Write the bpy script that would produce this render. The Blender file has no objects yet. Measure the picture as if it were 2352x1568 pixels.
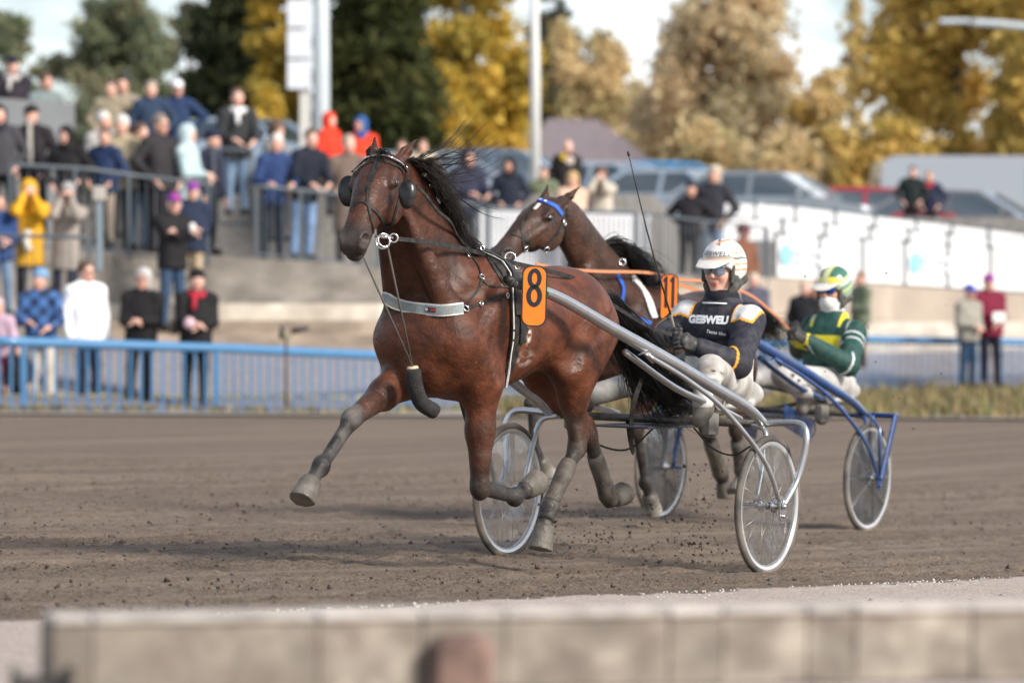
import bpy, math, random
import numpy as np
from mathutils import Matrix, Vector
SC = bpy.context.scene
COL = SC.collection
R = math.radians
# ------------------------------------------------------------------ camera, world, sun, exposure
FD = 9120.0           # focal length in pixels of a 2352 px wide frame
HC = 1.2              # lens height
cam = bpy.data.cameras.new('camera'); camo = bpy.data.objects.new('camera', cam); COL.objects.link(camo)
camo.location = (0, 0, HC); camo.rotation_euler = (R(90), 0, 0)
cam.lens = 36.0 * FD / 2352; cam.sensor_width = 36
cam.shift_y = (784 - 765) / 2352.0 * -1.0
cam.clip_start = 0.2; cam.clip_end = 3000
cam.dof.use_dof = True; cam.dof.focus_distance = 19.3; cam.dof.aperture_fstop = 139.6 / 58.0
SC.camera = camo
SUN_AZ = R(128)       # azimuth of the sun measured clockwise from +Y (north): right and behind the camera
SUN_EL = R(33)
wd = bpy.data.worlds.new('World'); SC.world = wd; wd.use_nodes = True
nt = wd.node_tree; nt.nodes.clear()
N = nt.nodes.new; L = nt.links.new
sky = N('ShaderNodeTexSky'); sky.sky_type = 'NISHITA'; sky.sun_disc = False
sky.sun_elevation = SUN_EL; sky.sun_rotation = SUN_AZ; sky.air_density = 1.0; sky.dust_density = 1.2; sky.ozone_density = 1.5
tc = N('ShaderNodeTexCoord'); mp = N('ShaderNodeMapping'); mp.inputs['Scale'].default_value = (7, 7, 16); mp.inputs['Location'].default_value = (1.3, .4, .2)
nz = N('ShaderNodeTexNoise'); nz.inputs['Scale'].default_value = 1.0; nz.inputs['Detail'].default_value = 5; nz.inputs['Roughness'].default_value = .55
cr = N('ShaderNodeValToRGB'); cr.color_ramp.elements[0].position = .46; cr.color_ramp.elements[1].position = .64
cr.color_ramp.elements[0].color = (.22, .22, .22, 1)
mx = N('ShaderNodeMix'); mx.data_type = 'RGBA'; mx.inputs[7].default_value = (13.5, 14.0, 14.6, 1)
bg = N('ShaderNodeBackground'); bg.inputs['Strength'].default_value = .09; wo = N('ShaderNodeOutputWorld')
L(tc.outputs['Generated'], mp.inputs['Vector']); L(mp.outputs[0], nz.inputs['Vector']); L(nz.outputs['Fac'], cr.inputs[0])
sx = N('ShaderNodeSeparateXYZ'); L(tc.outputs['Generated'], sx.inputs[0]); hr = N('ShaderNodeMapRange'); hr.inputs[1].default_value = .22; hr.inputs[2].default_value = .60; hr.inputs[3].default_value = 1; hr.inputs[4].default_value = .42; L(sx.outputs['Z'], hr.inputs[0])  # broken cloud low in the sky, clearer overhead
ml = N('ShaderNodeMath'); ml.operation = 'MULTIPLY'; L(cr.outputs[0], ml.inputs[0]); L(hr.outputs[0], ml.inputs[1])
L(ml.outputs[0], mx.inputs[0]); L(sky.outputs[0], mx.inputs[6]); L(mx.outputs[2], bg.inputs['Color']); L(bg.outputs[0], wo.inputs[0])
sl = bpy.data.lights.new('sun', 'SUN'); sl.energy = 4.0; sl.angle = R(14); sl.color = (1, .93, .83)
slo = bpy.data.objects.new('sun', sl); COL.objects.link(slo)
SUNV = Vector((math.sin(SUN_AZ) * math.cos(SUN_EL), math.cos(SUN_AZ) * math.cos(SUN_EL), math.sin(SUN_EL)))
slo.rotation_euler = SUNV.to_track_quat('Z', 'Y').to_euler(); slo.location = (20, -10, 30)
SC.view_settings.view_transform = 'Standard'; SC.view_settings.look = 'None'; SC.view_settings.gamma = 1
SC.view_settings.exposure = 0.50
SC.cycles.max_bounces = 6; SC.cycles.transparent_max_bounces = 16; SC.cycles.use_denoising = True

# ------------------------------------------------------------------ helpers
def at(u, v, Y):
    'photo pixel (2352 wide) at depth Y -> world point'
    return Vector(((u - 1176) * Y / FD, Y, HC + (765 - v) * Y / FD))
def empty(name, label=None, cat=None, group=None, loc=(0, 0, 0), rot=(0, 0, 0)):
    o = bpy.data.objects.new(name, None); COL.objects.link(o); o.location = loc; o.rotation_euler = rot
    o.empty_display_size = .1
    return tag(o, label, cat, group)
def tag(o, label=None, cat=None, group=None, kind=None):
    if label: o['label'] = label
    if cat: o['category'] = cat
    if group: o['group'] = group
    if kind: o['kind'] = kind
    return o
def copy_tree(o, parent=None):
    c = o.copy(); COL.objects.link(c)
    if parent: c.parent = parent
    for ch in list(o.children): copy_tree(ch, c)
    return c
def meshobj(name, V, F, mat, parent=None, smooth=True, col=None):
    me = bpy.data.meshes.new(name)
    V = np.asarray(V, dtype=np.float32).reshape(-1, 3)
    if isinstance(F, np.ndarray):
        nf, k = F.shape
        me.vertices.add(len(V)); me.vertices.foreach_set('co', V.ravel())
        me.loops.add(nf * k); me.loops.foreach_set('vertex_index', F.ravel().astype(np.int32))
        me.polygons.add(nf); me.polygons.foreach_set('loop_start', np.arange(0, nf * k, k, dtype=np.int32))
        me.polygons.foreach_set('loop_total', np.full(nf, k, dtype=np.int32))
        me.update(calc_edges=True)
    else:
        me.from_pydata([tuple(map(float, v)) for v in V], [], F); me.update()
    if smooth: me.polygons.foreach_set('use_smooth', np.ones(len(me.polygons), dtype=bool))
    if col is not None:
        ca = me.color_attributes.new('Col', 'FLOAT_COLOR', 'POINT'); ca.data.foreach_set('color', np.asarray(col, dtype=np.float32).ravel())
    for m in (mat if isinstance(mat, (list, tuple)) else [mat]): me.materials.append(m)
    o = bpy.data.objects.new(name, me); COL.objects.link(o)
    if parent: o.parent = parent
    return o
def nrm(v): v = np.asarray(v, float); return v / max(1e-9, np.linalg.norm(v))
def catmull(P, n):
    P = [np.asarray(p, float) for p in P]
    out = []
    for i in range(len(P) - 1):
        p0 = P[i - 1] if i else 2 * P[0] - P[1]; p1 = P[i]; p2 = P[i + 1]; p3 = P[i + 2] if i + 2 < len(P) else 2 * P[-1] - P[-2]
        for j in range(n):
            t = j / n
            out.append(.5 * ((2 * p1) + (-p0 + p2) * t + (2 * p0 - 5 * p1 + 4 * p2 - p3) * t * t + (-p0 + 3 * p1 - 3 * p2 + p3) * t ** 3))
    out.append(P[-1]); return out
class MB:
    'collects shapes into one mesh'
    def __init__(s): s.V = []; s.F = []; s.M = []; s.sm = []; s.mi = 0
    def add(s, V, F, smooth=False):
        o = len(s.V); s.V += [tuple(map(float, v)) for v in V]
        for f in F: s.F.append(tuple(i + o for i in f)); s.M.append(s.mi); s.sm.append(smooth)
        return s
    def box(s, c, d, rot=None, bev=0.0):
        x, y, z = d[0] / 2, d[1] / 2, d[2] / 2
        if bev:
            b = min(bev, x * .9, y * .9, z * .9); V = []; 
            for sz in (-1, 1):
                for zz, ins in (((z - b), 0), (z, b)) if sz > 0 else ((z, b), ((z - b), 0)):
                    X, Y = x - ins, y - ins
                    for (px, py) in ((-X + b, -Y), (X - b, -Y), (X, -Y + b), (X, Y - b), (X - b, Y), (-X + b, Y), (-X, Y - b), (-X, -Y + b)): V.append((px, py, sz * zz))
            F = [tuple(range(7, -1, -1)), tuple(range(24, 32))]
            for r in range(3):
                for i in range(8): F.append((r * 8 + i, r * 8 + (i + 1) % 8, r * 8 + 8 + (i + 1) % 8, r * 8 + 8 + i))
        else:
            V = [(-x, -y, -z), (x, -y, -z), (x, y, -z), (-x, y, -z), (-x, -y, z), (x, -y, z), (x, y, z), (-x, y, z)]
            F = [(3, 2, 1, 0), (4, 5, 6, 7), (0, 1, 5, 4), (1, 2, 6, 5), (2, 3, 7, 6), (3, 0, 4, 7)]
        M = np.eye(3) if rot is None else np.array(rot)
        return s.add([M @ np.array(v) + np.array(c) for v in V], F)
    def bar(s, a, b, w, h, up=(0, 0, 1), bev=0):
        a = np.array(a, float); b = np.array(b, float); d = nrm(b - a); sd = nrm(np.cross(up, d)); u = np.cross(d, sd)
        return s.box((a + b) / 2, (np.linalg.norm(b - a), w, h), np.stack([d, sd, u], 1), bev)
    def tube(s, P, r, n=10, cap=True, up=(0, 0, 1), flat=1.0, smooth=True, closed=False):
        P = [np.array(p, float) for p in P]; m = len(P)
        rr = r if hasattr(r, '__len__') else [r] * m
        V = []; pu = None
        for i, p in enumerate(P):
            if closed: d = nrm(P[(i + 1) % m] - P[i - 1])
            else: d = nrm(P[min(i + 1, m - 1)] - P[max(i - 1, 0)])
            if pu is None:
                u0 = np.array(up, float)
                if abs(np.dot(u0, d)) > .97: u0 = np.array((1., 0, 0))
                pu = nrm(u0 - d * np.dot(u0, d))
            else: pu = nrm(pu - d * np.dot(pu, d))
            sd = np.cross(d, pu)
            for j in range(n):
                a = 2 * math.pi * j / n; V.append(p + (math.cos(a) * sd * flat + math.sin(a) * pu) * rr[i])
        F = []
        for i in range(m if closed else m - 1):
            i2 = (i + 1) % m
            for j in range(n): F.append((i * n + j, i * n + (j + 1) % n, i2 * n + (j + 1) % n, i2 * n + j))
        if cap and not closed: F.append(tuple(range(n - 1, -1, -1))); F.append(tuple((m - 1) * n + j for j in range(n)))
        return s.add(V, F, smooth)
    def strap(s, P, nor, w, th=.004):
        'flat strap along P; nor = outward normals (list or one)'
        P = [np.array(p, float) for p in P]; m = len(P); V = []
        for i, p in enumerate(P):
            d = nrm(P[min(i + 1, m - 1)] - P[max(i - 1, 0)]); n_ = nrm(nor[i] if isinstance(nor, list) else nor); sd = nrm(np.cross(d, n_)); n_ = np.cross(sd, d)
            ww = w[i] if hasattr(w, '__len__') else w
            for a, b in ((-.5, 0), (.5, 0), (.5, 1), (-.5, 1)): V.append(p + sd * ww * a + n_ * th * b)
        F = []
        for i in range(m - 1):
            for j in range(4): F.append((i * 4 + j, i * 4 + (j + 1) % 4, i * 4 + 4 + (j + 1) % 4, i * 4 + 4 + j))
        F += [(3, 2, 1, 0), tuple((m - 1) * 4 + j for j in range(4))]
        return s.add(V, F)
    def lathe(s, prof, c, axis, n=24, smooth=True, closed=False):
        'prof: (radius, height) pairs around axis'
        ax = nrm(axis); u = nrm(np.cross(ax, (0, 0, 1) if abs(ax[2]) < .9 else (1, 0, 0))); w = np.cross(ax, u); c = np.array(c, float)
        V = []; m = len(prof)
        for (r, h) in prof:
            for j in range(n):
                a = 2 * math.pi * j / n; V.append(c + ax * h + (u * math.cos(a) + w * math.sin(a)) * r)
        F = []
        for i in range(m if closed else m - 1):
            i2 = (i + 1) % m
            for j in range(n): F.append((i * n + j, i * n + (j + 1) % n, i2 * n + (j + 1) % n, i2 * n + j))
        if not closed:
            F.append(tuple(range(n - 1, -1, -1))); F.append(tuple((m - 1) * n + j for j in range(n)))
        return s.add(V, F, smooth)
    def torus(s, c, axis, R_, r, n=32, k=8, sq=1.0):
        prof = [(R_ + r * math.cos(2 * math.pi * i / k), r * sq * math.sin(2 * math.pi * i / k)) for i in range(k)]
        return s.lathe(prof, c, axis, n, True, True)
    def ball(s, c, r, n=12):
        r3 = r if hasattr(r, '__len__') else (r, r, r); V = []; m = n // 2 + 1
        for i in range(m + 1):
            t = math.pi * i / m
            for j in range(n):
                a = 2 * math.pi * j / n; V.append((c[0] + r3[0] * math.sin(t) * math.cos(a), c[1] + r3[1] * math.sin(t) * math.sin(a), c[2] + r3[2] * math.cos(t)))
        F = []
        for i in range(m):
            for j in range(n): F.append((i * n + j, (i + 1) * n + j, (i + 1) * n + (j + 1) % n, i * n + (j + 1) % n))
        return s.add(V, F, True)
    def prism(s, pts, h, O=(0, 0, 0), X=(1, 0, 0), Y=(0, 0, 1), both=False):
        'polygon in the X,Y plane extruded by h along X x Y'
        X = np.array(X, float); Y = np.array(Y, float); Z = nrm(np.cross(X, Y)); O = np.array(O, float); n = len(pts)
        V = [O + X * p[0] + Y * p[1] - (Z * h / 2 if both else 0) for p in pts]; V += [v + Z * h for v in V]
        F = [tuple(range(n - 1, -1, -1)), tuple(range(n, 2 * n))] + [(i, (i + 1) % n, n + (i + 1) % n, n + i) for i in range(n)]
        return s.add(V, F)
    def build(s, name, mat, parent=None):
        me = bpy.data.meshes.new(name); me.from_pydata(s.V, [], s.F); me.update()
        me.polygons.foreach_set('use_smooth', s.sm); 
        mats = mat if isinstance(mat, (list, tuple)) else [mat]
        for m in mats: me.materials.append(m)
        me.polygons.foreach_set('material_index', s.M)
        o = bpy.data.objects.new(name, me); COL.objects.link(o)
        if parent: o.parent = parent
        return o
# ---------------------------------------------------------------- materials
MATS = {}
def mat(name, c=(.5, .5, .5), rough=.6, metal=0.0, var=0.0, vscale=8.0, c2=None, bump=0.0, bscale=40.0, spec=.5, attr=False, alpha=1.0, dirt=None, dirt_amt=0.0, dscale=6.0, coat=0.0, stretch=(1, 1, 1), sheen=0.0):
    if name in MATS: return MATS[name]
    m = bpy.data.materials.new(name); m.use_nodes = True; nt = m.node_tree; b = nt.nodes['Principled BSDF']
    N = nt.nodes.new; L = nt.links.new
    b.inputs['Roughness'].default_value = rough; b.inputs['Metallic'].default_value = metal; b.inputs['Specular IOR Level'].default_value = spec
    b.inputs['Coat Weight'].default_value = coat
    if sheen: b.inputs['Sheen Weight'].default_value = sheen
    if alpha < 1: b.inputs['Alpha'].default_value = alpha
    tc = N('ShaderNodeTexCoord'); mp = N('ShaderNodeMapping'); mp.inputs['Scale'].default_value = stretch; L(tc.outputs['Object'], mp.inputs[0]); vec = mp.outputs[0]
    src = None
    if attr:
        at_ = N('ShaderNodeAttribute'); at_.attribute_name = 'Col'; src = at_.outputs['Color']
    def mixc(fac, a, bcol):
        x = N('ShaderNodeMix'); x.data_type = 'RGBA'
        if isinstance(fac, float): x.inputs[0].default_value = fac
        else: L(fac, x.inputs[0])
        for i, q in ((6, a), (7, bcol)):
            if isinstance(q, (tuple, list)): x.inputs[i].default_value = (*q[:3], 1)
            else: L(q, x.inputs[i])
        return x.outputs[2]
    def noise(scale, det=4, lo=.35, hi=.65):
        n = N('ShaderNodeTexNoise'); n.inputs['Scale'].default_value = scale; n.inputs['Detail'].default_value = det; L(vec, n.inputs['Vector'])
        r = N('ShaderNodeMapRange'); r.inputs[1].default_value = lo; r.inputs[2].default_value = hi; L(n.outputs['Fac'], r.inputs[0]); return r.outputs[0], n.outputs['Fac']
    base = src if src is not None else tuple(c)
    if c2 is not None: base = mixc(noise(vscale)[0], base, c2)
    if var:
        f = noise(vscale * 1.7)[0]; mul = N('ShaderNodeMapRange'); mul.inputs[3].default_value = 1 - var; mul.inputs[4].default_value = 1 + var; L(f, mul.inputs[0])
        vm = N('ShaderNodeVectorMath'); vm.operation = 'SCALE'
        if isinstance(base, tuple): vm.inputs[0].default_value = base
        else: L(base, vm.inputs[0])
        L(mul.outputs[0], vm.inputs['Scale']); base = vm.outputs[0]
    if dirt:
        f = noise(dscale, 6, .5 - .12, .5 + .2)[0]; q = N('ShaderNodeMath'); q.operation = 'MULTIPLY'; q.inputs[1].default_value = dirt_amt; L(f, q.inputs[0])
        fac = q.outputs[0]
        base = mixc(fac, base, dirt)
    if attr == 'dust':
        f = noise(dscale, 6, .34, .62)[0]; q = N('ShaderNodeMath'); q.operation = 'MULTIPLY'; L(at_.outputs['Alpha'], q.inputs[0]); L(f, q.inputs[1])
        base = mixc(q.outputs[0], base, (.13, .118, .108))
    if isinstance(base, tuple): b.inputs['Base Color'].default_value = (*base[:3], 1)
    else: L(base, b.inputs['Base Color'])
    if bump:
        bn = N('ShaderNodeBump'); bn.inputs['Strength'].default_value = 1; bn.inputs['Distance'].default_value = bump
        L(noise(bscale, 5)[1], bn.inputs['Height']); L(bn.outputs[0], b.inputs['Normal'])
    MATS[name] = m; return m
# ---------------------------------------------------------------- implicit surfaces (bodies)
class Fld:
    def __init__(s): s.P = []; s.paint = []
    def _add(s, fn, lo, hi, k, c, sub): s.P.append((fn, np.array(lo), np.array(hi), k, c, sub)); return s
    def rc(s, a, b, ra, rb, k=.03, c=0, sub=False, fl=None, ff=1.0):
        a = np.asarray(a, float); b = np.asarray(b, float); ba = b - a; L2 = max(1e-9, float(ba @ ba)); n_ = nrm(fl) if fl is not None else None
        def fn(x, y, z):
            px, py, pz = x - a[0], y - a[1], z - a[2]
            t = np.clip((px * ba[0] + py * ba[1] + pz * ba[2]) / L2, 0, 1)
            px = px - t * ba[0]; py = py - t * ba[1]; pz = pz - t * ba[2]
            if n_ is not None:
                q = (px * n_[0] + py * n_[1] + pz * n_[2]) * (1 - 1 / ff); px = px - q * n_[0]; py = py - q * n_[1]; pz = pz - q * n_[2]
            return np.sqrt(px * px + py * py + pz * pz) - (ra + (rb - ra) * t)
        m = max(ra, rb) * max(1, ff); return s._add(fn, np.minimum(a, b) - m, np.maximum(a, b) + m, k, c, sub)
    def el(s, ctr, r, k=.03, c=0, sub=False, rot=None):
        ctr = np.asarray(ctr, float); r = np.asarray(r, float); M = np.eye(3) if rot is None else np.asarray(rot, float)
        def fn(x, y, z):
            px, py, pz = x - ctr[0], y - ctr[1], z - ctr[2]
            q = [(px * M[0, i] + py * M[1, i] + pz * M[2, i]) for i in range(3)]
            k0 = np.sqrt(sum((q[i] / r[i]) ** 2 for i in range(3))); k1 = np.sqrt(sum((q[i] / r[i] ** 2) ** 2 for i in range(3))) + 1e-6
            return k0 * (k0 - 1) / k1
        m = r.max(); return s._add(fn, ctr - m, ctr + m, k, c, sub)
    def loft(s, p0, p1, lat, st, k=.03, c=0, sub=False, flat=False, pw=2.0):
        'st: (t, lateral offset, dorsal offset, lateral radius, dorsal radius)'
        p0 = np.asarray(p0, float); p1 = np.asarray(p1, float); ax = p1 - p0; Ln = np.linalg.norm(ax); ax = ax / Ln
        u = nrm(np.asarray(lat, float) - ax * (np.asarray(lat, float) @ ax)); v = np.cross(ax, u)
        if v[2] < -1e-6: v = -v
        T = np.array([q[0] for q in st]); tt = np.linspace(T[0], T[-1], 80); tabs = []
        for i in range(1, 5):
            ys = np.array([q[i] for q in st]); yi = np.interp(tt, T, ys); w = 7
            yp = np.pad(yi, w, mode='edge'); yi2 = np.convolve(yp, np.ones(2 * w + 1) / (2 * w + 1), 'valid'); yi2[0] = yi[0]; yi2[-1] = yi[-1]; tabs.append(yi2)
        def fn(x, y, z):
            px, py, pz = x - p0[0], y - p0[1], z - p0[2]
            h = (px * ax[0] + py * ax[1] + pz * ax[2]) / Ln; tcl = np.clip(h, T[0], T[-1])
            ou, ov, ru, rv = [np.interp(tcl, tt, tb) for tb in tabs]
            a_ = px * u[0] + py * u[1] + pz * u[2] - ou; b_ = px * v[0] + py * v[1] + pz * v[2] - ov
            r = (np.abs(a_ / ru) ** pw + np.abs(b_ / rv) ** pw) ** (1 / pw) + 1e-5; m = np.sqrt(a_ * a_ + b_ * b_) + 1e-6
            d = m * (1 - 1 / r); d = np.maximum(d, -np.minimum(ru, rv)); e = np.abs(h - tcl) * Ln
            if flat: return np.maximum(d, np.where(e > 0, e, np.maximum(-(h - T[0]), -(T[-1] - h)) * Ln))
            return np.where(e > 0, np.sqrt(np.maximum(d, 0) ** 2 + e * e) + np.minimum(d, 0) * (e <= 0), d)
        mm = max(max(abs(q[1]), abs(q[2])) + max(q[3], q[4]) for q in st); a0 = p0 + ax * Ln * T[0]; a1 = p0 + ax * Ln * T[-1]
        return s._add(fn, np.minimum(a0, a1) - mm, np.maximum(a0, a1) + mm, k, c, sub)
    def mesh(s, vox):
        A = [p for p in s.P if not p[5]]
        lo = np.min([p[1] for p in A], 0) - 3 * vox; hi = np.max([p[2] for p in A], 0) + 3 * vox
        dims = np.ceil((hi - lo) / vox).astype(int) + 1
        D = np.full(dims, .5, dtype=np.float32)
        for fn, l, h, k, c, sub in s.P:
            i0 = np.maximum(np.floor((l - k - 2 * vox - lo) / vox).astype(int), 0); i1 = np.minimum(np.ceil((h + k + 2 * vox - lo) / vox).astype(int) + 1, dims)
            if (i1 <= i0).any(): continue
            x = (lo[0] + vox * np.arange(i0[0], i1[0]))[:, None, None]; y = (lo[1] + vox * np.arange(i0[1], i1[1]))[None, :, None]; z = (lo[2] + vox * np.arange(i0[2], i1[2]))[None, None, :]
            d = fn(x, y, z).astype(np.float32); sl_ = tuple(slice(a, b) for a, b in zip(i0, i1)); g = D[sl_]
            if sub:
                hh = np.clip(.5 - .5 * (g + d) / k, 0, 1); D[sl_] = g * (1 - hh) - d * hh + k * hh * (1 - hh)
            else:
                hh = np.clip(.5 + .5 * (g - d) / k, 0, 1); D[sl_] = g * (1 - hh) + d * hh - k * hh * (1 - hh)
        return snet(D, lo, vox)
    def colors(s, V, pal, soft=.012):
        x, y, z = V[:, 0], V[:, 1], V[:, 2]; W = np.zeros(len(V)); C = np.zeros((len(V), 4)); pal = {k: np.array(v if len(v) == 4 else (*v, 0.0)) for k, v in pal.items()}
        D = []; cs = []
        for fn, l, h, k, c, sub in s.P:
            d = np.broadcast_to(fn(x, y, z), x.shape); D.append(np.abs(d) if sub else d); cs.append(pal[c])
        D = np.array(D); m = D.min(0); Wt = np.exp(-(D - m) / soft); Wt /= Wt.sum(0)
        C = Wt.T @ np.array(cs)
        for fn, col, strength in s.paint:
            w = np.clip(fn(V), 0, 1)[:, None] * strength; col = np.array(col if len(col) == 4 else (*col, 0.0)); C = C * (1 - w) + col * w
        return C
def snet(D, lo, vox):
    S = D < 0
    c = [(i, j, k) for i in (0, 1) for j in (0, 1) for k in (0, 1)]
    n = D.shape; cut = lambda A, o: A[o[0]:n[0] - 1 + o[0], o[1]:n[1] - 1 + o[1], o[2]:n[2] - 1 + o[2]]
    cnt = np.zeros(tuple(q - 1 for q in n), dtype=np.int8)
    for o in c: cnt += cut(S, o)
    act = (cnt > 0) & (cnt < 8); I = np.argwhere(act); idx = np.full(act.shape, -1, dtype=np.int32); idx[act] = np.arange(len(I))
    vals = np.stack([D[I[:, 0] + o[0], I[:, 1] + o[1], I[:, 2] + o[2]] for o in c], 1)
    acc = np.zeros((len(I), 3)); w = np.zeros(len(I))
    for a in range(8):
        for b in range(a + 1, 8):
            if sum(abs(p - q) for p, q in zip(c[a], c[b])) != 1: continue
            va, vb = vals[:, a], vals[:, b]; m = (va < 0) != (vb < 0); t = np.where(m, va / np.where(m, va - vb, 1), 0)
            pa = np.array(c[a], float); pb = np.array(c[b], float); acc += m[:, None] * (pa + t[:, None] * (pb - pa)); w += m
    V = lo + vox * (I + acc / w[:, None])
    F = []
    for ax in range(3):
        o1, o2 = [(1, 2), (2, 0), (0, 1)][ax]
        A = np.take(S, range(0, n[ax] - 1), ax); B = np.take(S, range(1, n[ax]), ax); E = np.argwhere(A != B)
        ok = (E[:, o1] > 0) & (E[:, o2] > 0) & (E[:, o1] < n[o1] - 1) & (E[:, o2] < n[o2] - 1); E = E[ok]
        q = []
        for d1, d2 in ((0, 0), (-1, 0), (-1, -1), (0, -1)):
            e = E.copy(); e[:, o1] += d1; e[:, o2] += d2; q.append(idx[e[:, 0], e[:, 1], e[:, 2]])
        q = np.stack(q, 1); fl = ~A[E[:, 0], E[:, 1], E[:, 2]]; q[fl] = q[fl][:, ::-1]; F.append(q)
    return V.astype(np.float32), np.concatenate(F)
def body(name, f, vox, mat_, pal, parent, soft=.012):
    V, F = f.mesh(vox); return meshobj(name, V, F, mat_, parent, True, f.colors(V, pal, soft))
def text_mesh(body_, size, bold=0.0, spacing=1.0, shear=0.0, sx=1.0):
    'flat text outline filled: vertices (x, y) centred, faces'
    cu = bpy.data.curves.new('lettering', 'FONT'); cu.body = body_; cu.size = size; cu.align_x = 'CENTER'; cu.align_y = 'CENTER'; cu.offset = bold; cu.space_character = spacing; cu.shear = shear; cu.resolution_u = 4
    o = bpy.data.objects.new('lettering', cu); COL.objects.link(o); dg = bpy.context.evaluated_depsgraph_get(); me = bpy.data.meshes.new_from_object(o.evaluated_get(dg))
    V = [(v.co.x * sx, v.co.y) for v in me.vertices]; F = [tuple(p.vertices) for p in me.polygons]
    bpy.data.objects.remove(o); bpy.data.curves.remove(cu); bpy.data.meshes.remove(me); return V, F
# frame of a horse and sulky: x forward, y to the left of the horse, z up
HEAD = R(-120)
def rigM(off): return Matrix.Translation(off) @ Matrix.Rotation(HEAD, 4, 'Z') @ Matrix.Rotation(R(-1.75), 4, 'X')
def rig_inv(M):
    Mi = M.inverted(); c = Mi @ Vector((0, 0, HC)); R3 = Mi.to_3x3()
    def f(u, v, b):
        d = R3 @ Vector(((u - 1176) / FD, 1, (765 - v) / FD)); t = (b - c.y) / d.y; p = c + d * t
        return np.array((p.x, b, p.z))
    return f
# ================================================================= SULKIES
STEEL = mat('brushed steel', (.62, .62, .62), rough=.28, metal=1.0, var=.15, vscale=20, dirt=(.09, .075, .06), dirt_amt=.55, dscale=9)
ALU = mat('silver shaft tube', (.52, .53, .55), rough=.28, metal=.9, var=.06, vscale=12, dirt=(.2, .18, .16), dirt_amt=.2, dscale=7)
MUDBAR = mat('muddy steel tube', (.16, .15, .14), rough=.5, metal=.5, var=.3, vscale=18, dirt=(.075, .06, .048), dirt_amt=.9, dscale=10)
BLUEP = mat('blue lacquered tube', (.022, .075, .24), rough=.2, metal=.35, var=.1, vscale=9, dirt=(.16, .14, .12), dirt_amt=.3, dscale=8, coat=.6)
TYRE = mat('dusty tyre rubber', (.05, .048, .045), rough=.8, var=.2, vscale=14, dirt=(.24, .20, .165), dirt_amt=.95, dscale=5)
RIM = mat('anodised rim', (.64, .65, .67), rough=.32, metal=.55, dirt=(.3, .26, .22), dirt_amt=.25, dscale=8)
SPOKE = mat('spoke wire', (.42, .40, .36), rough=.3, metal=.8)
BLACKP = mat('black plastic', (.012, .012, .013), spec=.35, rough=.5, dirt=(.10, .085, .07), dirt_amt=.5, dscale=16)
LEATHER = mat('black harness leather', (.008, .0075, .0075), spec=.3, rough=.55, var=.3, vscale=20, dirt=(.12, .105, .09), dirt_amt=.28, dscale=30)
ORANGE = mat('orange plate face', (.93, .20, .012), rough=.38, var=.03)
PBLACK = mat('number ink', (.012, .014, .022), rough=.45)
SEATM = mat('pale seat vinyl', (.45, .45, .43), rough=.5, dirt=(.12, .10, .08), dirt_amt=.6, dscale=9)
def disc_mat(name, tint, op):
    if name in MATS: return MATS[name]
    m = bpy.data.materials.new(name); m.use_nodes = True; nt = m.node_tree; nt.nodes.clear(); N = nt.nodes.new; L = nt.links.new
    tr = N('ShaderNodeBsdfTransparent'); tr.inputs[0].default_value = (.93, .94, .95, 1); gl = N('ShaderNodeBsdfGlossy'); gl.inputs['Roughness'].default_value = .09; gl.inputs[0].default_value = (.95, .97, 1, 1)
    df = N('ShaderNodeBsdfDiffuse'); df.inputs[0].default_value = (*tint, 1); fr = N('ShaderNodeFresnel'); fr.inputs[0].default_value = 1.45
    tc = N('ShaderNodeTexCoord'); n = N('ShaderNodeTexNoise'); n.inputs['Scale'].default_value = 7; n.inputs['Detail'].default_value = 6; L(tc.outputs['Object'], n.inputs[0])
    r = N('ShaderNodeMapRange'); r.inputs[1].default_value = .35; r.inputs[2].default_value = .75; r.inputs[3].default_value = op * .55; r.inputs[4].default_value = op * 1.5; L(n.outputs[0], r.inputs[0])
    a = N('ShaderNodeMixShader'); b = N('ShaderNodeMixShader'); L(r.outputs[0], a.inputs[0]); L(tr.outputs[0], a.inputs[1]); L(df.outputs[0], a.inputs[2])
    ad = N('ShaderNodeMath'); ad.operation = 'MULTIPLY_ADD'; ad.inputs[1].default_value = 1.0; ad.inputs[2].default_value = .05; L(fr.outputs[0], ad.inputs[0]); L(ad.outputs[0], b.inputs[0]); L(a.outputs[0], b.inputs[1]); L(gl.outputs[0], b.inputs[2])
    bp = N('ShaderNodeBump'); bp.inputs['Distance'].default_value = .012; n2 = N('ShaderNodeTexNoise'); n2.inputs['Scale'].default_value = 3.5; L(tc.outputs['Object'], n2.inputs[0]); L(n2.outputs[0], bp.inputs['Height']); L(bp.outputs[0], gl.inputs['Normal'])
    o = N('ShaderNodeOutputMaterial'); L(b.outputs[0], o.inputs[0]); MATS[name] = m; return m
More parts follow.
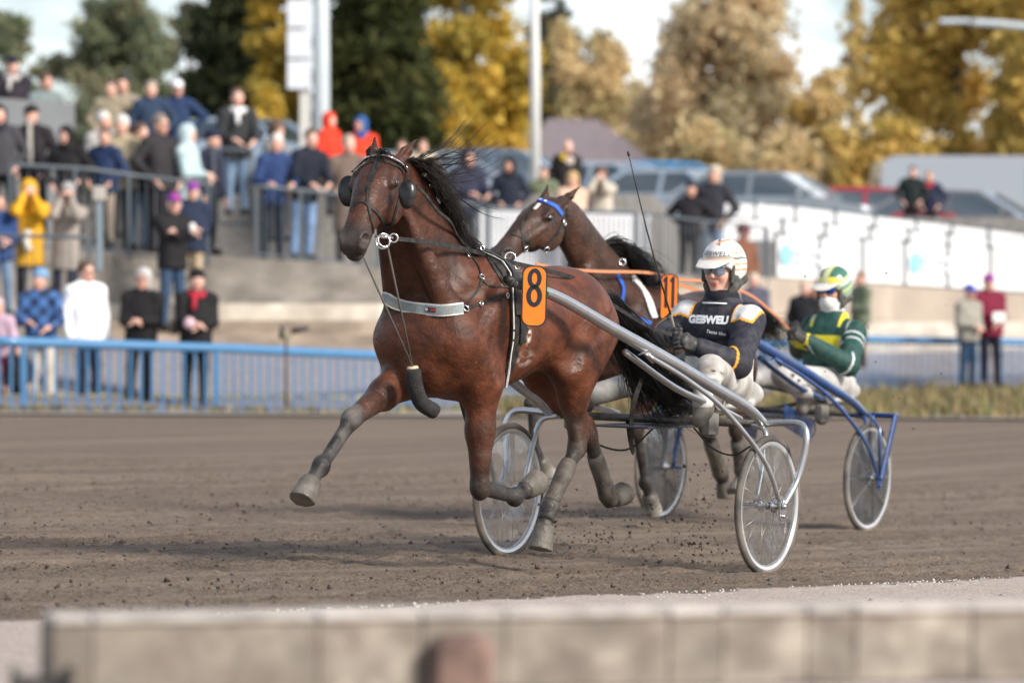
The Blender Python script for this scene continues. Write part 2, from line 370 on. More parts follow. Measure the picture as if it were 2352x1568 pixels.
def make_wheel(c, side, root, discm, nsp, spm, flat):
    'wheel in the x,z plane of the sulky with tyre, rim, hub, spokes and clear disc covers'
    Rw = .356; ax = (0, 1, 0); c = np.array(c, float)
    w = empty('wheel'); w.parent = root
    b = MB(); b.lathe([(Rw - .034, -.013), (Rw - .020, -.018), (Rw - .006, -.013), (Rw, 0), (Rw - .006, .013), (Rw - .020, .018), (Rw - .034, .013)], c, ax, 72, True, True); b.build('tyre', TYRE, w)
    b = MB(); b.lathe([(Rw - .031, -.014), (Rw - .024, -.0155), (Rw - .020, -.012), (Rw - .020, .012), (Rw - .024, .0155), (Rw - .031, .014), (Rw - .042, .0105), (Rw - .055, .0085), (Rw - .057, 0), (Rw - .055, -.0085), (Rw - .042, -.0105)], c, ax, 72, True, True); b.build('rim', RIM, w)
    b = MB(); b.lathe([(.006, -.075), (.016, -.072), (.018, -.045), (.034, -.04), (.034, -.03), (.02, -.024), (.019, .024), (.034, .03), (.034, .04), (.018, .045), (.016, .072), (.006, .075)], c, ax, 20); b.build('hub', STEEL, w)
    for i in range(nsp):
        a = 2 * math.pi * i / nsp; s = 1 if i % 2 else -1; a2 = a + s * .0
        p = c + np.array((math.cos(a2) * .03, s * .03, math.sin(a2) * .03)); q = c + np.array((math.cos(a) * (Rw - .05), 0, math.sin(a) * (Rw - .05)))
        b = MB()
        if flat:
            t = nrm(q - p); b.strap([p, p * .5 + q * .5, q], np.cross(t, ax), [.012, .02, .03], .002)
        else: b.tube([p, q], .0014, 5)
        b.build('spoke', spm, w)
    for s in (-1, 1):
        b = MB(); pr = [(.036, s * .034), (.10, s * .031), (.2, s * .024), (Rw - .052, s * .0125)]
        b.lathe(pr, c, ax, 64, True, True) if False else None
        n = 64; V = []; F = []
        for (r, h) in pr:
            for j in range(n):
                a = 2 * math.pi * j / n; V.append((c[0] + r * math.cos(a), c[1] + h, c[2] + r * math.sin(a)))
        for i in range(3):
            for j in range(n): F.append((i * n + j, i * n + (j + 1) % n, i * n + n + (j + 1) % n, i * n + n + j))
        b.add(V, F, True); b.build('disc_cover', discm, w)
    return w
SHAFT = []
def make_sulky(M, label, tube, blue):
    root = empty('racing_sulky', label, 'sulky'); root.matrix_world = M; iv = rig_inv(M)
    mudb = MUDBAR
    disc = disc_mat('smoky clear disc', (.05, .055, .06), .5) if blue else disc_mat('clear disc', (.40, .41, .41), .025)
    for s in (1, -1): make_wheel((0, s * .755, .335), s, root, disc, 10 if blue else 18, RIM if blue else SPOKE, blue)
    # cross bar and forks over both wheels
    bar = MB(); bar.tube([(-.19, -.66, .735), (-.20, -.3, .735), (-.2, 0, .735), (-.2, .3, .735), (-.19, .63, .735)], .021, 12); bar.build('cross_bar', mudb, root)
    for s in (1, -1):
        b = MB()
        if blue:
            b.bar((-.19, s * .60, .735), (-.19, s * .86, .735), .03, .03, bev=.006); b.bar((-.19, s * .855, .75), (-.02, s * .84, .33), .045, .022, up=(0, 1, 0), bev=.006)
            b.bar((-.19, s * .70, .735), (-.06, s * .69, .42), .03, .018, up=(0, 1, 0), bev=.005)
            b.tube([(-.17, s * .60, .73), (-.02, s * .74, .74), (.05, s * .85, .66), (.0, s * .84, .36)], .010, 8)
        else:
            P = catmull([(-.19, s * .60, .735), (-.20, s * .70, .745), (-.19, s * .83, .745), (-.175, s * .875, .69), (-.165, s * .87, .58), (-.13, s * .845, .45), (-.02, s * .83, .335)], 6)
            b.tube(P, [.018] * (len(P) - 8) + [.017] * 8, 10)
        b.prism([(-.05, -.035), (.0, -.075), (.022, -.06), (.03, .02), (.0, .05), (-.045, .02)], .008, (0, s * .832, .335), (1, 0, 0), (0, 0, 1), True)
        b.tube([(0, s * .60, .335), (0, s * .85, .335)], .008, 8)
        P = catmull([(-.18, s * .56, .73), (-.15, s * .655, .70), (-.10, s * .675, .56), (-.02, s * .675, .335)], 5); b.tube(P, .014, 8)
        b.ball((0, s * .845, .335), .016, 8); b.ball((-.005, s * .842, .285), .010, 8)
        b.build('wheel_fork', tube if blue else ALU, root)
    # shafts
    off = 0
    for s in (1, -1):
        q = [(1.91, .335, 1.43), (1.70, .345, 1.40), (1.45, .365, 1.345), (1.05, .44, 1.20), (.62, .53, 1.045), (.25, .59, .91), (-.02, .615, .82), (-.20, .625, .735)]
        P = catmull([(a, s * b_, z) for a, b_, z in q], 6); n = len(P)
        r = [np.interp(i / (n - 1), (0, .12, .2, .5, .8, 1), (.018, .018, .026, .032, .030, .024)) for i in range(n)]
        b = MB(); b.tube(P, r, 14); sh = b.build('shaft', tube, root); SHAFT.append((P, sh))
        b = MB(); b.ball((1.925, s * .334, 1.433), .026, 12); b.tube([(1.91, s * .335, 1.43), (1.62, s * .35, 1.383)], .0245, 12); b.build('shaft_tip', [mat('dark rubber sleeve', (.03, .032, .036), rough=.5, dirt=(.3, .28, .26), dirt_amt=.4, dscale=20)], sh)
        # lower stay from the shaft to the hub
        P = catmull([(.86, s * .50, 1.09), (.62, s * .60, .97), (.40, s * .70, .82), (.15, s * .80, .57), (.0, s * .83, .335)], 6)
        b = MB(); b.tube(P, .0125, 10); b.prism([(-.03, -.05), (.05, .03), (.10, .035), (-.02, .035)], .014, (.84, s * .50, 1.085), (.95, 0, -.3), (.3, 0, .95), True); b.ball((.85, s * .508, 1.085), .014, 8)
        b.build('stay', tube, root)
        # inner seat support tube
        P = catmull([(.9, s * .40, 1.10), (.4, s * .42, .92), (-.05, s * .42, .82), (-.45, s * .36, .745)], 5); b = MB(); b.tube(P, .017, 10); b.build('seat_stay', tube, root)
        # footrest
        b = MB(); b.lathe([(.050, -.035), (.056, -.03), (.056, .03), (.05, .035)], (-.05, s * .40, .86), (0, 1, 0), 24); b.torus((-.05, s * .44, .86), (0, 1, 0), .058, .008, 24, 8)
        b.box((-.03, s * .40, .73), (.09, .075, .14), bev=.02); b.tube([(-.2, s * .34, .735), (-.05, s * .38, .76)], .014, 8)
        b.build('footrest', mat('muddy footrest', (.22, .21, .19), rough=.55, metal=.3, dirt=(.10, .08, .065), dirt_amt=.95, dscale=10), root)
        b = MB(); b.tube([(-.2, s * .10, .735), (-.5, s * .11, .75), (-.92, s * .12, .78)], .016, 8); b.build('seat_rail', mudb, root)
    b = MB(); b.loft = None
    f = Fld(); f.el((-.88, 0, .80), (.20, .20, .045), .03, 0); f.el((-1.06, 0, .86), (.05, .19, .09), .06, 0); V, F = f.mesh(.012); meshobj('seat', V, F, SEATM, root)
    b = MB(); P = [(-.1, -.26, .80), (-.12, -.1, .68), (-.14, .1, .66), (-.1, .26, .80)]
    b.bar((.1, -.05, .70), (-.75, -.05, .70), .34, .012, bev=.004); b.build('mud_guard', mat('dark mud guard', (.025, .035, .05), rough=.5, dirt=(.1, .085, .07), dirt_amt=.7), root)
    if not blue:      # dangling strap and cable under the bar
        b = MB(); b.strap(catmull([(.05, .05, .98), (.10, .02, .80), (-.02, -.05, .62), (-.18, -.12, .56), (-.22, -.16, .62), (-.2, -.17, .74)], 5), (0.3, .9, 0), .03, .005); b.build('strap', LEATHER, root)
        b = MB(); b.tube(catmull([(-.2, -.5, .72), (-.1, -.35, .62), (-.15, -.15, .57), (-.2, 0, .70)], 6), .005, 6); b.tube(catmull([(-.2, .22, .7), (-.22, .32, .6), (-.2, .45, .57), (-.2, .55, .62)], 6), .005, 6); b.build('cable', BLACKP, root)
    else:
        b = MB(); b.torus((-.35, .15, .62), (.3, 1, 0), .07, .005, 20, 6); b.tube([(-.2, -.2, .73), (-.22, -.2, .6)], .005, 6); b.build('cable', BLACKP, root)
        for s in (-1, 1):
            b = MB(); b.bar((.12, s * .2, .72), (-.3, s * .2, .60), .14, .015, up=(0, 1, 0), bev=.004); b.build('seat_plate', BLUEP, root)
    return root, iv
def place_text(txt, size, O, X, Y, mat_, name, parent, bold=0, h=.002, spacing=1.0, bvh=None, sx=1, push=.003, shear=0):
    V, F = text_mesh(txt, size, bold, spacing, shear, sx); X = nrm(X); Y = nrm(np.array(Y) - X * (np.array(Y) @ X)); Z = np.cross(X, Y); O = np.array(O, float); P = []
    for x, y in V:
        p = O + X * x + Y * y
        if bvh is not None:
            hit = bvh.ray_cast(Vector(p + Z * .25), Vector(-Z), .6)
            if hit[0] is not None: p = np.array(hit[0]) + np.array(hit[1]) * push
        P.append(p)
    n = len(P); P2 = [p + Z * h for p in P] if bvh is None else P
    return meshobj(name, P2, F, mat_, parent, False)
def rrect(w, h, r, n=6):
    o = []
    for cx, cy, a0 in ((w / 2 - r, h / 2 - r, 0), (-w / 2 + r, h / 2 - r, 90), (-w / 2 + r, -h / 2 + r, 180), (w / 2 - r, -h / 2 + r, 270)):
        for i in range(n + 1): a = R(a0 + 90 * i / n); o.append((cx + r * math.cos(a), cy + r * math.sin(a)))
    return o
def number_plate(O, X, Y, num, parent, w=.118, h=.285):
    X = nrm(X); Y = nrm(np.array(Y) - X * (np.array(Y) @ X)); Z = np.cross(X, Y); O = np.array(O)
    b = MB(); b.prism(rrect(w, h, w * .34), .012, O, X, Y, True); pl = b.build('number_plate', PBLACK, parent)
    b = MB(); b.prism(rrect(w - .013, h - .013, w * .32), .003, O + Z * .0055, X, Y); b.build('plate_face', ORANGE, pl)
    def ring(cx, cy, ro, ri, sx, sy):
        n = 28; V = []; F = []
        for i in range(n):
            a = 2 * math.pi * i / n; 
            for r, k in ((ro, 1), (ri, 0)):
                V.append(O + X * (cx + r[0] * math.cos(a)) + Y * (cy + r[1] * math.sin(a)) + Z * .0098)
        for i in range(n): F.append((2 * i, 2 * ((i + 1) % n), 2 * ((i + 1) % n) + 1, 2 * i + 1))
        return V, F
    b = MB()
    if num == '8':
        k = .93
        b.add(*ring(0, .083, (.033, .047), (.0125, .0265), 1, 1)); b.add(*ring(0, .001, (.037, .052), (.0150, .030), 1, 1))
    else:
        for x in (-.020, .022): b.prism([(x - .009, -.105), (x + .009, -.105), (x + .009, .085), (x - .003, .085), (x - .018, .066), (x - .018, .048), (x - .009, .05)], .002, O + Z * .0085 + Y * .045, X, Y)
    b.build('numeral', PBLACK, pl); return pl
# ================================================================= SETTING: ground, track edge, terraces
rsg = np.random.RandomState(3)
def sm(x, a, b): t = np.clip((x - a) / (b - a), 0, 1); return t * t * (3 - 2 * t)
UC = np.array([-400, 0, 870, 1980, 2352, 2800.])
FEN_Y = np.array([47.5, 47.5, 51, 60, 61.5, 63]); FEN_V = np.array([942, 942, 948, 905, 898, 895.])
FOOT_Y = np.array([53, 53, 54.5, 64, 65, 66.]); FOOT_V = np.array([795, 795, 795, 770, 768, 766.])
zv = lambda v, Y: HC + (765 - v) * Y / FD
def track_z(X, Y):
    zp = -.038 * (X - 1.28) - .0056 * (Y - 20); u = 1176 + FD * X / np.maximum(Y, 1); ze = zv(np.interp(u, [0, 1176, 2352], [950, 955, 962]), 46.0); w = sm(Y, 26, 45); return np.clip(zp, -1.5, 1.5) * (1 - w) + ze * w
def ground_mat(name, c1, c2, c3, scale, bump, strk=0.0, rough=.95):
    m = bpy.data.materials.new(name); m.use_nodes = True; nt = m.node_tree; b = nt.nodes['Principled BSDF']; b.inputs['Roughness'].default_value = rough; b.inputs['Specular IOR Level'].default_value = .15; N = nt.nodes.new; L = nt.links.new
    tc = N('ShaderNodeTexCoord'); last = None
    def nz(sc, det, lo, hi, mapping=None):
        n = N('ShaderNodeTexNoise'); n.inputs['Scale'].default_value = sc; n.inputs['Detail'].default_value = det; n.inputs['Roughness'].default_value = .65; L(mapping or tc.outputs['Object'], n.inputs[0]); r = N('ShaderNodeMapRange'); r.inputs[1].default_value = lo; r.inputs[2].default_value = hi; L(n.outputs[0], r.inputs[0]); return r.outputs[0], n.outputs[0]
    def mx(f, a, c):
        x = N('ShaderNodeMix'); x.data_type = 'RGBA'; L(f, x.inputs[0])
        for i, q in ((6, a), (7, c)):
            if isinstance(q, tuple): x.inputs[i].default_value = (*q, 1)
            else: L(q, x.inputs[i])
        return x.outputs[2]
    a = mx(nz(scale, 6, .3, .7)[0], c1, c2); a = mx(nz(scale * 5, 4, .50, .66)[0], a, c3); a = mx(nz(scale * 3.1, 2, .64, .72)[0], a, tuple(x * 1.35 for x in c2))
    if strk:
        mp = N('ShaderNodeMapping'); mp.inputs['Rotation'].default_value = (0, 0, R(-53)); L(tc.outputs['Object'], mp.inputs[0]); m2 = N('ShaderNodeMapping'); m2.inputs['Scale'].default_value = (.12, 3.5, 1); L(mp.outputs[0], m2.inputs[0])
        f = nz(1.0, 3, .42, .68, m2.outputs[0])[0]; q = N('ShaderNodeMath'); q.operation = 'MULTIPLY'; q.inputs[1].default_value = strk; L(f, q.inputs[0]); a = mx(q.outputs[0], a, tuple(min(1, x * 1.5) for x in c2))
    L(a, b.inputs['Base Color']); bn = N('ShaderNodeBump'); bn.inputs['Distance'].default_value = bump; L(nz(scale * 5, 6, 0, 1)[1], bn.inputs['Height']); L(bn.outputs[0], b.inputs['Normal']); return m
def lattice(n, m, k):
    a = rsg.rand(n // k + 3, m // k + 3); i = np.arange(n) / k; j = np.arange(m) / k; i0 = i.astype(int); j0 = j.astype(int); fi = (i - i0)[:, None]; fj = (j - j0)[None, :]; fi = fi * fi * (3 - 2 * fi); fj = fj * fj * (3 - 2 * fj)
    A = a[i0][:, j0]; B = a[i0 + 1][:, j0]; C = a[i0][:, j0 + 1]; D = a[i0 + 1][:, j0 + 1]; return (A * (1 - fi) + B * fi) * (1 - fj) + (C * (1 - fi) + D * fi) * fj
def grid(name, xs, ys, zf, m, amp=None):
    X, Y = np.meshgrid(xs, ys, indexing='ij'); Z = zf(X, Y)
    if amp is not None: Z = Z + amp(X, Y)
    n, k = X.shape; V = np.stack([X, Y, Z], -1).reshape(-1, 3); I = np.arange(n * k).reshape(n, k); F = np.stack([I[:-1, :-1], I[1:, :-1], I[1:, 1:], I[:-1, 1:]], -1).reshape(-1, 4); return meshobj(name, V, F, m)
SOIL = ground_mat('track soil', (.140, .104, .078), (.205, .161, .127), (.062, .046, .036), 11, .02, .5)
def soil_amp(X, Y):
    n, k = X.shape; a = .012 * (rsg.rand(n, k) - .5) + .018 * (lattice(n, k, 2) - .5) + .016 * (lattice(n, k, 5) - .5) + .02 * (lattice(n, k, 16) - .5); cl = (rsg.rand(n, k) > .975) * rsg.rand(n, k) * .022; nn = -.803 * X + .596 * Y; a = a * (.75 + .5 * np.sin(nn * 5.1 + np.sin(nn * 1.7) * 2)) + .006 * np.sin(nn * 9 + 2 * np.sin(nn * 2.3))
    fade = np.minimum(sm(Y, 11.2, 12.0), 1 - sm(Y, 32.5, 33.8)) * (1 - sm(np.abs(X), 5.0, 5.4)); return (a + cl) * fade
tag(grid('track', np.arange(-5.4, 5.41, .028), np.concatenate([np.arange(11.2, 22, .03), np.arange(22, 34.01, .06)]), track_z, SOIL, soil_amp), kind='structure')
far = grid('track', np.concatenate([[-60, -30, -15], np.arange(-8, 8.1, .5), [15, 30, 60]]), np.array([-6, 0, 5, 9, 11.2, 15, 20, 26, 30, 34, 38, 42, 46.]), track_z, SOIL, lambda X, Y: -.02 - .03 * ((np.abs(X) < 5.3) & (Y > 11.2) & (Y < 33.9))); tag(far, kind='structure')
# pale sandy verge along the inner rail
SAND = ground_mat('sand verge', (.40, .33, .29), (.48, .41, .37), (.20, .17, .14), 14, .010)
ts = np.arange(-9, 16, .05); ws = np.concatenate([[0, .02, .05], np.arange(.1, 2.4, .06), [3, 4, 6, 9]]); E0 = np.array((-1.8, 14.1)); ED = np.array((.596, .803)); EN = np.array((.803, -.596))
TT, WW = np.meshgrid(ts, ws, indexing='ij'); jit = (lattice(*TT.shape, 3)[:, :1] - .5) * .12 + (rsg.rand(len(ts), 1) - .5) * .05; WJ = WW + jit * np.exp(-WW * 3); XX = E0[0] + ED[0] * TT + EN[0] * WJ; YY = E0[1] + ED[1] * TT + EN[1] * WJ
ZZ = track_z(XX, YY) + .026 - .030 * (WW == 0) + .008 * (lattice(*TT.shape, 2) - .5) + .012 * (lattice(*TT.shape, 6) - .5); I = np.arange(TT.size).reshape(TT.shape)
tag(meshobj('verge', np.stack([XX, YY, ZZ], -1).reshape(-1, 3), np.stack([I[:-1, :-1], I[:-1, 1:], I[1:, 1:], I[1:, :-1]], -1).reshape(-1, 4), SAND), kind='structure')
def crumbs(name, n, pos, size, m, kind='stuff', label=None):
    V = []; F = []
    base = np.array([(1, 0, -.3), (-.4, .9, -.3), (-.4, -.9, -.3), (0, 0, 1), (.3, .3, .6), (-.6, 0, .5)])
    tri = [(0, 1, 4), (1, 5, 4), (5, 3, 4), (0, 4, 3), (0, 3, 2), (2, 3, 5), (1, 2, 5), (0, 2, 1)]
    for i in range(n):
        p = pos(i); s = size(i); A = rsg.randn(3, 3); Q, _ = np.linalg.qr(A); v = (base * (.6 + .7 * rsg.rand(6, 1))) @ Q.T * s; o = len(V); V += [tuple(a) for a in v + p]; F += [tuple(j + o for j in t) for t in tri]
    o = meshobj(name, np.array(V), np.array(F, dtype=np.int32), m, None, False); tag(o, label, None, None, kind); return o
def cpos(i):
    Y = 13.5 + 18 * rsg.rand() ** 1.3; X = (rsg.rand() - .5) * Y * .30; return np.array((X, Y, float(track_z(np.array(X), np.array(Y))) + .002))
crumbs('soil_clods', 9000, cpos, lambda i: .003 + .015 * rsg.rand() ** 6, mat('dark soil crumb', (.085, .066, .054), rough=1, var=.5, vscale=20, spec=.1))
def spos(i):
    t = rsg.uniform(-1, 9.5); w = abs(rsg.randn()) * .16 - .06; X = E0[0] + ED[0] * t + EN[0] * w; Y = E0[1] + ED[1] * t + EN[1] * w; return np.array((X, Y, float(track_z(np.array(X), np.array(Y))) + .020))
crumbs('verge_grit', 900, spos, lambda i: .004 + .007 * rsg.rand(), mat('white grit', (.48, .44, .40), rough=.9))
# apron, grass strip, ground beyond
uc = np.concatenate([[-6000, -2500, -1000], np.arange(-400, 2801, 100), [3600, 5000, 8000]])
def band(name, m, rows, kind='structure', j=0):
    V = []; nn = len(uc)
    for (fy, fv) in rows:
        for u in uc:
            Y = float(np.interp(u, UC, fy)) if hasattr(fy, '__len__') else fy; v = float(np.interp(u, UC, fv)); V.append(((u - 1176) * Y / FD, Y, zv(v, Y)))
    F = []
    for r in range(len(rows) - 1):
        for i in range(nn - 1): F.append((r * nn + i, r * nn + i + 1, (r + 1) * nn + i + 1, (r + 1) * nn + i))
    return tag(meshobj(name, V, np.array(F), m), kind=kind)
EDGE_V = np.interp(UC, [0, 1176, 2352], [950, 955, 962])
band('path', ground_mat('pale edge dust', (.30, .26, .23), (.36, .32, .28), (.2, .17, .15), 5, .01), [(45.95, EDGE_V - 1), (FEN_Y + .0, FEN_V + 1)])
ASPH = ground_mat('apron asphalt', (.22, .205, .215), (.27, .25, .26), (.15, .14, .15), 3, .004)
band('apron', ASPH, [(FEN_Y - .02, FEN_V), (FOOT_Y * .6 + FEN_Y * .4, FOOT_V * .6 + FEN_V * .4), (FOOT_Y + .1, FOOT_V)])
q = lambda k: (FEN_Y * (1 - k) + FOOT_Y * k, FEN_V * (1 - k) + FOOT_V * k)
YLW = mat('worn yellow paint', (.62, .50, .16), rough=.8, c2=(.35, .31, .2), vscale=3)
V = []; n = 0
for i, u in enumerate(np.arange(-300, 1300, 62)):
    mb = MB()
    P = []
    for uu, k in ((u, .19), (u + 46, .19), (u + 46, .235), (u, .235)):
        fy, fv = q(k); Y = float(np.interp(uu, UC, fy)); v = float(np.interp(uu, UC, fv)); P.append(np.array(((uu - 1176) * Y / FD, Y, zv(v, Y) + .02)))
    mb.add(P, [(0, 1, 2, 3)]); tag(mb.build('road_marking', YLW), kind='structure')
# terraces
CONC = mat('weathered concrete', (.30, .275, .245), c2=(.24, .215, .19), rough=.9, var=.2, vscale=1.5, bump=.01, bscale=12, dirt=(.13, .115, .1), dirt_amt=.5, dscale=1.2, stretch=(1, 1, 2))
CONCB = mat('brown concrete step', (.34, .275, .215), c2=(.24, .19, .15), rough=.9, var=.25, vscale=1.2, bump=.01, bscale=12, dirt=(.12, .095, .075), dirt_amt=.6, dscale=.9, stretch=(1, 1, 3))
CONCL = mat('pale ledge', (.58, .53, .46), c2=(.42, .37, .31), rough=.9, var=.15, vscale=2)
GREYW = mat('grey wall panel', (.23, .24, .25), rough=.8, var=.08, vscale=.8)
def wall(name, label, pts, zb, depth, m, cat='wall'):
    'pts: (u, Y, vtop); bottom height zb(u) ; runs back by depth'
    V = []; n = len(pts); out = []
    for u, Y, v in pts:
        X = (u - 1176) * Y / FD; z1 = zv(v, Y); z0 = zb if not callable(zb) else zb(u, Y); V += [(X, Y, z0), (X, Y, z1), (X * (1 + depth / Y), Y + depth, z1), (X * (1 + depth / Y), Y + depth, z0)]
    F = [(0, 1, 2, 3), tuple((n - 1) * 4 + k for k in (3, 2, 1, 0))]
    for i in range(n - 1):
        for k in range(4): F.append((i * 4 + k, i * 4 + 4 + k, i * 4 + 4 + (k + 1) % 4, i * 4 + (k + 1) % 4))
    mb = MB(); mb.add(V, F); return tag(mb.build(name, m), label, cat)
us = [-500, 100, 500, 870, 1300, 1500]; ft = lambda u: float(np.interp(u, UC, FOOT_Y))
for k, (dy, v, m, lb) in enumerate(((0, 768, CONCB, 'lowest stained brown concrete step at the foot of the left terrace'), (.75, 736, CONCB, 'middle brown concrete step of the left terrace'), (1.5, 697, CONCL, 'pale topped concrete ledge below the grey terrace wall'))):
    wall('terrace_step', lb, [(u, ft(u) + dy, v + (u > 1200) * 6) for u in us], .6, .74, m, 'step')
wall('terrace_wall', 'long grey concrete terrace wall under the dark spectator railing', [(u, ft(u) + 2.25, float(np.interp(u, [-500, 0, 250, 870, 1480, 1800], [560, 568, 577, 608, 632, 642]))) for u in (-500, 0, 250, 560, 870, 1180, 1480, 1500)], 1.0, 7.0, CONC)
wall('terrace_wall', 'beige concrete wall below the white banner fences on the right', [(u, ft(u) - .2, float(np.interp(u, [1500, 1780, 2352], [628, 638, 675]))) for u in (1500, 1780, 2050, 2352, 3000)], .3, 2.6, mat('beige concrete', (.44, .375, .315), c2=(.36, .30, .25), rough=.9, var=.1, vscale=.7, dirt=(.25, .2, .16), dirt_amt=.35, dscale=.8))
wall('terrace_step', 'pale low ledge in front of the beige wall on the right', [(u, ft(u) - .85, float(np.interp(u, [1500, 2352], [742, 738]))) for u in (1500, 1900, 2352, 3000)], .3, .64, CONCL, 'step')
wall('platform', 'low grey platform under the people at the left railing', [(-500, 52.0, 722), (0, 52.0, 722), (205, 52.0, 722)], .3, 3.0, CONC, 'platform')
wall('barrier_block', 'plain grey concrete block wall below the capped spectators at upper left', [(-300, 60.5, 222), (0, 60.5, 226), (172, 60.5, 238)], 2.2, 1.0, GREYW, 'wall')
tag(meshobj('car_park', [(-150, 61.8, 3.36), (2.2, 61.8, 3.36), (3.0, 72, 3.30), (150, 73, 3.30), (400, 600, 3.30), (-400, 600, 3.36), (-150, 61.8, 1.0), (2.2, 61.8, 1.0), (3.0, 72, 1.0), (150, 73, 1.0)], [(0, 1, 2, 5), (5, 2, 3, 4), (6, 7, 1, 0), (7, 8, 2, 1), (8, 9, 3, 2)], ground_mat('car park gravel', (.22, .21, .2), (.27, .26, .25), (.16, .15, .14), 2, .01), None, False), kind='structure')
tag(meshobj('ground', [(-1500, -30, -2.2), (1500, -30, -2.2), (1500, 2500, -2.2), (-1500, 2500, -2.2)], [(0, 1, 2, 3)], SOIL, None, False), kind='structure')
# grass strip between the track and the fence
def grass(name, n, ur, kf, hmin, hmax, m, seed):
    rs = np.random.RandomState(seed); V = []; F = []; C = []
    for i in range(n):
        u = rs.uniform(*ur); k = kf(u, rs); fy, fv = np.interp(u, UC, FEN_Y), np.interp(u, UC, FEN_V); ev = np.interp(u, UC, EDGE_V); Y = 46.2 * (1 - k) + fy * k; v = ev * (1 - k) + fv * k; p = np.array(((u - 1176) * Y / FD, Y, zv(v, Y))); h = rs.uniform(hmin, hmax) * (.5 + .8 * rs.rand()); a = rs.rand() * 6.3; w = .012 + .02 * rs.rand(); d = np.array((math.cos(a), math.sin(a), 0)) * w; b = np.array((rs.randn() * .25, rs.randn() * .25, 1)) * h; o = len(V); V += [p - d, p + d, p + b * .6 + d * .7, p + b]; F.append((o, o + 1, o + 2, o + 3)); c = ((.20, .16, .06), (.11, .12, .04), (.26, .20, .10), (.13, .09, .04))[rs.randint(4)]; C += [(*c, 1)] * 4
    return tag(meshobj(name, np.array(V), np.array(F), m, None, False, np.array(C)), kind='stuff')
GR = mat('dry grass blades', attr=True, rough=.8)
grass('dry_grass', 9000, (1150, 2600), lambda u, rs: rs.rand(), .05, .24, GR, 5)
grass('grass_tufts', 700, (-100, 1200), lambda u, rs: .85 + .15 * rs.rand(), .03, .12, GR, 6)
# clods thrown up behind hooves and wheels
def fly(i):
    c = [((1300, 1160), 19.6, 60, 45), ((1500, 1165), 24.2, 40, 35), ((1480, 1210), 21.0, 90, 50), ((1612, 1205), 20.6, 30, 55), ((1350, 1230), 20.0, 60, 30), ((1640, 1130), 22, 90, 60), ((2000, 900), 24, 330, 150), ((1595, 1245), 20.3, 40, 22)][(0, 1, 2, 3, 2, 5, 4, 5, 7, 1, 3, 4)[i % 12] if i % 9 else 6]
    return np.array(at(c[0][0] + rsg.randn() * c[2], min(c[0][1] + rsg.randn() * c[3], 1275), c[1] + rsg.randn() * .3))
crumbs('flying_dirt', 1700, fly, lambda i: .002 + .012 * rsg.rand() ** 7, mat('dark soil crumb'), label='spray of dark dirt clods kicked up behind the hooves')
# ================================================================= FENCES, POLES, BUILDING, TREES, CARS
FBLUE = mat('sky blue fence paint', (.062, .19, .37), rough=.4, var=.06, vscale=3, coat=.3)
DGREY = mat('dark grey railing paint', (.085, .105, .125), rough=.45)
def rail_pts(pts, step=1):
    return [at(u, v, Y) for u, Y, v in pts]
def fence(name, label, cat, pts, zb, m, rr, rb, spacing, posts, pw=.05, bottom=.03, bars_from=.1, group=None):
    'pts: (u, Y, v of the top); zb: height of the fence; posts: list of u'
    root = empty(name, label, cat, group, tuple(at(*[pts[0][0], pts[0][2], pts[0][1]])))
    o = np.array(root.location); U = [p[0] for p in pts]
    def pt(u): Y = np.interp(u, U, [p[1] for p in pts]); v = np.interp(u, U, [p[2] for p in pts]); return np.array(at(u, v, Y)) - o
    H = zb if callable(zb) else (lambda u: zb)
    ends = [U[0]] + list(posts) + [U[-1]] if True else posts
    mb = MB(); mb.tube([pt(u) for u in np.arange(U[0], U[-1] + 1, 20)], rr, 12); mb.build('top_rail', m, root)
    for u in posts:
        p = pt(u); mb = MB(); mb.box(p - (0, 0, H(u) / 2), (pw, pw, H(u)), bev=.006); mb.build('post', m, root)
    for a, b in zip(ends[:-1], ends[1:]):
        if b - a < 12: continue
        pa, pb = pt(a), pt(b); n = max(1, int(np.linalg.norm(pb - pa) / spacing)); mb = MB()
        for i in range(1, n):
            u = a + (b - a) * i / n; p = pt(u); mb.box(p - (0, 0, (H(u) + bars_from) / 2 - .03), (rb, rb, H(u) - bars_from))
        q = lambda u: pt(u) - (0, 0, H(u) - bottom); mb.bar(q(a), q(b), .03, .03); mb.build('bar_panel', m, root)
    return root
hb = lambda u: float(np.interp(u, [-300, 0, 870, 1980, 2352], [.84, .84, .83, .86, .86]))
fence('fence', 'sky blue track fence with thick round top rail on the left', 'fence', [(-260, 47.5, 772), (20, 47.5, 784), (500, 49.3, 799), (870, 51, 816), (1180, 53.5, 820), (1480, 56, 806)], hb, FBLUE, .060, .030, .145, [-200, 54, 497, 935, 1340], .075)
fence('fence', 'sky blue track fence beyond the grass strip on the right', 'fence', [(1490, 56, 805), (1980, 60, 779), (2352, 61.5, 786), (2650, 62.5, 792)], hb, FBLUE, .060, .030, .145, [1500, 1840, 2214, 2580], .075)
fence('railing', 'dark grey terrace railing on the upper left in front of the standing spectators', 'railing', [(20, 55.0, 378), (200, 55.3, 388), (330, 55.6, 406), (485, 55.8, 424)], 1.15, DGREY, .028, .014, .115, [24, 172, 296, 478], .055)
fence('railing', 'lower dark grey railing in front of the yellow hooded spectator', 'railing', [(-200, 52.1, 538), (0, 52.1, 541), (206, 52.1, 545)], 1.05, DGREY, .026, .014, .115, [-150, 204], .06)
fence('railing', 'dark grey terrace railing left of the bay horse head', 'railing', [(585, 55.4, 427), (870, 55.9, 455), (1110, 56.8, 470)], .98, DGREY, .028, .014, .115, [588, 690, 870, 1100], .055)
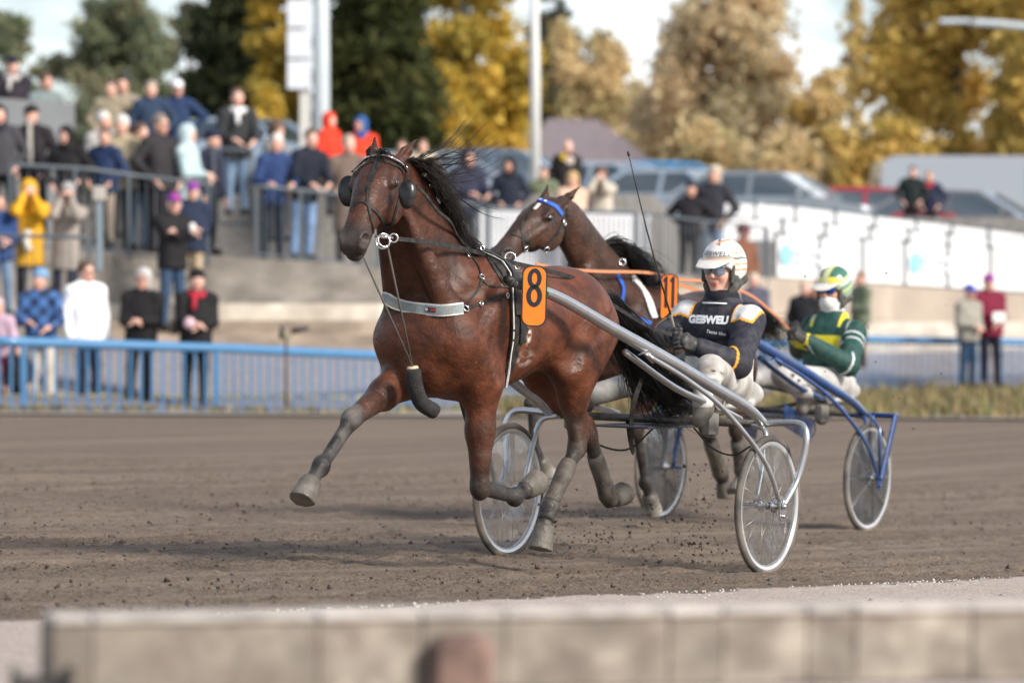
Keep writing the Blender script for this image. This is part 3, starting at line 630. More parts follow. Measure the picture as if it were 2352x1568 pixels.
fence('railing', 'short dark railing by the person with the white scarf', 'railing', [(486, 57.5, 342), (582, 57.5, 346)], 1.1, DGREY, .024, .012, .11, [490, 578], .05)
fence('railing', 'dark grey railing behind the second horse', 'railing', [(1115, 57, 478), (1300, 58, 484), (1470, 59, 490)], .95, DGREY, .03, .016, .10, [1120, 1300, 1462], .085)
fence('railing', 'thin grey railing in front of the two dark jacketed people', 'railing', [(1476, 59, 490), (1620, 60.5, 508), (1764, 62, 522)], .9, DGREY, .022, .012, .12, [1480, 1620, 1760], .075)
def pole(name, label, cat, parts, m, loc):
    root = empty(name, label, cat, None, loc); o = np.array(loc)
    return root, o
LGREY = mat('galvanised pole', (.45, .50, .53), rough=.5, var=.06, vscale=2)
p = at(738, 460, 70); r_ = empty('lamp_post', 'thick pale grey lamp post with a stack of white panels beside it', 'lamp post', None, tuple(p))
mb = MB(); mb.tube([(0, 0, -.6), (0, 0, 1.9), (-.02, 0, 6.5)], [.155, .15, .135], 18); mb.build('mast', LGREY, r_)
mb = MB(); mb.box((-.285, .02, 1.0), (.20, .14, 3.4), bev=.01); mb.build('side_post', mat('pale concrete post', (.55, .54, .51), rough=.8), r_)
for k, (v0, v1) in enumerate(((-60, -5), (0, 68), (70, 138), (140, 209))):
    a = at(660, v0, 70) - p; b = at(716, v1 - 3, 70) - p; mb = MB(); mb.box(((a.x + b.x) / 2, -.09, (a.z + b.z) / 2), (b.x - a.x, .07, a.z - b.z), bev=.008); mb.build('panel', mat('white sign panel', (.62, .65, .70), rough=.5), r_)
p = at(1229, 420, 72); r_ = empty('lamp_post', 'slim off white lamp post rising behind the parked cars', 'lamp post', None, tuple(p)); mb = MB(); mb.tube([(0, 0, -.6), (0, 0, 2), (-.05, 0, 6)], [.10, .092, .07], 14); mb.build('mast', mat('off white mast', (.62, .62, .60), rough=.6), r_)
mb = MB(); mb.box((-.02, -.02, -.35), (.28, .28, .5), bev=.02); mb.build('base_collar', LGREY, r_)
p = at(2356, 300, 95); r_ = empty('street_lamp', 'curved arm street lamp in front of the right hand trees', 'street lamp', None, tuple(p)); mb = MB(); P = [at(u, v, 95) - p for u, v in ((2440, 480), (2438, 220), (2425, 110), (2385, 70), (2310, 57), (2230, 52))]; mb.tube(catmull(P, 5), .09, 10); mb.build('mast', LGREY, r_)
mb = MB(); c = at(2192, 50, 95) - p; mb.box(c, (.75, .25, .13), bev=.04); mb.build('lamp_head', LGREY, r_)
p = at(228, 610, 52.4); r_ = empty('sign_post', 'grey post carrying a small beige box beside the lower railing', 'sign post', None, tuple(p)); mb = MB(); mb.box((0, 0, .40), (.075, .075, .95), bev=.01); mb.build('post', mat('blue grey post', (.20, .26, .30), rough=.5), r_); mb = MB(); mb.box((0, -.01, .95), (.17, .10, .19), bev=.015); mb.build('box', mat('beige box', (.42, .39, .35), rough=.8), r_)
p = at(657, 935, 48.9); r_ = empty('stand', 'dark stand with two black heads just behind the blue fence', 'stand', None, tuple(p)); mb = MB(); mb.tube([(0, 0, 0), (0, 0, .86)], .016, 8); mb.build('pole', BLACKP, r_)
mb = MB(); mb.tube([(-.05, 0, .98), (-.02, 0, .86), (.06, 0, .88)], .02, 8); mb.build('clamp', mat('olive clamp', (.16, .17, .08), rough=.7), r_)
for a, b in (((-.06, 0, .84), (-.045, 0, 1.0)), ((.06, 0, .93), (.27, .02, .98))): mb = MB(); mb.tube([a, b], .032, 10); mb.build('head', BLACKP, r_)
# banner fences
BAN = mat('white banner vinyl', (.70, .71, .73), rough=.45, var=.03, vscale=2)
def banner_fence(label, pts, zh, posts, marks=()):
    root = empty('banner_fence', label, 'fence', 'white banner fences', tuple(at(pts[0][0], pts[0][2], pts[0][1]))); o = np.array(root.location); U = [p[0] for p in pts]
    pt = lambda u: np.array(at(u, np.interp(u, U, [p[2] for p in pts]), np.interp(u, U, [p[1] for p in pts]))) - o
    zz = lambda u: float(np.interp(u, U, zh))
    for a, b in zip(posts[:-1], posts[1:]):
        pa, pb = pt(a), pt(b); w = pb - pa; g = .045; A = pa + w * g; B = pb - w * g; n = 6; V = []; F = []
        for i in range(n + 1):
            for z in (0, 1):
                for d in (0, .012): V.append(A + (B - A) * i / n + np.array((0, d + .015 * math.sin(i * 2.1 + a), -.03 - z * (zz(a + (b - a) * i / n) - .05))))
        for i in range(n):
            k = i * 4; F += [(k, k + 4, k + 6, k + 2), (k + 1, k + 3, k + 7, k + 5), (k, k + 1, k + 5, k + 4), (k + 2, k + 6, k + 7, k + 3)]
        F += [(0, 2, 3, 1), (n * 4, n * 4 + 1, n * 4 + 3, n * 4 + 2)]
        mb = MB(); mb.add(V, F); pl = mb.build('banner', BAN, root)
        if a in marks:
            c = A + (B - A) * .24 + np.array((0, -.02, -zz(a) * .47)); mb = MB(); mb.prism([(math.cos(t) * .10, math.sin(t) * .165 * (1.15 if math.sin(t) > 0 else 1)) for t in np.linspace(0, 6.28, 24, endpoint=False)], .006, c - np.array((0, .03, 0)), nrm(w)); mb.build('emblem', mat('cyan emblem', (.25, .66, .78), rough=.5), pl)
            w1 = nrm(w)
            for r in (0, 1):
                for w_ in range(2 + r):
                    mb = MB(); x0 = .16 + w_ * (.27 if r == 0 else .18); ll = .22 if r == 0 else .14; k0 = c - np.array((0, .035, -.075 + r * .155)) + w1 * x0; mb.bar(k0, k0 + w1 * ll, .006, .075); mb.build('lettering', mat('pale grey lettering', (.55, .58, .64), rough=.6), pl)
    for u in posts: mb = MB(); p = pt(u); z = zz(u) + .10; mb.box(p + np.array((0, .03, .06 - z / 2)), (.058, .05, z), bev=.005); mb.build('post', DGREY, root)
    mb = MB(); mb.tube([pt(u) for u in np.linspace(U[0], U[-1], 8)], .014, 8); mb.build('top_rail', DGREY, root)
    return root
k3 = lambda x: 1608 + .3164 * x
banner_fence('lowest white banner fence with two cyan emblems on the right', [(1778, 64, 537), (2352, 66, 573), (2700, 67, 595)], [.71, .71, .71], [k3(x) for x in (545, 870, 1180, 1485, 1800, 2110, 2420, 2730)], (k3(545), k3(1485)))
banner_fence('middle row white banner fence above the emblem banners', [(1655, 65.5, 497), (1780, 66, 505), (2352, 68.5, 550), (2700, 70, 578)], [.42, .36, .30, .3], [k3(x) for x in (150, 600, 910, 1235, 1515, 1800, 2095, 2390, 2700)])
banner_fence('uppermost white banner fence just below the parked cars', [(1660, 67.5, 461), (1826, 68, 472), (2270, 70, 525), (2352, 70.4, 536), (2700, 72, 570)], [.30, .34, .34, .34, .34], [k3(x) for x in (170, 400, 690, 980, 1270, 1570, 1830, 2090, 2380, 2680)])
wall('rear_wall', 'plain white low wall behind the railing at the centre', [(1040, 61.2, 480), (1300, 61.3, 486), (1492, 61.4, 490)], 1.9, .2, mat('white painted wall', (.66, .67, .70), rough=.7, var=.1, vscale=1), 'wall')
# house with a mauve roof
def house():
    p = at(1340, 400, 112); r = empty('house', 'low house with a broad mauve tiled roof behind the car park', 'house', None, tuple(p)); q = lambda u, v, d=0: np.array(at(u, v, 112)) - np.array(p) + np.array((0, d, 0))
    A, B, C, D = q(1195, 372), q(1262, 250, 5), q(1382, 252, 5), q(1512, 380); mb = MB(); th = np.array((0, -.05, -.25)); E = q(1195, 372, 10); G = q(1512, 380, 10)
    mb.add([A, B, C, D, E, G], [(0, 3, 2, 1), (0, 1, 4), (3, 5, 2), (1, 2, 5, 4), (0, 4, 5, 3)]); mb.build('roof', mat('mauve roof tiles', (.19, .155, .165), rough=.8, var=.12, vscale=3, bump=.03, bscale=6), r)
    mb = MB(); mb.box((A + D) / 2 + np.array((0, 5, -1.3)), (np.linalg.norm(D - A) * .9, 8, 2.4)); mb.build('wall', mat('pale render', (.5, .47, .43), rough=.9), r)
house()
# ---------------------------------------------------------------- trees
LEAF = mat('autumn leaves', attr=True, rough=.75, spec=.2)
nt = LEAF.node_tree; bs = nt.nodes['Principled BSDF']; tl = nt.nodes.new('ShaderNodeBsdfTranslucent'); mxs = nt.nodes.new('ShaderNodeMixShader'); mxs.inputs[0].default_value = .5; at_ = [n for n in nt.nodes if n.type == 'ATTRIBUTE'][0]
nt.links.new(at_.outputs['Color'], tl.inputs[0]); out = [n for n in nt.nodes if n.type == 'OUTPUT_MATERIAL'][0]; nt.links.new(bs.outputs[0], mxs.inputs[1]); nt.links.new(tl.outputs[0], mxs.inputs[2]); nt.links.new(mxs.outputs[0], out.inputs[0])
BARK = mat('tree bark', (.10, .08, .065), rough=.95, var=.4, vscale=4, bump=.03, bscale=9)
BIRCH = mat('birch bark', (.55, .53, .50), rough=.8, c2=(.08, .07, .06), vscale=3, stretch=(1, 1, .3))
def tree(kind, label, u, vt, Y, wpx, cols, seed, n=9000, leaf=.24, base=3.3, clumps=70, low=.12, bark=BARK, dens=1.0):
    rs = np.random.RandomState(seed); k = Y / FD; top = HC + (765 - vt) * k; X = (u - 1176) * k; H = top - base; Rw = wpx * k / 2
    root = empty(kind, label, 'tree', 'trees behind the car park', (X, Y, base)); cen = []; lims = []
    for i in range(clumps):
        t = low + (1 - low) * rs.rand() ** (.8 if kind == 'spruce' else 1); a = rs.rand() * 6.283
        if kind == 'spruce': rad = Rw * (1 - (t - low) / (1 - low) * .96) * rs.rand() ** .5; z = H * t - rad * .18; s = .075 * H * (1.15 - t)
        elif kind == 'pine': t = .30 + .70 * rs.rand(); e = math.sqrt(max(.05, 1 - ((t - .66) / .36) ** 2)); rad = Rw * e * rs.rand() ** .5; z = H * t; s = Rw * .17 * (.6 + .8 * rs.rand())
        else: e = math.sin(min(math.pi, math.pi * ((t - low) / (1 - low) * .86 + .12))) ** .75; rad = Rw * e * rs.rand() ** .5; z = H * t; s = Rw * .20 * (.6 + .8 * rs.rand())
        cen.append((rad * math.cos(a), rad * math.sin(a), z, s)); 
    cen = np.array(cen); w = cen[:, 3] ** 1.6; w /= w.sum(); ci = rs.choice(len(cen), n, p=w); ct = cen[ci]
    off = rs.randn(n, 3) * ct[:, 3:4] * np.array((.62, .62, .42 if kind != 'birch' else .6)); 
    if kind == 'spruce': off[:, 2] *= .5; off[:, 2] -= np.linalg.norm(off[:, :2], axis=1) * .3
    P = ct[:, :3] + off; P[:, 2] = np.maximum(P[:, 2], .4)
    nrmv = rs.randn(n, 3); nrmv /= np.linalg.norm(nrmv, axis=1)[:, None]; t1 = np.cross(nrmv, rs.randn(n, 3)); t1 /= np.linalg.norm(t1, axis=1)[:, None] + 1e-6; t2 = np.cross(nrmv, t1); L_ = leaf * (.5 + rs.rand(n, 1)); W_ = L_ * (.28 if kind in ('pine', 'spruce') else .55)
    V = np.stack([P - t1 * L_ * .5, P + t2 * W_ * .5 + nrmv * L_ * .08, P + t1 * L_ * .5, P - t2 * W_ * .5 + nrmv * L_ * .08], 1).reshape(-1, 3); F = np.arange(4 * n).reshape(n, 4)
    cc = np.array(cols); cl = cc[rs.randint(len(cc), size=len(cen))][ci] * .6 + cc[rs.randint(len(cc), size=n)] * .4; cl = cl * (.75 + .5 * rs.rand(n, 1)); C = np.concatenate([np.repeat(cl, 4, 0), np.ones((4 * n, 1))], 1)
    meshobj('crown', V, F, LEAF, root, False, C)
    mb = MB(); rt = max(.08, H * .018); mb.tube([(0, 0, -.3), (rs.randn() * .1, rs.randn() * .1, H * .35), (rs.randn() * .2, rs.randn() * .2, H * .7), (0, 0, H * .95)], [rt * 1.3, rt, rt * .6, .02], 10)
    for i in rs.choice(len(cen), min(16, len(cen)), replace=False):
        c = cen[i]; z0 = max(H * .12, c[2] - np.hypot(c[0], c[1]) * (.6 if kind != 'spruce' else -.1)); mb.tube([(0, 0, z0), (c[0] * .5, c[1] * .5, (z0 + c[2]) / 2 + .1), c[:3]], [rt * .45, rt * .3, .02], 6)
    mb.build('trunk', bark, root); return root
PINE = [(0.232, 0.262, 0.15), (0.3, 0.315, 0.188), (0.18, 0.225, 0.15), (0.345, 0.315, 0.195)]
SPR = [(.035, .045, .022), (.05, .06, .028), (.026, .036, .02), (.07, .075, .03)]
YEL_ = [(0.648, 0.432, 0.065), (0.55, 0.381, 0.057), (0.415, 0.33, 0.076), (0.708, 0.501, 0.107), (0.375, 0.3, 0.074)]
BEI = [(0.704, 0.561, 0.343), (0.592, 0.488, 0.269), (0.509, 0.445, 0.238), (0.783, 0.606, 0.348)]
ORA = [(0.689, 0.528, 0.328), (0.647, 0.537, 0.356), (0.571, 0.49, 0.32), (0.736, 0.557, 0.316), (0.495, 0.445, 0.294)]
OLV = [(0.669, 0.487, 0.134), (0.564, 0.43, 0.12), (0.444, 0.347, 0.109), (0.748, 0.529, 0.176)]
for i, a in enumerate((
    ('pine', 'bushy green pine at the far left edge', 20, 45, 105, 190, PINE, 9000, .30), ('pine', 'broad rounded pine with sky gaps below its crown, at upper left', 262, -25, 110, 300, PINE, 14000, .30), ('pine', 'pale grey green pine between the rounded pine and the dark spruce', 430, 10, 128, 150, [(.14, .15, .10), (.17, .17, .12)], 6000, .3), ('pine', 'low green pine filling the gap behind the beige jacketed pair', 345, 190, 118, 210, [(.16, .13, .05), (.10, .10, .045), (.22, .16, .05)], 6000, .3),
    ('spruce', 'nearly black spruce left of the white panels', 545, -330, 98, 300, SPR, 28000, .42), ('birch', 'narrow yellow birch squeezed beside the dark spruce', 632, -160, 93, 125, YEL_, 9000, .26), ('spruce', 'tall dark green spruce right of the thick lamp post', 862, -420, 92, 275, [(.055, .07, .024), (.075, .09, .03), (.04, .052, .02), (.11, .105, .035)], 30000, .42),
    ('birch', 'bright yellow birch in the middle of the view', 1078, -190, 100, 310, YEL_, 19000, .28), ('birch', 'low yellow birch bush right of the tall spruce', 1010, 170, 97, 190, YEL_, 8000, .26), ('birch', 'small yellow shrub behind the person with the white scarf', 610, 215, 90, 140, YEL_, 5000, .24),
    ('pine', 'thin dark pine top showing over the beige trees', 1255, -20, 150, 150, [(.05, .07, .05), (.08, .10, .07)], 3500, .35), ('birch', 'beige leaved tree behind the slim lamp post', 1265, 60, 150, 250, BEI, 13000, .3), ('birch', 'second beige tree sloping down above the mauve roof', 1385, 105, 150, 240, BEI, 12000, .3), ('birch', 'low beige willow below the sky gap', 1478, 235, 140, 190, BEI, 8000, .28),
    ('birch', 'large orange brown tree in the right half', 1690, -40, 118, 380, ORA, 20000, .30), ('birch', 'orange topped tree at the left flank of the large brown tree', 1560, 60, 122, 180, ORA, 8000, .28), ('birch', 'olive brown tree between the two large right hand trees', 1890, 190, 116, 180, BEI + OLV, 9000, .28), ('birch', 'huge golden olive tree behind the grey van', 2190, -160, 108, 420, OLV, 20000, .30), ('birch', 'golden tree cut off by the right edge', 2400, -120, 104, 260, OLV, 9000, .30), ('birch', 'thin pale tree beside the right sky gap', 1960, 0, 135, 80, BEI, 2500, .28),
    ('birch', 'low tan bush behind the silver car', 1800, 330, 104, 260, BEI, 7000, .26), ('birch', 'low tan bush under the large brown tree', 1620, 300, 106, 230, BEI, 7000, .26), ('birch', 'low dark thicket behind the left spectators', 210, 250, 100, 330, PINE, 7000, .28), ('birch', 'low dark thicket below the black spruce', 500, 225, 97, 230, SPR, 6000, .28), ('birch', 'low olive bush behind the red car', 2050, 300, 103, 260, OLV, 7000, .26))):
    kind, lab, u, vt, Y, w, cols, n, lf = a; tree(kind, lab, u, vt, Y, w, cols, 100 + i, n, lf, clumps=320 if kind == 'spruce' else (70 if kind == 'pine' else 85), bark=BIRCH if cols is YEL_ else BARK)
# ---------------------------------------------------------------- cars
GLASS = mat('car window glass', (.045, .065, .08), rough=.04, spec=1.0, coat=1.0)
HEADL = mat('headlamp glass', (.7, .72, .75), rough=.1, coat=1)
def car(label, u, vroof, Y, col, yaw=0, L=4.4, H=1.46, W=1.78, van=False, met=.4, zb=3.37):
    k = Y / FD; X = (u - 1176) * k; top = HC + (765 - vroof) * k; z = top - H
    root = empty('parked_car' if not van else 'parked_van', label, 'van' if van else 'car', None, (X, Y, z), (0, 0, R(yaw))); m = mat('car paint %.2f %.2f %.2f' % col, col, rough=.22, metal=met, coat=1.0)
    def ext(pts, w0, w1, zr, name, mm, bevel=True):
        V = []; n = len(pts)
        for s in (-1, 1):
            for x, zz in pts: ww = w0 + (w1 - w0) * np.clip((zz - zr[0]) / (zr[1] - zr[0]), 0, 1); V.append((x, s * ww, zz))
        F = [tuple(range(n)), tuple(range(2 * n - 1, n - 1, -1))] + [(i, n + i, n + (i + 1) % n, (i + 1) % n) for i in range(n)]; mb = MB(); mb.add(V, F); return mb.build(name, mm, root)
    a = L / 2; h = H; w = W / 2
    if van:
        ext([(-a, .35), (a, .35), (a, .9), (a - .25, 1.15), (a - 1.0, h * .62), (a - 1.55, h - .12), (a - 1.8, h), (-a + .35, h), (-a + .12, h - .12), (-a + .04, h - .5)], w, w * .93, (1.0, h), 'body', m); ext([(a - 1.75, h * .60), (a - 1.06, h * .60), (a - 1.56, h - .22), (a - 1.75, h - .22)], w + .004, w * .955, (1.0, h), 'window', GLASS)
    else:
        ext([(-a, .38), (-a + .05, .25), (a - .08, .25), (a, .40), (a - .02, .62), (a - .15, .74), (a - 1.15, .93), (-a + .25, .98), (-a + .03, .80)], w, w * .96, (.5, 1.0), 'body', m)
        ext([(-a + .22, .96), (a - 1.12, .92), (a - 1.90, h - .06), (a - 2.4, h - .02), (-a + 1.0, h - .04)], w * .95, w * .74, (.95, h), 'window', GLASS)
        ext([(-a + .92, h - .075), (a - 1.86, h - .10), (a - 1.95, h - .03), (a - 2.5, h), (-a + 1.3, h - .005), (-a + .95, h - .04)], w * .79, w * .74, (h - .1, h), 'roof', m)
        for x0, x1 in ((a - 1.10, a - 1.90), (-a + 1.95, -a + 1.95), (-a + .22, -a + 1.0)):
            for s in (-1, 1): mb = MB(); mb.bar((x0, s * w * .955, .94), (x1, s * w * .765, h - .05), .08, .03, up=(0, 1, 0)); mb.build('pillar', m, root)
    for s in (-1, 1):
        for x in (-a + .85, a - .88): mb = MB(); mb.lathe([(.2, -.1), (.30, -.1), (.325, -.06), (.325, .06), (.30, .1), (.2, .1)], (x, s * (w - .1), .325), (0, 1, 0), 18, True, True); wh = mb.build('wheel', TYRE, root); mb = MB(); mb.lathe([(.02, -.08), (.2, -.09), (.2, .09), (.02, .08)], (x, s * (w - .1), .325), (0, 1, 0), 14); mb.build('rim', STEEL, wh)
        mb = MB(); mb.ball((a - .14, s * (w - .28), .66), (.12, .2, .09), 10); mb.build('headlight', HEADL, root); mb = MB(); mb.ball((a - 1.35 if not van else a - 1.1, s * (w + .09), .98 if not van else 1.35), (.06, .1, .07), 8); mb.build('wing_mirror', m, root)
    return root
for a in (('white and blue car with bright roof behind the white scarfed person', 590, 271, 84, (.42, .50, .58), -28), ('silver blue car bonnet showing beside the horse ears', 985, 348, 76, (.50, .56, .62), -60), ('dark blue grey car behind the hooded navy spectators', 1180, 344, 82, (.16, .22, .30), -16), ('pale blue white car in the middle of the row', 1420, 372, 84, (.55, .60, .66), -32),
          ('bright blue car roof behind the white cars', 1560, 373, 92, (.06, .26, .50), 5), ('light blue car right of the bright blue roof', 1590, 388, 80, (.46, .53, .60), -36), ('silver grey car with large windscreen above the banners', 1780, 394, 79, (.30, .33, .36), -24), ('red car beside the two people at the top of the ramp', 2020, 431, 80, (.42, .03, .045), -8), ('dark grey car in front of the grey van', 2232, 438, 78, (.16, .16, .17), -22)): car(*a)
car('red car bonnet tucked between the banners and dark grey car', 2160, 486, 75.0, (.45, .03, .05), 0, H=1.4, L=3.6); car('large plain grey delivery van at the right edge', 2262, 362, 90, (.30, .32, .36), 3, 5.1, 2.55, 2.0, True)
# inner rail close to the camera
BEAM = mat('weathered rail beam', (.44, .40, .35), c2=(.27, .235, .20), rough=.85, var=.3, vscale=2.2, dirt=(.16, .12, .10), dirt_amt=.55, dscale=4, stretch=(2.2, 1, .6), bump=.006, bscale=30)
nt = BEAM.node_tree
Yb = 8.0; A = np.array(at(118, 1432, Yb)); B = np.array(at(2700, 1398, Yb + .7)); r_ = empty('inner_rail', 'low weathered stone coloured rail crossing the foreground', 'rail', None, tuple(A)); hgt = .15; wid = .14
L_ = np.linalg.norm(B - A); d = (B - A) / L_; n_ = nrm(np.cross((0, 0, 1), d)); segs = [0, .08, .55, .77, .95, 1.31, 1.43, 1.62, 1.73, 2.0, 2.4]
mb = MB(); 
tone = [.66, .88, 1.08, .76, 1.02, .72, 1.1, .76, 1.1, .84]
for i, (a, b) in enumerate(zip(segs[:-1], segs[1:])):
    mm = mat('rail block %d' % i, tuple(np.array((.34, .30, .25)) * tone[i]), c2=tuple(np.array((.21, .18, .15)) * tone[i]), rough=.85, var=.3, vscale=5, dirt=(.13, .10, .085), dirt_amt=.75, dscale=9, bump=.005, bscale=30)
    mb = MB(); mb.bar(d * a + n_ * wid / 2 - np.array((0, 0, hgt / 2)), d * (b + .002) + n_ * wid / 2 - np.array((0, 0, hgt / 2)), wid, hgt + .002 * (i % 2), bev=.006); mb.build('rail_block', mm, r_)
    mb = MB(); mb.bar(d * (a + .003) + n_ * (wid / 2 - .004) + np.array((0, 0, .007)), d * (b - .001) + n_ * (wid / 2 - .004) + np.array((0, 0, .007)), wid + .012, .016 + .001 * (i % 3), bev=.005); mb.build('lit_rail_top', mat('skylit rail top %d' % (i % 3), tuple(np.array((.46, .42, .385)) * (1, .9, 1.08)[i % 3]), rough=.85, var=.25, vscale=7, dirt=(.25, .2, .18), dirt_amt=.4, dscale=8), r_)  # added top strip, its paler colour stands for skylight on the upper face
for x, c in ((.86, (.20, .105, .085)), (2.30, (.2, .11, .09))):
    mb = MB(); mb.box(d * x + np.array((0, -.03, -.36)), (.13, .1, .66), bev=.02); mb.build('rail_post', mat('reddish rail post', (.20, .125, .10), rough=.8, var=.3, vscale=8, c2=(.14, .09, .075)), r_)
p = np.array(at(96, 1590, Yb)); q = empty('cable_drum', 'dark blurred object under the left end of the foreground rail', 'drum', None, tuple(p)); mb = MB(); mb.lathe([(.03, -.06), (.055, -.06), (.055, -.05), (.035, -.045), (.035, .045), (.055, .05), (.055, .06), (.03, .06)], (0, 0, 0), (1, .2, 0), 20); mb.build('spool', BLACKP, q)
# ================================================================= HORSES
BAY = dict(c=(.090, .0265, .0112), nk=(.056, .0192, .0100), dk=(.028, .016, .012), bk=(.016, .014, .014, .25), ds=(.013, .011, .011, .22), fd=(.050, .019, .011, .06), hf=(.135, .12, .10, .35), mz=(.028, .018, .016, .2), bl=(.090, .028, .012), pk=(.012, .008, .008), bt=(.13, .125, .12, .9), sock=(.45, .42, .37, .3))
DBAY = dict(BAY, c=(.042, .0175, .0105), nk=(.044, .019, .011), dk=(.026, .015, .012), bl=(.044, .0175, .0105))
def horse_fur(name):
    m = mat(name, attr='dust', rough=.48, spec=.33, var=.38, vscale=6, bump=.012, bscale=16, dscale=14)
    nt = m.node_tree; N = nt.nodes.new; L = nt.links.new; b = nt.nodes['Principled BSDF']; tc = N('ShaderNodeTexCoord')
    def rng(node, lo, hi, a, c): r = N('ShaderNodeMapRange'); r.inputs[1].default_value = lo; r.inputs[2].default_value = hi; r.inputs[3].default_value = a; r.inputs[4].default_value = c; L(node, r.inputs[0]); return r.outputs[0]
    def noise(s, d=3): n = N('ShaderNodeTexNoise'); n.inputs['Scale'].default_value = s; n.inputs['Detail'].default_value = d; L(tc.outputs['Object'], n.inputs[0]); return n.outputs[0]
    L(rng(noise(5, 5), .35, .65, .40, .62), b.inputs['Roughness'])                        # damp and dry patches
    sp = N('ShaderNodeMath'); sp.operation = 'MULTIPLY'; L(rng(noise(95, 2), .66, .72, 0, .55), sp.inputs[0]); L(rng(noise(3, 2), .40, .62, 0, 1), sp.inputs[1])   # flecks of dried mud
    mx = N('ShaderNodeMix'); mx.data_type = 'RGBA'; src = b.inputs['Base Color'].links[0].from_socket; L(sp.outputs[0], mx.inputs[0]); L(src, mx.inputs[6]); mx.inputs[7].default_value = (.22, .18, .15, 1); L(mx.outputs[2], b.inputs['Base Color'])
    old = b.inputs['Normal'].links[0].from_socket; mp = N('ShaderNodeMapping'); mp.inputs['Scale'].default_value = (60, 220, 60); L(tc.outputs['Object'], mp.inputs[0]); hn = N('ShaderNodeTexNoise'); hn.inputs['Scale'].default_value = 1; hn.inputs['Detail'].default_value = 2; L(mp.outputs[0], hn.inputs[0])
    bp = N('ShaderNodeBump'); bp.inputs['Distance'].default_value = .0022; L(hn.outputs[0], bp.inputs['Height']); L(old, bp.inputs['Normal']); L(bp.outputs[0], b.inputs['Normal'])   # lie of the hair
    return m
def ball_paint(c, r, soft=.5, ns=0, seed=0):
    c = np.array(c, float); r = np.array(r if hasattr(r, '__len__') else (r, r, r), float); rs = np.random.RandomState(seed); K = rs.randn(6, 3) * ns; ph = rs.rand(6) * 6.3
    def fn(V):
        d = np.sqrt((((V - c) / r) ** 2).sum(1)); w = np.clip((1 - d) / soft, 0, 1)
        if ns: w = w * np.clip(.5 + 1.1 * np.sin(V @ K.T + ph).sum(1) / 2.4, 0, 1)
        return w
    return fn
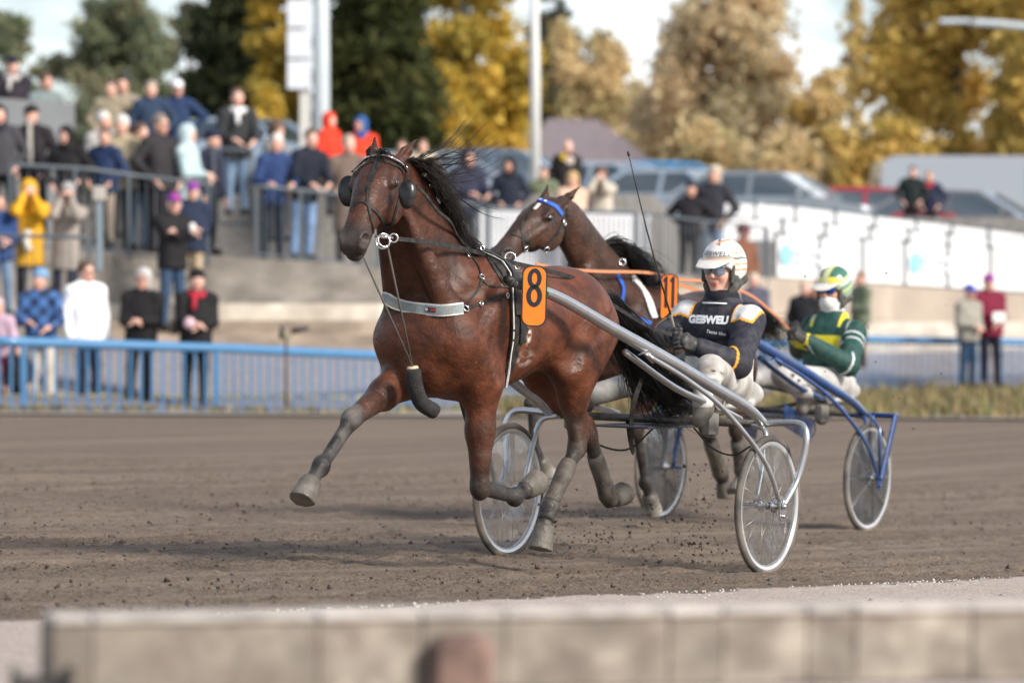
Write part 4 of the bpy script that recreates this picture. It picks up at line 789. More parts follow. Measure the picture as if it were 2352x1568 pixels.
def make_horse(root, J, pal, fur, vox=.0075):
    f = Fld()
    lat0 = (0, 1, 0)
    f.loft((-1.17, 0, 0), (.5, 0, 0), lat0, [((a + 1.17) / 1.67, 0, zc, w, h) for a, zc, w, h in (
        (-1.17, 1.19, .10, .11), (-1.10, 1.21, .185, .20), (-.98, 1.232, .245, .232), (-.82, 1.245, .272, .245), (-.62, 1.247, .262, .237), (-.4, 1.228, .275, .257), (-.18, 1.195, .28, .295), (.0, 1.195, .268, .325), (.15, 1.195, .240, .34), (.3, 1.17, .215, .30), (.42, 1.14, .17, .22), (.5, 1.13, .10, .12))], .05, 'c')
    f.el((.02, 0, 1.49), (.22, .07, .085), .09, 'c')                      # withers
    f.el((-.86, 0, 1.405), (.22, .13, .09), .1, 'c')                       # croup
    nk0 = np.array((.16, 0, 1.27)); poll = J['poll']; nk1 = poll + np.array((-.10, 0, -.06))
    f.loft(nk0, nk1, lat0, [(0, 0, .015, .145, .275), (.25, 0, .020, .118, .232), (.5, 0, .022, .094, .187), (.75, 0, .028, .080, .158), (1, 0, .025, .074, .140), (1.08, 0, .0, .06, .10)], .07, 'nk')
    ax = nrm(nk1 - nk0)
    for s in (-1, 1):                                                     # brachiocephalic ridge and jugular groove
        f.rc(nk0 + ax * .70 + np.array((.10, s * .05, -.06)), (.36, s * .155, 1.18), .035, .075, .06, 'nk')
        f.rc(nk0 + ax * .66 + np.array((.135, s * .055, -.11)), (.45, s * .06, 1.2), .012, .02, .04, 'nk', sub=True)
    # head
    P0, P1 = J['poll'], J['nose']; h = nrm(P1 - P0); HL = np.linalg.norm(P1 - P0); lt = J['hlat']; lt = nrm(lt - h * (lt @ h)); dv = np.cross(h, lt); dv = dv if dv[2] > 0 else -dv
    H = lambda t, l, d: P0 + h * (t * HL) + lt * l + dv * d
    f.loft(P0, P1, lt, [(-.03, 0, -.01, .065, .075), (.08, 0, 0, .092, .10), (.26, 0, -.012, .101, .122), (.4, 0, -.008, .090, .118), (.58, 0, .008, .068, .086), (.75, 0, .006, .06, .068), (.88, 0, -.002, .066, .068), (.97, 0, -.012, .06, .058), (1.0, 0, -.016, .042, .042)], .02, 'nk', pw=2.4)
    for s in (-1, 1):
        f.el(H(.27, s * .062, -.085), (.13, .038, .09), .04, 'nk', rot=np.stack([h, lt, dv], 1))     # cheek
        f.rc(H(.22, s * .09, .055), H(.33, s * .095, .05), .022, .018, .025, 'nk')                      # brow
        f.rc(H(.36, s * .09, -.005), H(.62, s * .06, .0), .012, .008, .02, 'nk')                        # facial crest
        f.el(H(.285, s * .101, .030), (.026, .014, .02), .008, 'dk', sub=True, rot=np.stack([h, lt, dv], 1))
        f.el(H(.285, s * .092, .030), (.021, .016, .017), .004, 'pk', rot=np.stack([h, lt, dv], 1))      # eye
        f.rc(H(.255, s * .113, .050), H(.32, s * .106, .047), .006, .005, .006, 'dk')                     # upper lid
        f.el(H(.925, s * .05, .014), (.050, .027, .040), .02, 'mz', rot=np.stack([h, lt, dv], 1))
        f.el(H(.945, s * .069, .018), (.038, .027, .027), .012, 'pk', sub=True, rot=np.stack([h, lt, dv], 1))   # nostril
        b0 = H(.03, s * .066, .03); tip = J['earL' if s > 0 else 'earR']
        e = nrm(tip - b0); f.rc(b0 - e * .02, b0 + (tip - b0) * .45, .026, .031, .02, 'nk', fl=np.cross(e, lt), ff=.8); f.rc(b0 + (tip - b0) * .45, tip, .031, .003, .012, 'nk', fl=np.cross(e, lt), ff=.7)
        fw = nrm(h * .55 + dv * .25 + lt * s * .55); f.rc(b0 + (tip - b0) * .32 + fw * .026, b0 + (tip - b0) * .85 + fw * .010, .019, .005, .008, 'dk', sub=True)
    f.el(H(.93, 0, -.055), (.052, .040, .028), .02, 'mz', rot=np.stack([h, lt, dv], 1))                  # chin
    f.el(H(.97, 0, -.005), (.030, .045, .040), .02, 'mz', rot=np.stack([h, lt, dv], 1))
    f.rc(H(.80, .06, -.048), H(1.0, .036, -.044), .004, .005, .006, 'pk', sub=True); f.rc(H(.80, -.06, -.048), H(1.0, -.036, -.044), .004, .005, .006, 'pk', sub=True)
    f.rc(H(1.02, .036, -.044), H(1.02, -.036, -.044), .005, .005, .006, 'pk', sub=True)
    f.paint.append((ball_paint(H(1.0, 0, -.01), .17, .6), pal['mz'], .95))
    # front legs
    for s, q in ((1, J['fl']), (-1, J['fr'])):
        el, kn, fe, co, ho, hn = [np.array(p, float) for p in q]
        ps = np.array((.39, s * .15, 1.14)); f.rc((.06, s * .15, 1.44), ps, .075, .09, .12, 'c'); f.rc(ps, el + (0, 0, .04), .10, .105, .10, 'c'); f.rc((.38, 0, 1.02), (.41, 0, 1.2), .10, .085, .1, 'c')
        f.rc((.30, s * .10, 1.02), (.40, s * .08, 1.16), .10, .10, .08, 'c')                               # pectoral
        m = el + (kn - el) * .42; bow = nrm(np.cross(kn - el, (0, 1, 0)));  bow = bow if bow[0] > 0 else -bow
        f.rc(el + (0, 0, .02), m + bow * .006, .098, .070, .06, 'c', fl=(0, 1, 0), ff=.82); f.rc(m, kn, .066, .040, .05, 'fd'); f.rc(el - bow * .05, m - bow * .028, .05, .03, .05, 'c')
        d = nrm(kn - el); f.el(kn, (.047, .041, .060), .03, 'ds', rot=np.stack([np.cross((0, 1., 0), d), (0, 1., 0), d], 1))
        cd = nrm(fe - kn); cb = nrm(np.cross(cd, (0, 1, 0))); ref = J.get('bk' + ('l' if s > 0 else 'r'), np.array((-1., 0, 0))); cb = cb if cb @ ref > 0 else -cb
        f.rc(kn + cd * .03, fe, .034, .029, .03, 'ds', fl=(0, 1, 0), ff=.85); f.rc(kn + cd * .05 + cb * .022, fe + cb * .02, .022, .019, .02, 'ds', fl=(0, 1, 0), ff=.75)
        f.el(fe, (.038, .038, .042), .025, 'ds'); f.el(fe + cb * .026 + cd * .008, (.02, .024, .02), .02, 'ds')
        f.rc(fe, co, .031, .034, .03, 'ds'); hoof(f, co, ho, hn)
    # hind legs
    for s, q in ((1, J['hl']), (-1, J['hr'])):
        hip, st, hk, fe, co, ho, hn = [np.array(p, float) for p in q]
        bt = J['but'] * np.array((1, s, 1)); f.rc(hip, st, .185, .125, .1, 'c', fl=(0, 1, 0), ff=.72)
        f.rc(bt, st + (hk - st) * .22 - np.array((.045, 0, 0)), .115, .085, .08, 'c', fl=(0, 1, 0), ff=.85)
        f.rc(hip * .5 + bt * .5, st * .6 + hk * .4 - np.array((.02, 0, 0)), .15, .07, .08, 'c', fl=(0, 1, 0), ff=.75)
        m = st + (hk - st) * .45; f.rc(st, m, .115, .070, .06, 'bl', fl=(0, 1, 0), ff=.75); f.rc(m, hk, .064, .040, .05, 'fd', fl=(0, 1, 0), ff=.85)
        d = nrm(hk - st); back = nrm(np.cross(d, (0, 1, 0))); back = back if back[0] < 0 else -back; pt = hk + back * .045 - nrm(fe - hk) * .035
        f.rc(st + d * .16 + back * .07, pt, .03, .018, .05, 'bl'); f.el(pt, (.022, .02, .03), .03, 'dk')
        f.el(hk, (.052, .042, .06), .03, 'dk'); cd = nrm(fe - hk); cb = back
        f.rc(hk + cd * .02, fe, .041, .033, .03, 'ds', fl=(0, 1, 0), ff=.82); f.rc(pt + cd * .05, fe + cb * .022, .024, .02, .02, 'ds', fl=(0, 1, 0), ff=.75)
        f.el(fe, (.042, .041, .045), .025, 'ds'); f.el(fe + cb * .028, (.022, .026, .022), .02, 'ds'); f.rc(fe, co, .034, .037, .03, 'ds'); hoof(f, co, ho, hn)
    # flank and girth folds
    for s in (-1, 1):
        f.rc((.24, s * .27, 1.14), (.16, s * .27, .99), .010, .012, .05, 'c', sub=True); f.rc((.12, s * .24, 1.42), (.30, s * .25, 1.26), .008, .012, .05, 'c', sub=True)
        f.rc((-.74, s * .30, 1.16), (-.98, s * .27, 1.30), .010, .014, .06, 'c', sub=True); f.rc((-.60, s * .31, 1.30), (-.55, s * .27, 1.05), .03, .02, .09, 'c', sub=True)
        f.rc((-.66, s * .335, 1.40), (-.5, s * .33, 1.36), .025, .02, .1, 'c', sub=True)
        f.rc((.16, s * .30, 1.20), (.12, s * .285, .98), .014, .02, .06, 'c', sub=True)
        f.rc((.2, s * .24, 1.36), (.34, s * .25, 1.2), .012, .012, .06, 'c', sub=True)
    f.paint += J.get('paint', [])
    o = body('body', f, vox, fur, pal, root, .014)
    return o, H, (h, lt, dv), f
def hoof(f, co, ho, hn):
    ax = nrm(ho - co); f.loft(co - ax * .012, ho, np.cross(ax, hn) if abs(ax @ nrm(hn)) < .98 else (0, 1, 0), [(0, 0, 0, .045, .046), (.15, 0, 0, .050, .052), (1, 0, 0, .060, .065)], .006, 'hf', flat=True)
    n_ = nrm(hn); ctr = np.array(ho) + n_ * .2; f.el(ctr, (.2, .2, .2), .004, 'hf', sub=True)
def hair_strands(name, roots, path, n, mat_, parent, r0=.0022, seed=1, seg=9, sides=3):
    'roots: function(i, rnd) -> root, tip-path list; each strand becomes a thin tapering prism'
    rnd = random.Random(seed); V = []; F = []
    for i in range(n):
        P = path(*roots(i, rnd), rnd); P = np.array(P); m = len(P); o = len(V); d = np.gradient(P, axis=0)
        for j in range(m):
            dj = nrm(d[j]); u = nrm(np.cross(dj, (.2, .1, 1))); w = np.cross(dj, u); r = r0 * (1 - .8 * (j / (m - 1)) ** 1.5)
            for k in range(sides):
                a = 2 * math.pi * k / sides; V.append(P[j] + (u * math.cos(a) + w * math.sin(a)) * r)
        for j in range(m - 1):
            for k in range(sides): F.append((o + j * sides + k, o + j * sides + (k + 1) % sides, o + (j + 1) * sides + (k + 1) % sides, o + (j + 1) * sides + k))
    return meshobj(name, np.array(V), np.array(F, dtype=np.int32), mat_, parent)
RIG1 = rigM((.626, 20.377, .021)); RIG2 = rigM((.626 + 1.006, 20.377 + 5.60, -.042))
HOFF = 1.712      # horse origin (girth) ahead of the axle
def horse_root(M, label):
    r = empty('racehorse', label, 'horse'); r.matrix_world = M @ Matrix.Translation((HOFF, 0, 0)); return r
H1M = RIG1 @ Matrix.Translation((HOFF, 0, 0)); iv = rig_inv(H1M)
h1 = horse_root(RIG1, 'bay trotting horse in black bridle wearing the orange number 8, nearest the camera')
J1 = dict(poll=np.array((.725, -.045, 1.945)), nose=np.array((1.175, .062, 1.56)), hlat=np.array((-.16, .985, 0.03)),
          but=np.array((-1.02, .13, 1.19)))
J1['earL'] = iv(958, 318, .03); J1['earR'] = iv(862, 312, -.13)
J1['fl'] = [iv(1104, 893, .155), iv(1102, 1120, .14), iv(1182, 1142, .14), iv(1208, 1124, .14), iv(1237, 1104, .14), (-.85, 0, .5)]
J1['fr'] = [np.array((.33, -.15, .97)), iv(808, 961, -.13), iv(738, 1068, -.12), iv(714, 1106, -.12), iv(693, 1150, -.12), (.35, .1, -.95)]
J1['hl'] = [np.array((-.82, .13, 1.26)), iv(1308, 835, .19), iv(1326, 1025, .13), iv(1260, 1165, .12), iv(1249, 1212, .12), iv(1241, 1262, .12), (0.1, 0, -1)]
J1['hr'] = [np.array((-.84, -.13, 1.26)), np.array((-1.0, -.17, 1.0)), iv(1352, 1003, -.13), iv(1397, 1138, -.12), iv(1412, 1142, -.12), iv(1436, 1130, -.12), (-.75, 0, .66)]
J1['bkl'] = np.array((0., 0, 1)); J1['bkr'] = np.array((-1., 0, -.6))
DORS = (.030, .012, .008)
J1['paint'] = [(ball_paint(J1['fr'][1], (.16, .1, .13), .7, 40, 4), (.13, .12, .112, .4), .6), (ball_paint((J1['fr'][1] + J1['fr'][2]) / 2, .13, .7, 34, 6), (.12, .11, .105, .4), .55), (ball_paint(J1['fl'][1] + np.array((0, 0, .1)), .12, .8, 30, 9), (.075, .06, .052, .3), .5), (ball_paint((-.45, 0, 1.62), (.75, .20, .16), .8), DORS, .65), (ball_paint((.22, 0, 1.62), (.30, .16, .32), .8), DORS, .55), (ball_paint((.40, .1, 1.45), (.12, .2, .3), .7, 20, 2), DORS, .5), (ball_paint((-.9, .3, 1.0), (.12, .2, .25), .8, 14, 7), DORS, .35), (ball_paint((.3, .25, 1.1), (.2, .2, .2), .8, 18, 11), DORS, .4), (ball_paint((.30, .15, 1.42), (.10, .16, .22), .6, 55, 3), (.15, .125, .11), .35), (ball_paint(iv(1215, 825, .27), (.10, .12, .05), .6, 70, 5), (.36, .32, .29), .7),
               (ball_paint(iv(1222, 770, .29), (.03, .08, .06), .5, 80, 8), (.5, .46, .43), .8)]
FUR = horse_fur('horse coat')
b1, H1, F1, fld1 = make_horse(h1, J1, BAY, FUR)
s1, iv1 = make_sulky(RIG1, 'silver framed two wheeled sulky with clear spoked wheel discs behind horse number 8', ALU, False)
s2, iv2 = make_sulky(RIG2, 'blue framed two wheeled sulky with smoky wheel discs behind horse number 11', BLUEP, True)
LETW = mat('white lettering', (.8, .82, .84), rough=.5)
# ----------------------------------------------------------------- harness, mane and tail
from mathutils.bvhtree import BVHTree
HAIR = mat('black horse hair', (.012, .0115, .0115), rough=.40, var=.4, vscale=30, spec=.35)
HAIRB = mat('brown black mane hair', (.013, .008, .006), rough=.42, var=.4, vscale=30, spec=.3)
BLINK = mat('blinker leather', (.006, .006, .007), spec=.4, rough=.25, dirt=(.12, .11, .1), dirt_amt=.25, dscale=24)
CHROME = mat('bit steel', (.75, .74, .72), rough=.15, metal=1.0)
GLOSSEYE = mat('dark eye', (.006, .004, .004), rough=.05, spec=.8, coat=1.0)
COLLAR = mat('grey collar felt', (.23, .28, .29), rough=.8, var=.15, vscale=60, dirt=(.2, .17, .14), dirt_amt=.7, dscale=22)
WHITED = mat('dusty white webbing', (.72, .71, .69), rough=.6, dirt=(.3, .26, .22), dirt_amt=.5, dscale=30)
FLEECE = mat('black fleece', (.016, .016, .017), rough=.95, bump=.006, bscale=120, dirt=(.06, .05, .045), dirt_amt=.3, dscale=30)
BOOT = mat('muddy leg boot', (.045, .036, .028), rough=.7, var=.4, vscale=22, dirt=(.16, .138, .118), dirt_amt=.8, dscale=12)
BOOTB = mat('black leg wrap', (.014, .013, .012), rough=.6, dirt=(.13, .11, .09), dirt_amt=.6, dscale=14)
FOAM = mat('cork yellow foam', (.55, .43, .29), rough=.9)
BLUES = mat('blue webbing', (.02, .10, .50), rough=.55)
def tree_of(o): me = o.data; return BVHTree.FromPolygons([v.co for v in me.vertices], [p.vertices for p in me.polygons])
class Rig:
    def __init__(s, M, bodyo): s.iv = rig_inv(M); s.Mi = M.inverted(); s.t = tree_of(bodyo)
    def surf(s, u, v, off=.004):
        o = s.Mi @ Vector((0, 0, HC)); d = (s.Mi.to_3x3() @ Vector(((u - 1176) / FD, 1, (765 - v) / FD))).normalized(); h = s.t.ray_cast(o, d, 60)
        if h[0] is None: return None
        return np.array(h[0]) + np.array(h[1]) * off, np.array(h[1])
    def near(s, p, off=.004):
        h = s.t.find_nearest(Vector(p)); n = np.array(h[1]); return np.array(h[0]) + n * off, n
    def path(s, uv, n=5, off=.004):
        P = []; Nn = []
        for u, v, _ in catmull([(a, b, 0) for a, b in uv], n):
            h = s.surf(u, v, off)
            if h is not None: P.append(h[0]); Nn.append(h[1])
        for _ in range(2):
            Nn = [nrm(Nn[max(i - 1, 0)] + Nn[i] * 1.0 + Nn[min(i + 1, len(Nn) - 1)]) for i in range(len(Nn))]
        return P, Nn
    def strap(s, mb, uv, w, th=.004, n=5, off=.002):
        P, Nn = s.path(uv, n, off); return mb.strap(P, Nn, w, th)
    def loop(s, a, z0, angs, off=.004):
        'points round the barrel at station a; angle 0 = left, 90 = top'
        P = []; Nn = []
        for t in angs:
            d = np.array((0, math.cos(R(t)), math.sin(R(t)))); h = s.t.ray_cast(Vector(np.array((a, 0, z0)) + d * .8), Vector(-d), .8)
            if h[0] is not None: P.append(np.array(h[0]) + np.array(h[1]) * off); Nn.append(nrm(np.array(h[1]) * .5 + d * .5))
        return P, Nn
Z3 = lambda *q: [(631.6 + .3296 * x, 258.4 + .3296 * y) for x, y in q]
Z4 = lambda *q: [(1091 + .3661 * x, 402 + .3661 * y) for x, y in q]
def mane(root, rg, a0, a1, dirn, n, seed, mt, L0=.30, poll=None, name='mane', wild=.10):
    rs = np.random.RandomState(seed); crest = []
    for a in np.linspace(a0, a1, 24):
        h = rg.t.ray_cast(Vector((a, 0.0, 3)), Vector((0, 0, -1)), 3); crest.append(np.array(h[0]))
    crest = np.array(crest)
    def roots(i, rnd):
        t = rnd.random(); k = t * 22.99; j = int(k); p = crest[j] * (1 - k + j) + crest[j + 1] * (k - j); return p + np.array((rnd.uniform(-.02, .03), rnd.uniform(-.02, .03), -.01)), t
    clump = rs.randn(40, 3)
    def path(p, t, rnd):
        c = clump[int(t * 39.9)]; Ln = L0 * (.55 + .75 * rnd.random()) * (1.15 - .55 * t); d = np.array(dirn) + c * wild * (1 - .3 * t) + np.array([rnd.gauss(0, .07) for _ in range(3)])
        m = 10; P = []; sag = .35 + .3 * rnd.random() + .1 * c[2]; up = .07 * (1 - t)
        for q in range(m):
            x = q / (m - 1); P.append(p + d * Ln * x + np.array((0, .05 * x, up * math.sin(x * 2.2) - sag * Ln * x * x)) + np.array((0, .012, .012)) * math.sin(x * 7 + c[0] * 3 + rnd.random()))
        return P
    return hair_strands(name, roots, path, n, mt, root, .0024, seed)
def tail(root, dock, pts, n, seed, mt, spread=.13):
    ctl = [np.array(p, float) for p in pts]; rs = np.random.RandomState(seed); clump = rs.randn(30, 3)
    def roots(i, rnd): return np.array(dock) + np.array([rnd.gauss(0, .018) for _ in range(3)]), rnd.random()
    def path(p, t, rnd):
        c = clump[int(t * 29.9)]; cc = [p]
        for k, q in enumerate(ctl):
            w = (k + 1) / len(ctl); cc.append(q + (c * .6 + np.array([rnd.gauss(0, .45) for _ in range(3)])) * spread * w * np.array((1, .8, 1)))
        P = catmull(cc, 4); m = max(6, int(len(P) * (.55 + .45 * rnd.random()))); return P[:m]
    return hair_strands('tail', roots, path, n, mt, root, .0028, seed)
def leg_boot(root, a, b, r, mt, name='leg_boot', fl=1.0):
    a = np.array(a, float); b = np.array(b, float); P = [a + (b - a) * t for t in np.linspace(0, 1, 7)]
    mb = MB(); mb.tube(P, r, 18); return mb.build(name, mt, root)
def ring(root, c, ax, Rr, r, mt, name): mb = MB(); mb.torus(c, ax, Rr, r, 24, 8); return mb.build(name, mt, root)
def eyes(root, H, F):
    for s in (-1, 1):
        mb = MB(); c = H(.285, s * .099, .033); mb.ball(c, (.024, .022, .020), 14); mb.build('eye', GLOSSEYE, root)
def blinker(root, c, X, Y, nin, w, h, mt=BLINK):
    'cupped leather eye shield'
    X = nrm(X); Y = nrm(np.array(Y) - X * (np.array(Y) @ X)); Z = nrm(nin); n = 28; V = []; F = []
    for r in range(5):
        q = r / 4
        for j in range(n):
            t = 2 * math.pi * j / n; sx = math.cos(t); sy = math.sin(t); k = 1 + .10 * sy * abs(sx)
            V.append(np.array(c) + X * sx * w * q * k + Y * sy * h * q + Z * .018 * q * q)
    for r in range(4):
        for j in range(n): F.append((r * n + j, r * n + (j + 1) % n, r * n + n + (j + 1) % n, r * n + n + j))
    m = len(V); V += [v - Z * .006 for v in V]; F2 = F + [tuple(i + m for i in f[::-1]) for f in F] + [(4 * n + j, 4 * n + (j + 1) % n, m + 4 * n + (j + 1) % n, m + 4 * n + j) for j in range(n)]
    mb = MB(); mb.add(V, F2, True); return mb.build('blinker', mt, root)
rg1 = Rig(H1M, b1); iv = rg1.iv
eyes(h1, H1, F1)
bridle = None
def strap_part(name, root, rg, uvs, ws, mt=LEATHER, th=.004, off=.002):
    mb = MB()
    for uv, w in zip(uvs, ws): rg.strap(mb, uv, w, th, 6, off)
    return mb.build(name, mt, root)
bridle = strap_part('bridle', h1, rg1, [
    Z3((775, 265), (735, 310), (700, 360), (672, 440)), Z3((800, 275), (760, 320), (720, 370), (685, 440)), Z3((690, 410), (676, 440), (664, 480)),
    Z3((664, 470), (630, 530), (590, 590), (555, 645), (530, 690)), Z3((664, 470), (652, 540), (648, 610), (658, 700), (678, 790), (686, 880), (680, 930)),
    Z3((545, 660), (575, 630), (615, 622), (660, 655), (710, 700), (755, 760), (775, 800)), Z3((918, 420), (892, 520), (860, 610), (835, 700), (818, 765), (790, 800), (765, 830)),
    Z3((555, 440), (590, 392), (640, 360), (690, 345)), Z3((760, 345), (820, 365), (870, 385), (890, 430))],
    [.014, .014, .026, .014, .015, .016, .020, .012, .013])
mb = MB(); rg1.strap(mb, Z3((548, 420), (575, 380), (640, 335), (705, 316), (770, 318), (840, 345), (890, 372), (918, 410)), .017, .007, 7, .004); bb = mb.build('browband', LEATHER, bridle)
mb = MB(); P, Nn = rg1.path(Z3((560, 398), (640, 335), (705, 316), (770, 318), (840, 345), (890, 372), (912, 395)), 8, .013)
mb.tube(P, [.0045 if i % 2 else .003 for i in range(len(P))], 6)
mb.build('browband_studs', [CHROME], bb)
# blinkers
pL = iv(*Z3((932, 570))[0], .20); pR = iv(*Z3((492, 545))[0], -.175)
fwd = np.array((.75, .35, -.1)); blinker(h1, pL, (-.5, .866, 0), (-.12, 0, 1), (-.5, -.8, 0), .038, .068); blinker(h1, pR, (-.35, .9, 0), (-.10, 0, 1), (-.8, .45, -.1), .047, .072)
# bit, rings and reins
bt = iv(*Z3((760, 890))[0], .135); ring(h1, bt, (.5, .8, .2), .030, .0045, CHROME, 'bit_ring'); ring(h1, iv(*Z3((752, 900))[0], .14), (.9, .35, .1), .032, .004, CHROME, 'bit_ring')
ring(h1, iv(*Z3((827, 875))[0], .17), (.8, .5, 0), .019, .004, CHROME, 'bit_ring')
mb = MB(); mb.tube([iv(*Z3((695, 862))[0], .10), iv(*Z3((825, 874))[0], .165)], .006, 8); mb.build('bit', CHROME, h1)
RH1 = None
hand1 = (1548, 756)
mb = MB(); P = [iv(*Z3((838, 880))[0], .17), iv(*Z3((1000, 896))[0], .16), iv(*Z3((1200, 928))[0], .13), iv(*Z3((1400, 972))[0], .11), iv(*Z3((1630, 1040))[0], .12), iv(*Z4((300, 565))[0], .14), iv(*Z4((450, 600))[0], .15), iv(*Z4((600, 640))[0], .16), iv(*Z4((750, 725))[0], .16), iv(*Z4((900, 840))[0], .16), iv(*Z4((1100, 955))[0], .15), iv(*Z4((1230, 1000))[0], .14)]
P = catmull(P, 4); mb.strap(P, (.35, .93, .1), .020, .005); mb.build('rein', LEATHER, h1)
mb = MB(); P = [np.array(p) * np.array((1, -1, 1)) for p in P[8:24]]; mb.strap(P, (.35, -.93, .1), .020, .005); mb.build('rein', LEATHER, h1)
mb = MB(); P = [iv(u, v, .105) for u, v in Z3((985, 515), (1050, 580), (1130, 685), (1220, 762), (1310, 825), (1355, 890), (1395, 955))]; P = [rg1.near(p, .012)[0] if i > 3 else p for i, p in enumerate(P)]; mb.strap(catmull(P, 5), (.2, .95, .3), .017, .005); mb.build('check_rein', LEATHER, h1)
# breast collar
P, Nn = rg1.path(Z3((790, 1285), (830, 1322), (900, 1350), (980, 1368), (1060, 1376), (1150, 1378), (1230, 1374), (1300, 1366)), 5, .004)
P2, N2 = [], []
for t in np.linspace(-80, 0, 12):
    d = np.array((math.cos(R(t * .75)), math.sin(R(t * .75)) * .8, 0)); h = rg1.t.ray_cast(Vector(np.array((.15, 0, P[0][2] + .0)) + d * .9), Vector(-d), 1.2)
    if h[0] is not None and h[0].y < P[0][1] - .01: P2.append(np.array(h[0]) + np.array(h[1]) * .004); N2.append(np.array(h[1]))
P = P2 + P; Nn = N2 + Nn
for _ in range(4): Nn = [nrm(Nn[max(i - 1, 0)] + Nn[i] + Nn[min(i + 1, len(Nn) - 1)] - np.array((0, 0, .0))) for i in range(len(Nn))]
for _ in range(3): P = [P[0]] + [(P[i - 1] + 2 * P[i] + P[i + 1]) / 4 + Nn[i] * .001 for i in range(1, len(P) - 1)] + [P[-1]]
for p in Nn: p[2] = 0
mb = MB(); mb.strap(P, Nn, .055, .010); bc = mb.build('breast_collar', WHITED, h1)
mb = MB(); mb.strap([p + n * .0102 for p, n in zip(P, Nn)], Nn, .040, .002); mb.build('collar_panel', COLLAR, bc)
mb = MB(); k = len(P) - 16; mb.strap([p + n * .0125 for p, n in zip(P[k:k + 5], Nn[k:k + 5])], Nn[k:k + 5], .021, .0015); mb.build('maker_patch', PBLACK, bc)
mb = MB(); mb.strap([p + n * .0143 for p, n in zip(P[k + 2:k + 5], Nn[k + 2:k + 5])], Nn[k + 2:k + 5], .010, .001); mb.build('patch_lettering', mat('red thread', (.5, .03, .03), rough=.6), bc)
mb = MB(); mb.strap([p + n * .0143 for p, n in zip(P[k:k + 2], Nn[k:k + 2])], Nn[k:k + 2], .012, .001); mb.build('patch_flag', mat('pale thread', (.6, .55, .62), rough=.6), bc)
ring(h1, rg1.surf(*Z3((1322, 1372))[0], .01)[0], rg1.surf(*Z3((1322, 1372))[0])[1], .016, .0035, CHROME, 'collar_ring')
strap_part('breast_strap', h1, rg1, [Z3((1335, 1366), (1420, 1335), (1510, 1305), (1610, 1278)), Z3((1325, 1355), (1375, 1290), (1420, 1230), (1440, 1170)), Z3((1440, 1170), (1420, 1080), (1380, 1020), (1345, 985)), Z3((1440, 1170), (1490, 1205), (1560, 1213), (1660, 1222))], [.016, .010, .007, .008])
for q in ((1430, 1332), (1612, 1276), (1440, 1150), (1345, 1000)):
    h = rg1.surf(*Z3(q)[0], .008); mb = MB(); mb.torus(h[0], h[1], .012, .003, 14, 6); mb.build('buckle', CHROME, h1)
# saddle and girth round the barrel
P, Nn = rg1.loop(.03, 1.2, range(-90, 272, 10), .004); mb = MB(); mb.strap(P, Nn, .075, .012); gi = mb.build('girth', LEATHER, h1)
P, Nn = rg1.loop(.055, 1.2, range(-50, 232, 9), .010); mb = MB(); mb.strap(P, Nn, .007, .008); mb.build('girth_piping', WHITED, gi)
P, Nn = rg1.loop(.0, 1.2, range(15, 166, 9), .012); mb = MB(); mb.strap(P, Nn, .09, .016); sd = mb.build('harness_saddle', LEATHER, h1)
strap_part('back_strap', h1, rg1, [Z3((1390, 955), (1450, 975), (1520, 1010), (1570, 1060), (1610, 1110)), Z3((1480, 1000), (1520, 1070), (1565, 1140), (1610, 1200)), Z4((40, 480), (110, 530), (160, 590), (190, 640))], [.020, .018, .030])
for q, rr in (((1640, 1012), .026), ((1690, 1075), .012), ((1445, 945), .010)):
    ring(h1, iv(*Z3(q)[0], .1), (.6, .6, .2), rr, .004, CHROME, 'terret')
mb = MB(); P = Z4((210, 690), (255, 735), (255, 850), (262, 950), (255, 1050))
rg1.strap(mb, [(u + 8, v) for u, v in P], .045, .022, 5); mb.build('shaft_holder', BLACKP, h1)
strap_part('girth_strap', h1, rg1, [Z4((275, 1040), (250, 1110), (215, 1180), (190, 1240)), Z4((330, 960), (300, 1030), (265, 1090)), Z4((215, 1085), (208, 1150), (192, 1220))], [.026, .016, .012])
pb = MB(); pb.tube([iv(*Z4((196, 655))[0], .335), iv(*Z4((280, 665))[0], .345)], .02, 10); pb.build('shaft_socket', BLACKP, h1)
number_plate(iv(1227, 680, .43), (-.5, .866, 0), (-.02, .06, 1), '8', h1)
# swinging fleece roll on cords
P = catmull([iv(948, 846, .05), iv(953, 885, .055), iv(968, 924, .06), iv(1000, 946, .09)], 5); mb = MB(); mb.tube(P, [.032] + [.038] * (len(P) - 2) + [.034], 16); fr = mb.build('chest_roll', FLEECE, h1)
mb = MB(); d = nrm(P[0] - P[1]); mb.tube([P[0] - d * .004, P[0] + d * .010], [.029, .025], 14); mb.build('roll_core', FOAM, fr)
for q in ((620, 1015), (785, 935)):
    mb = MB(); mb.tube([iv(*Z3(q)[0], .09 if q[0] < 700 else .13), P[0] + d * .008], .0048, 7); mb.build('roll_cord', mat('grey cord', (.10, .09, .08), rough=.9), h1)
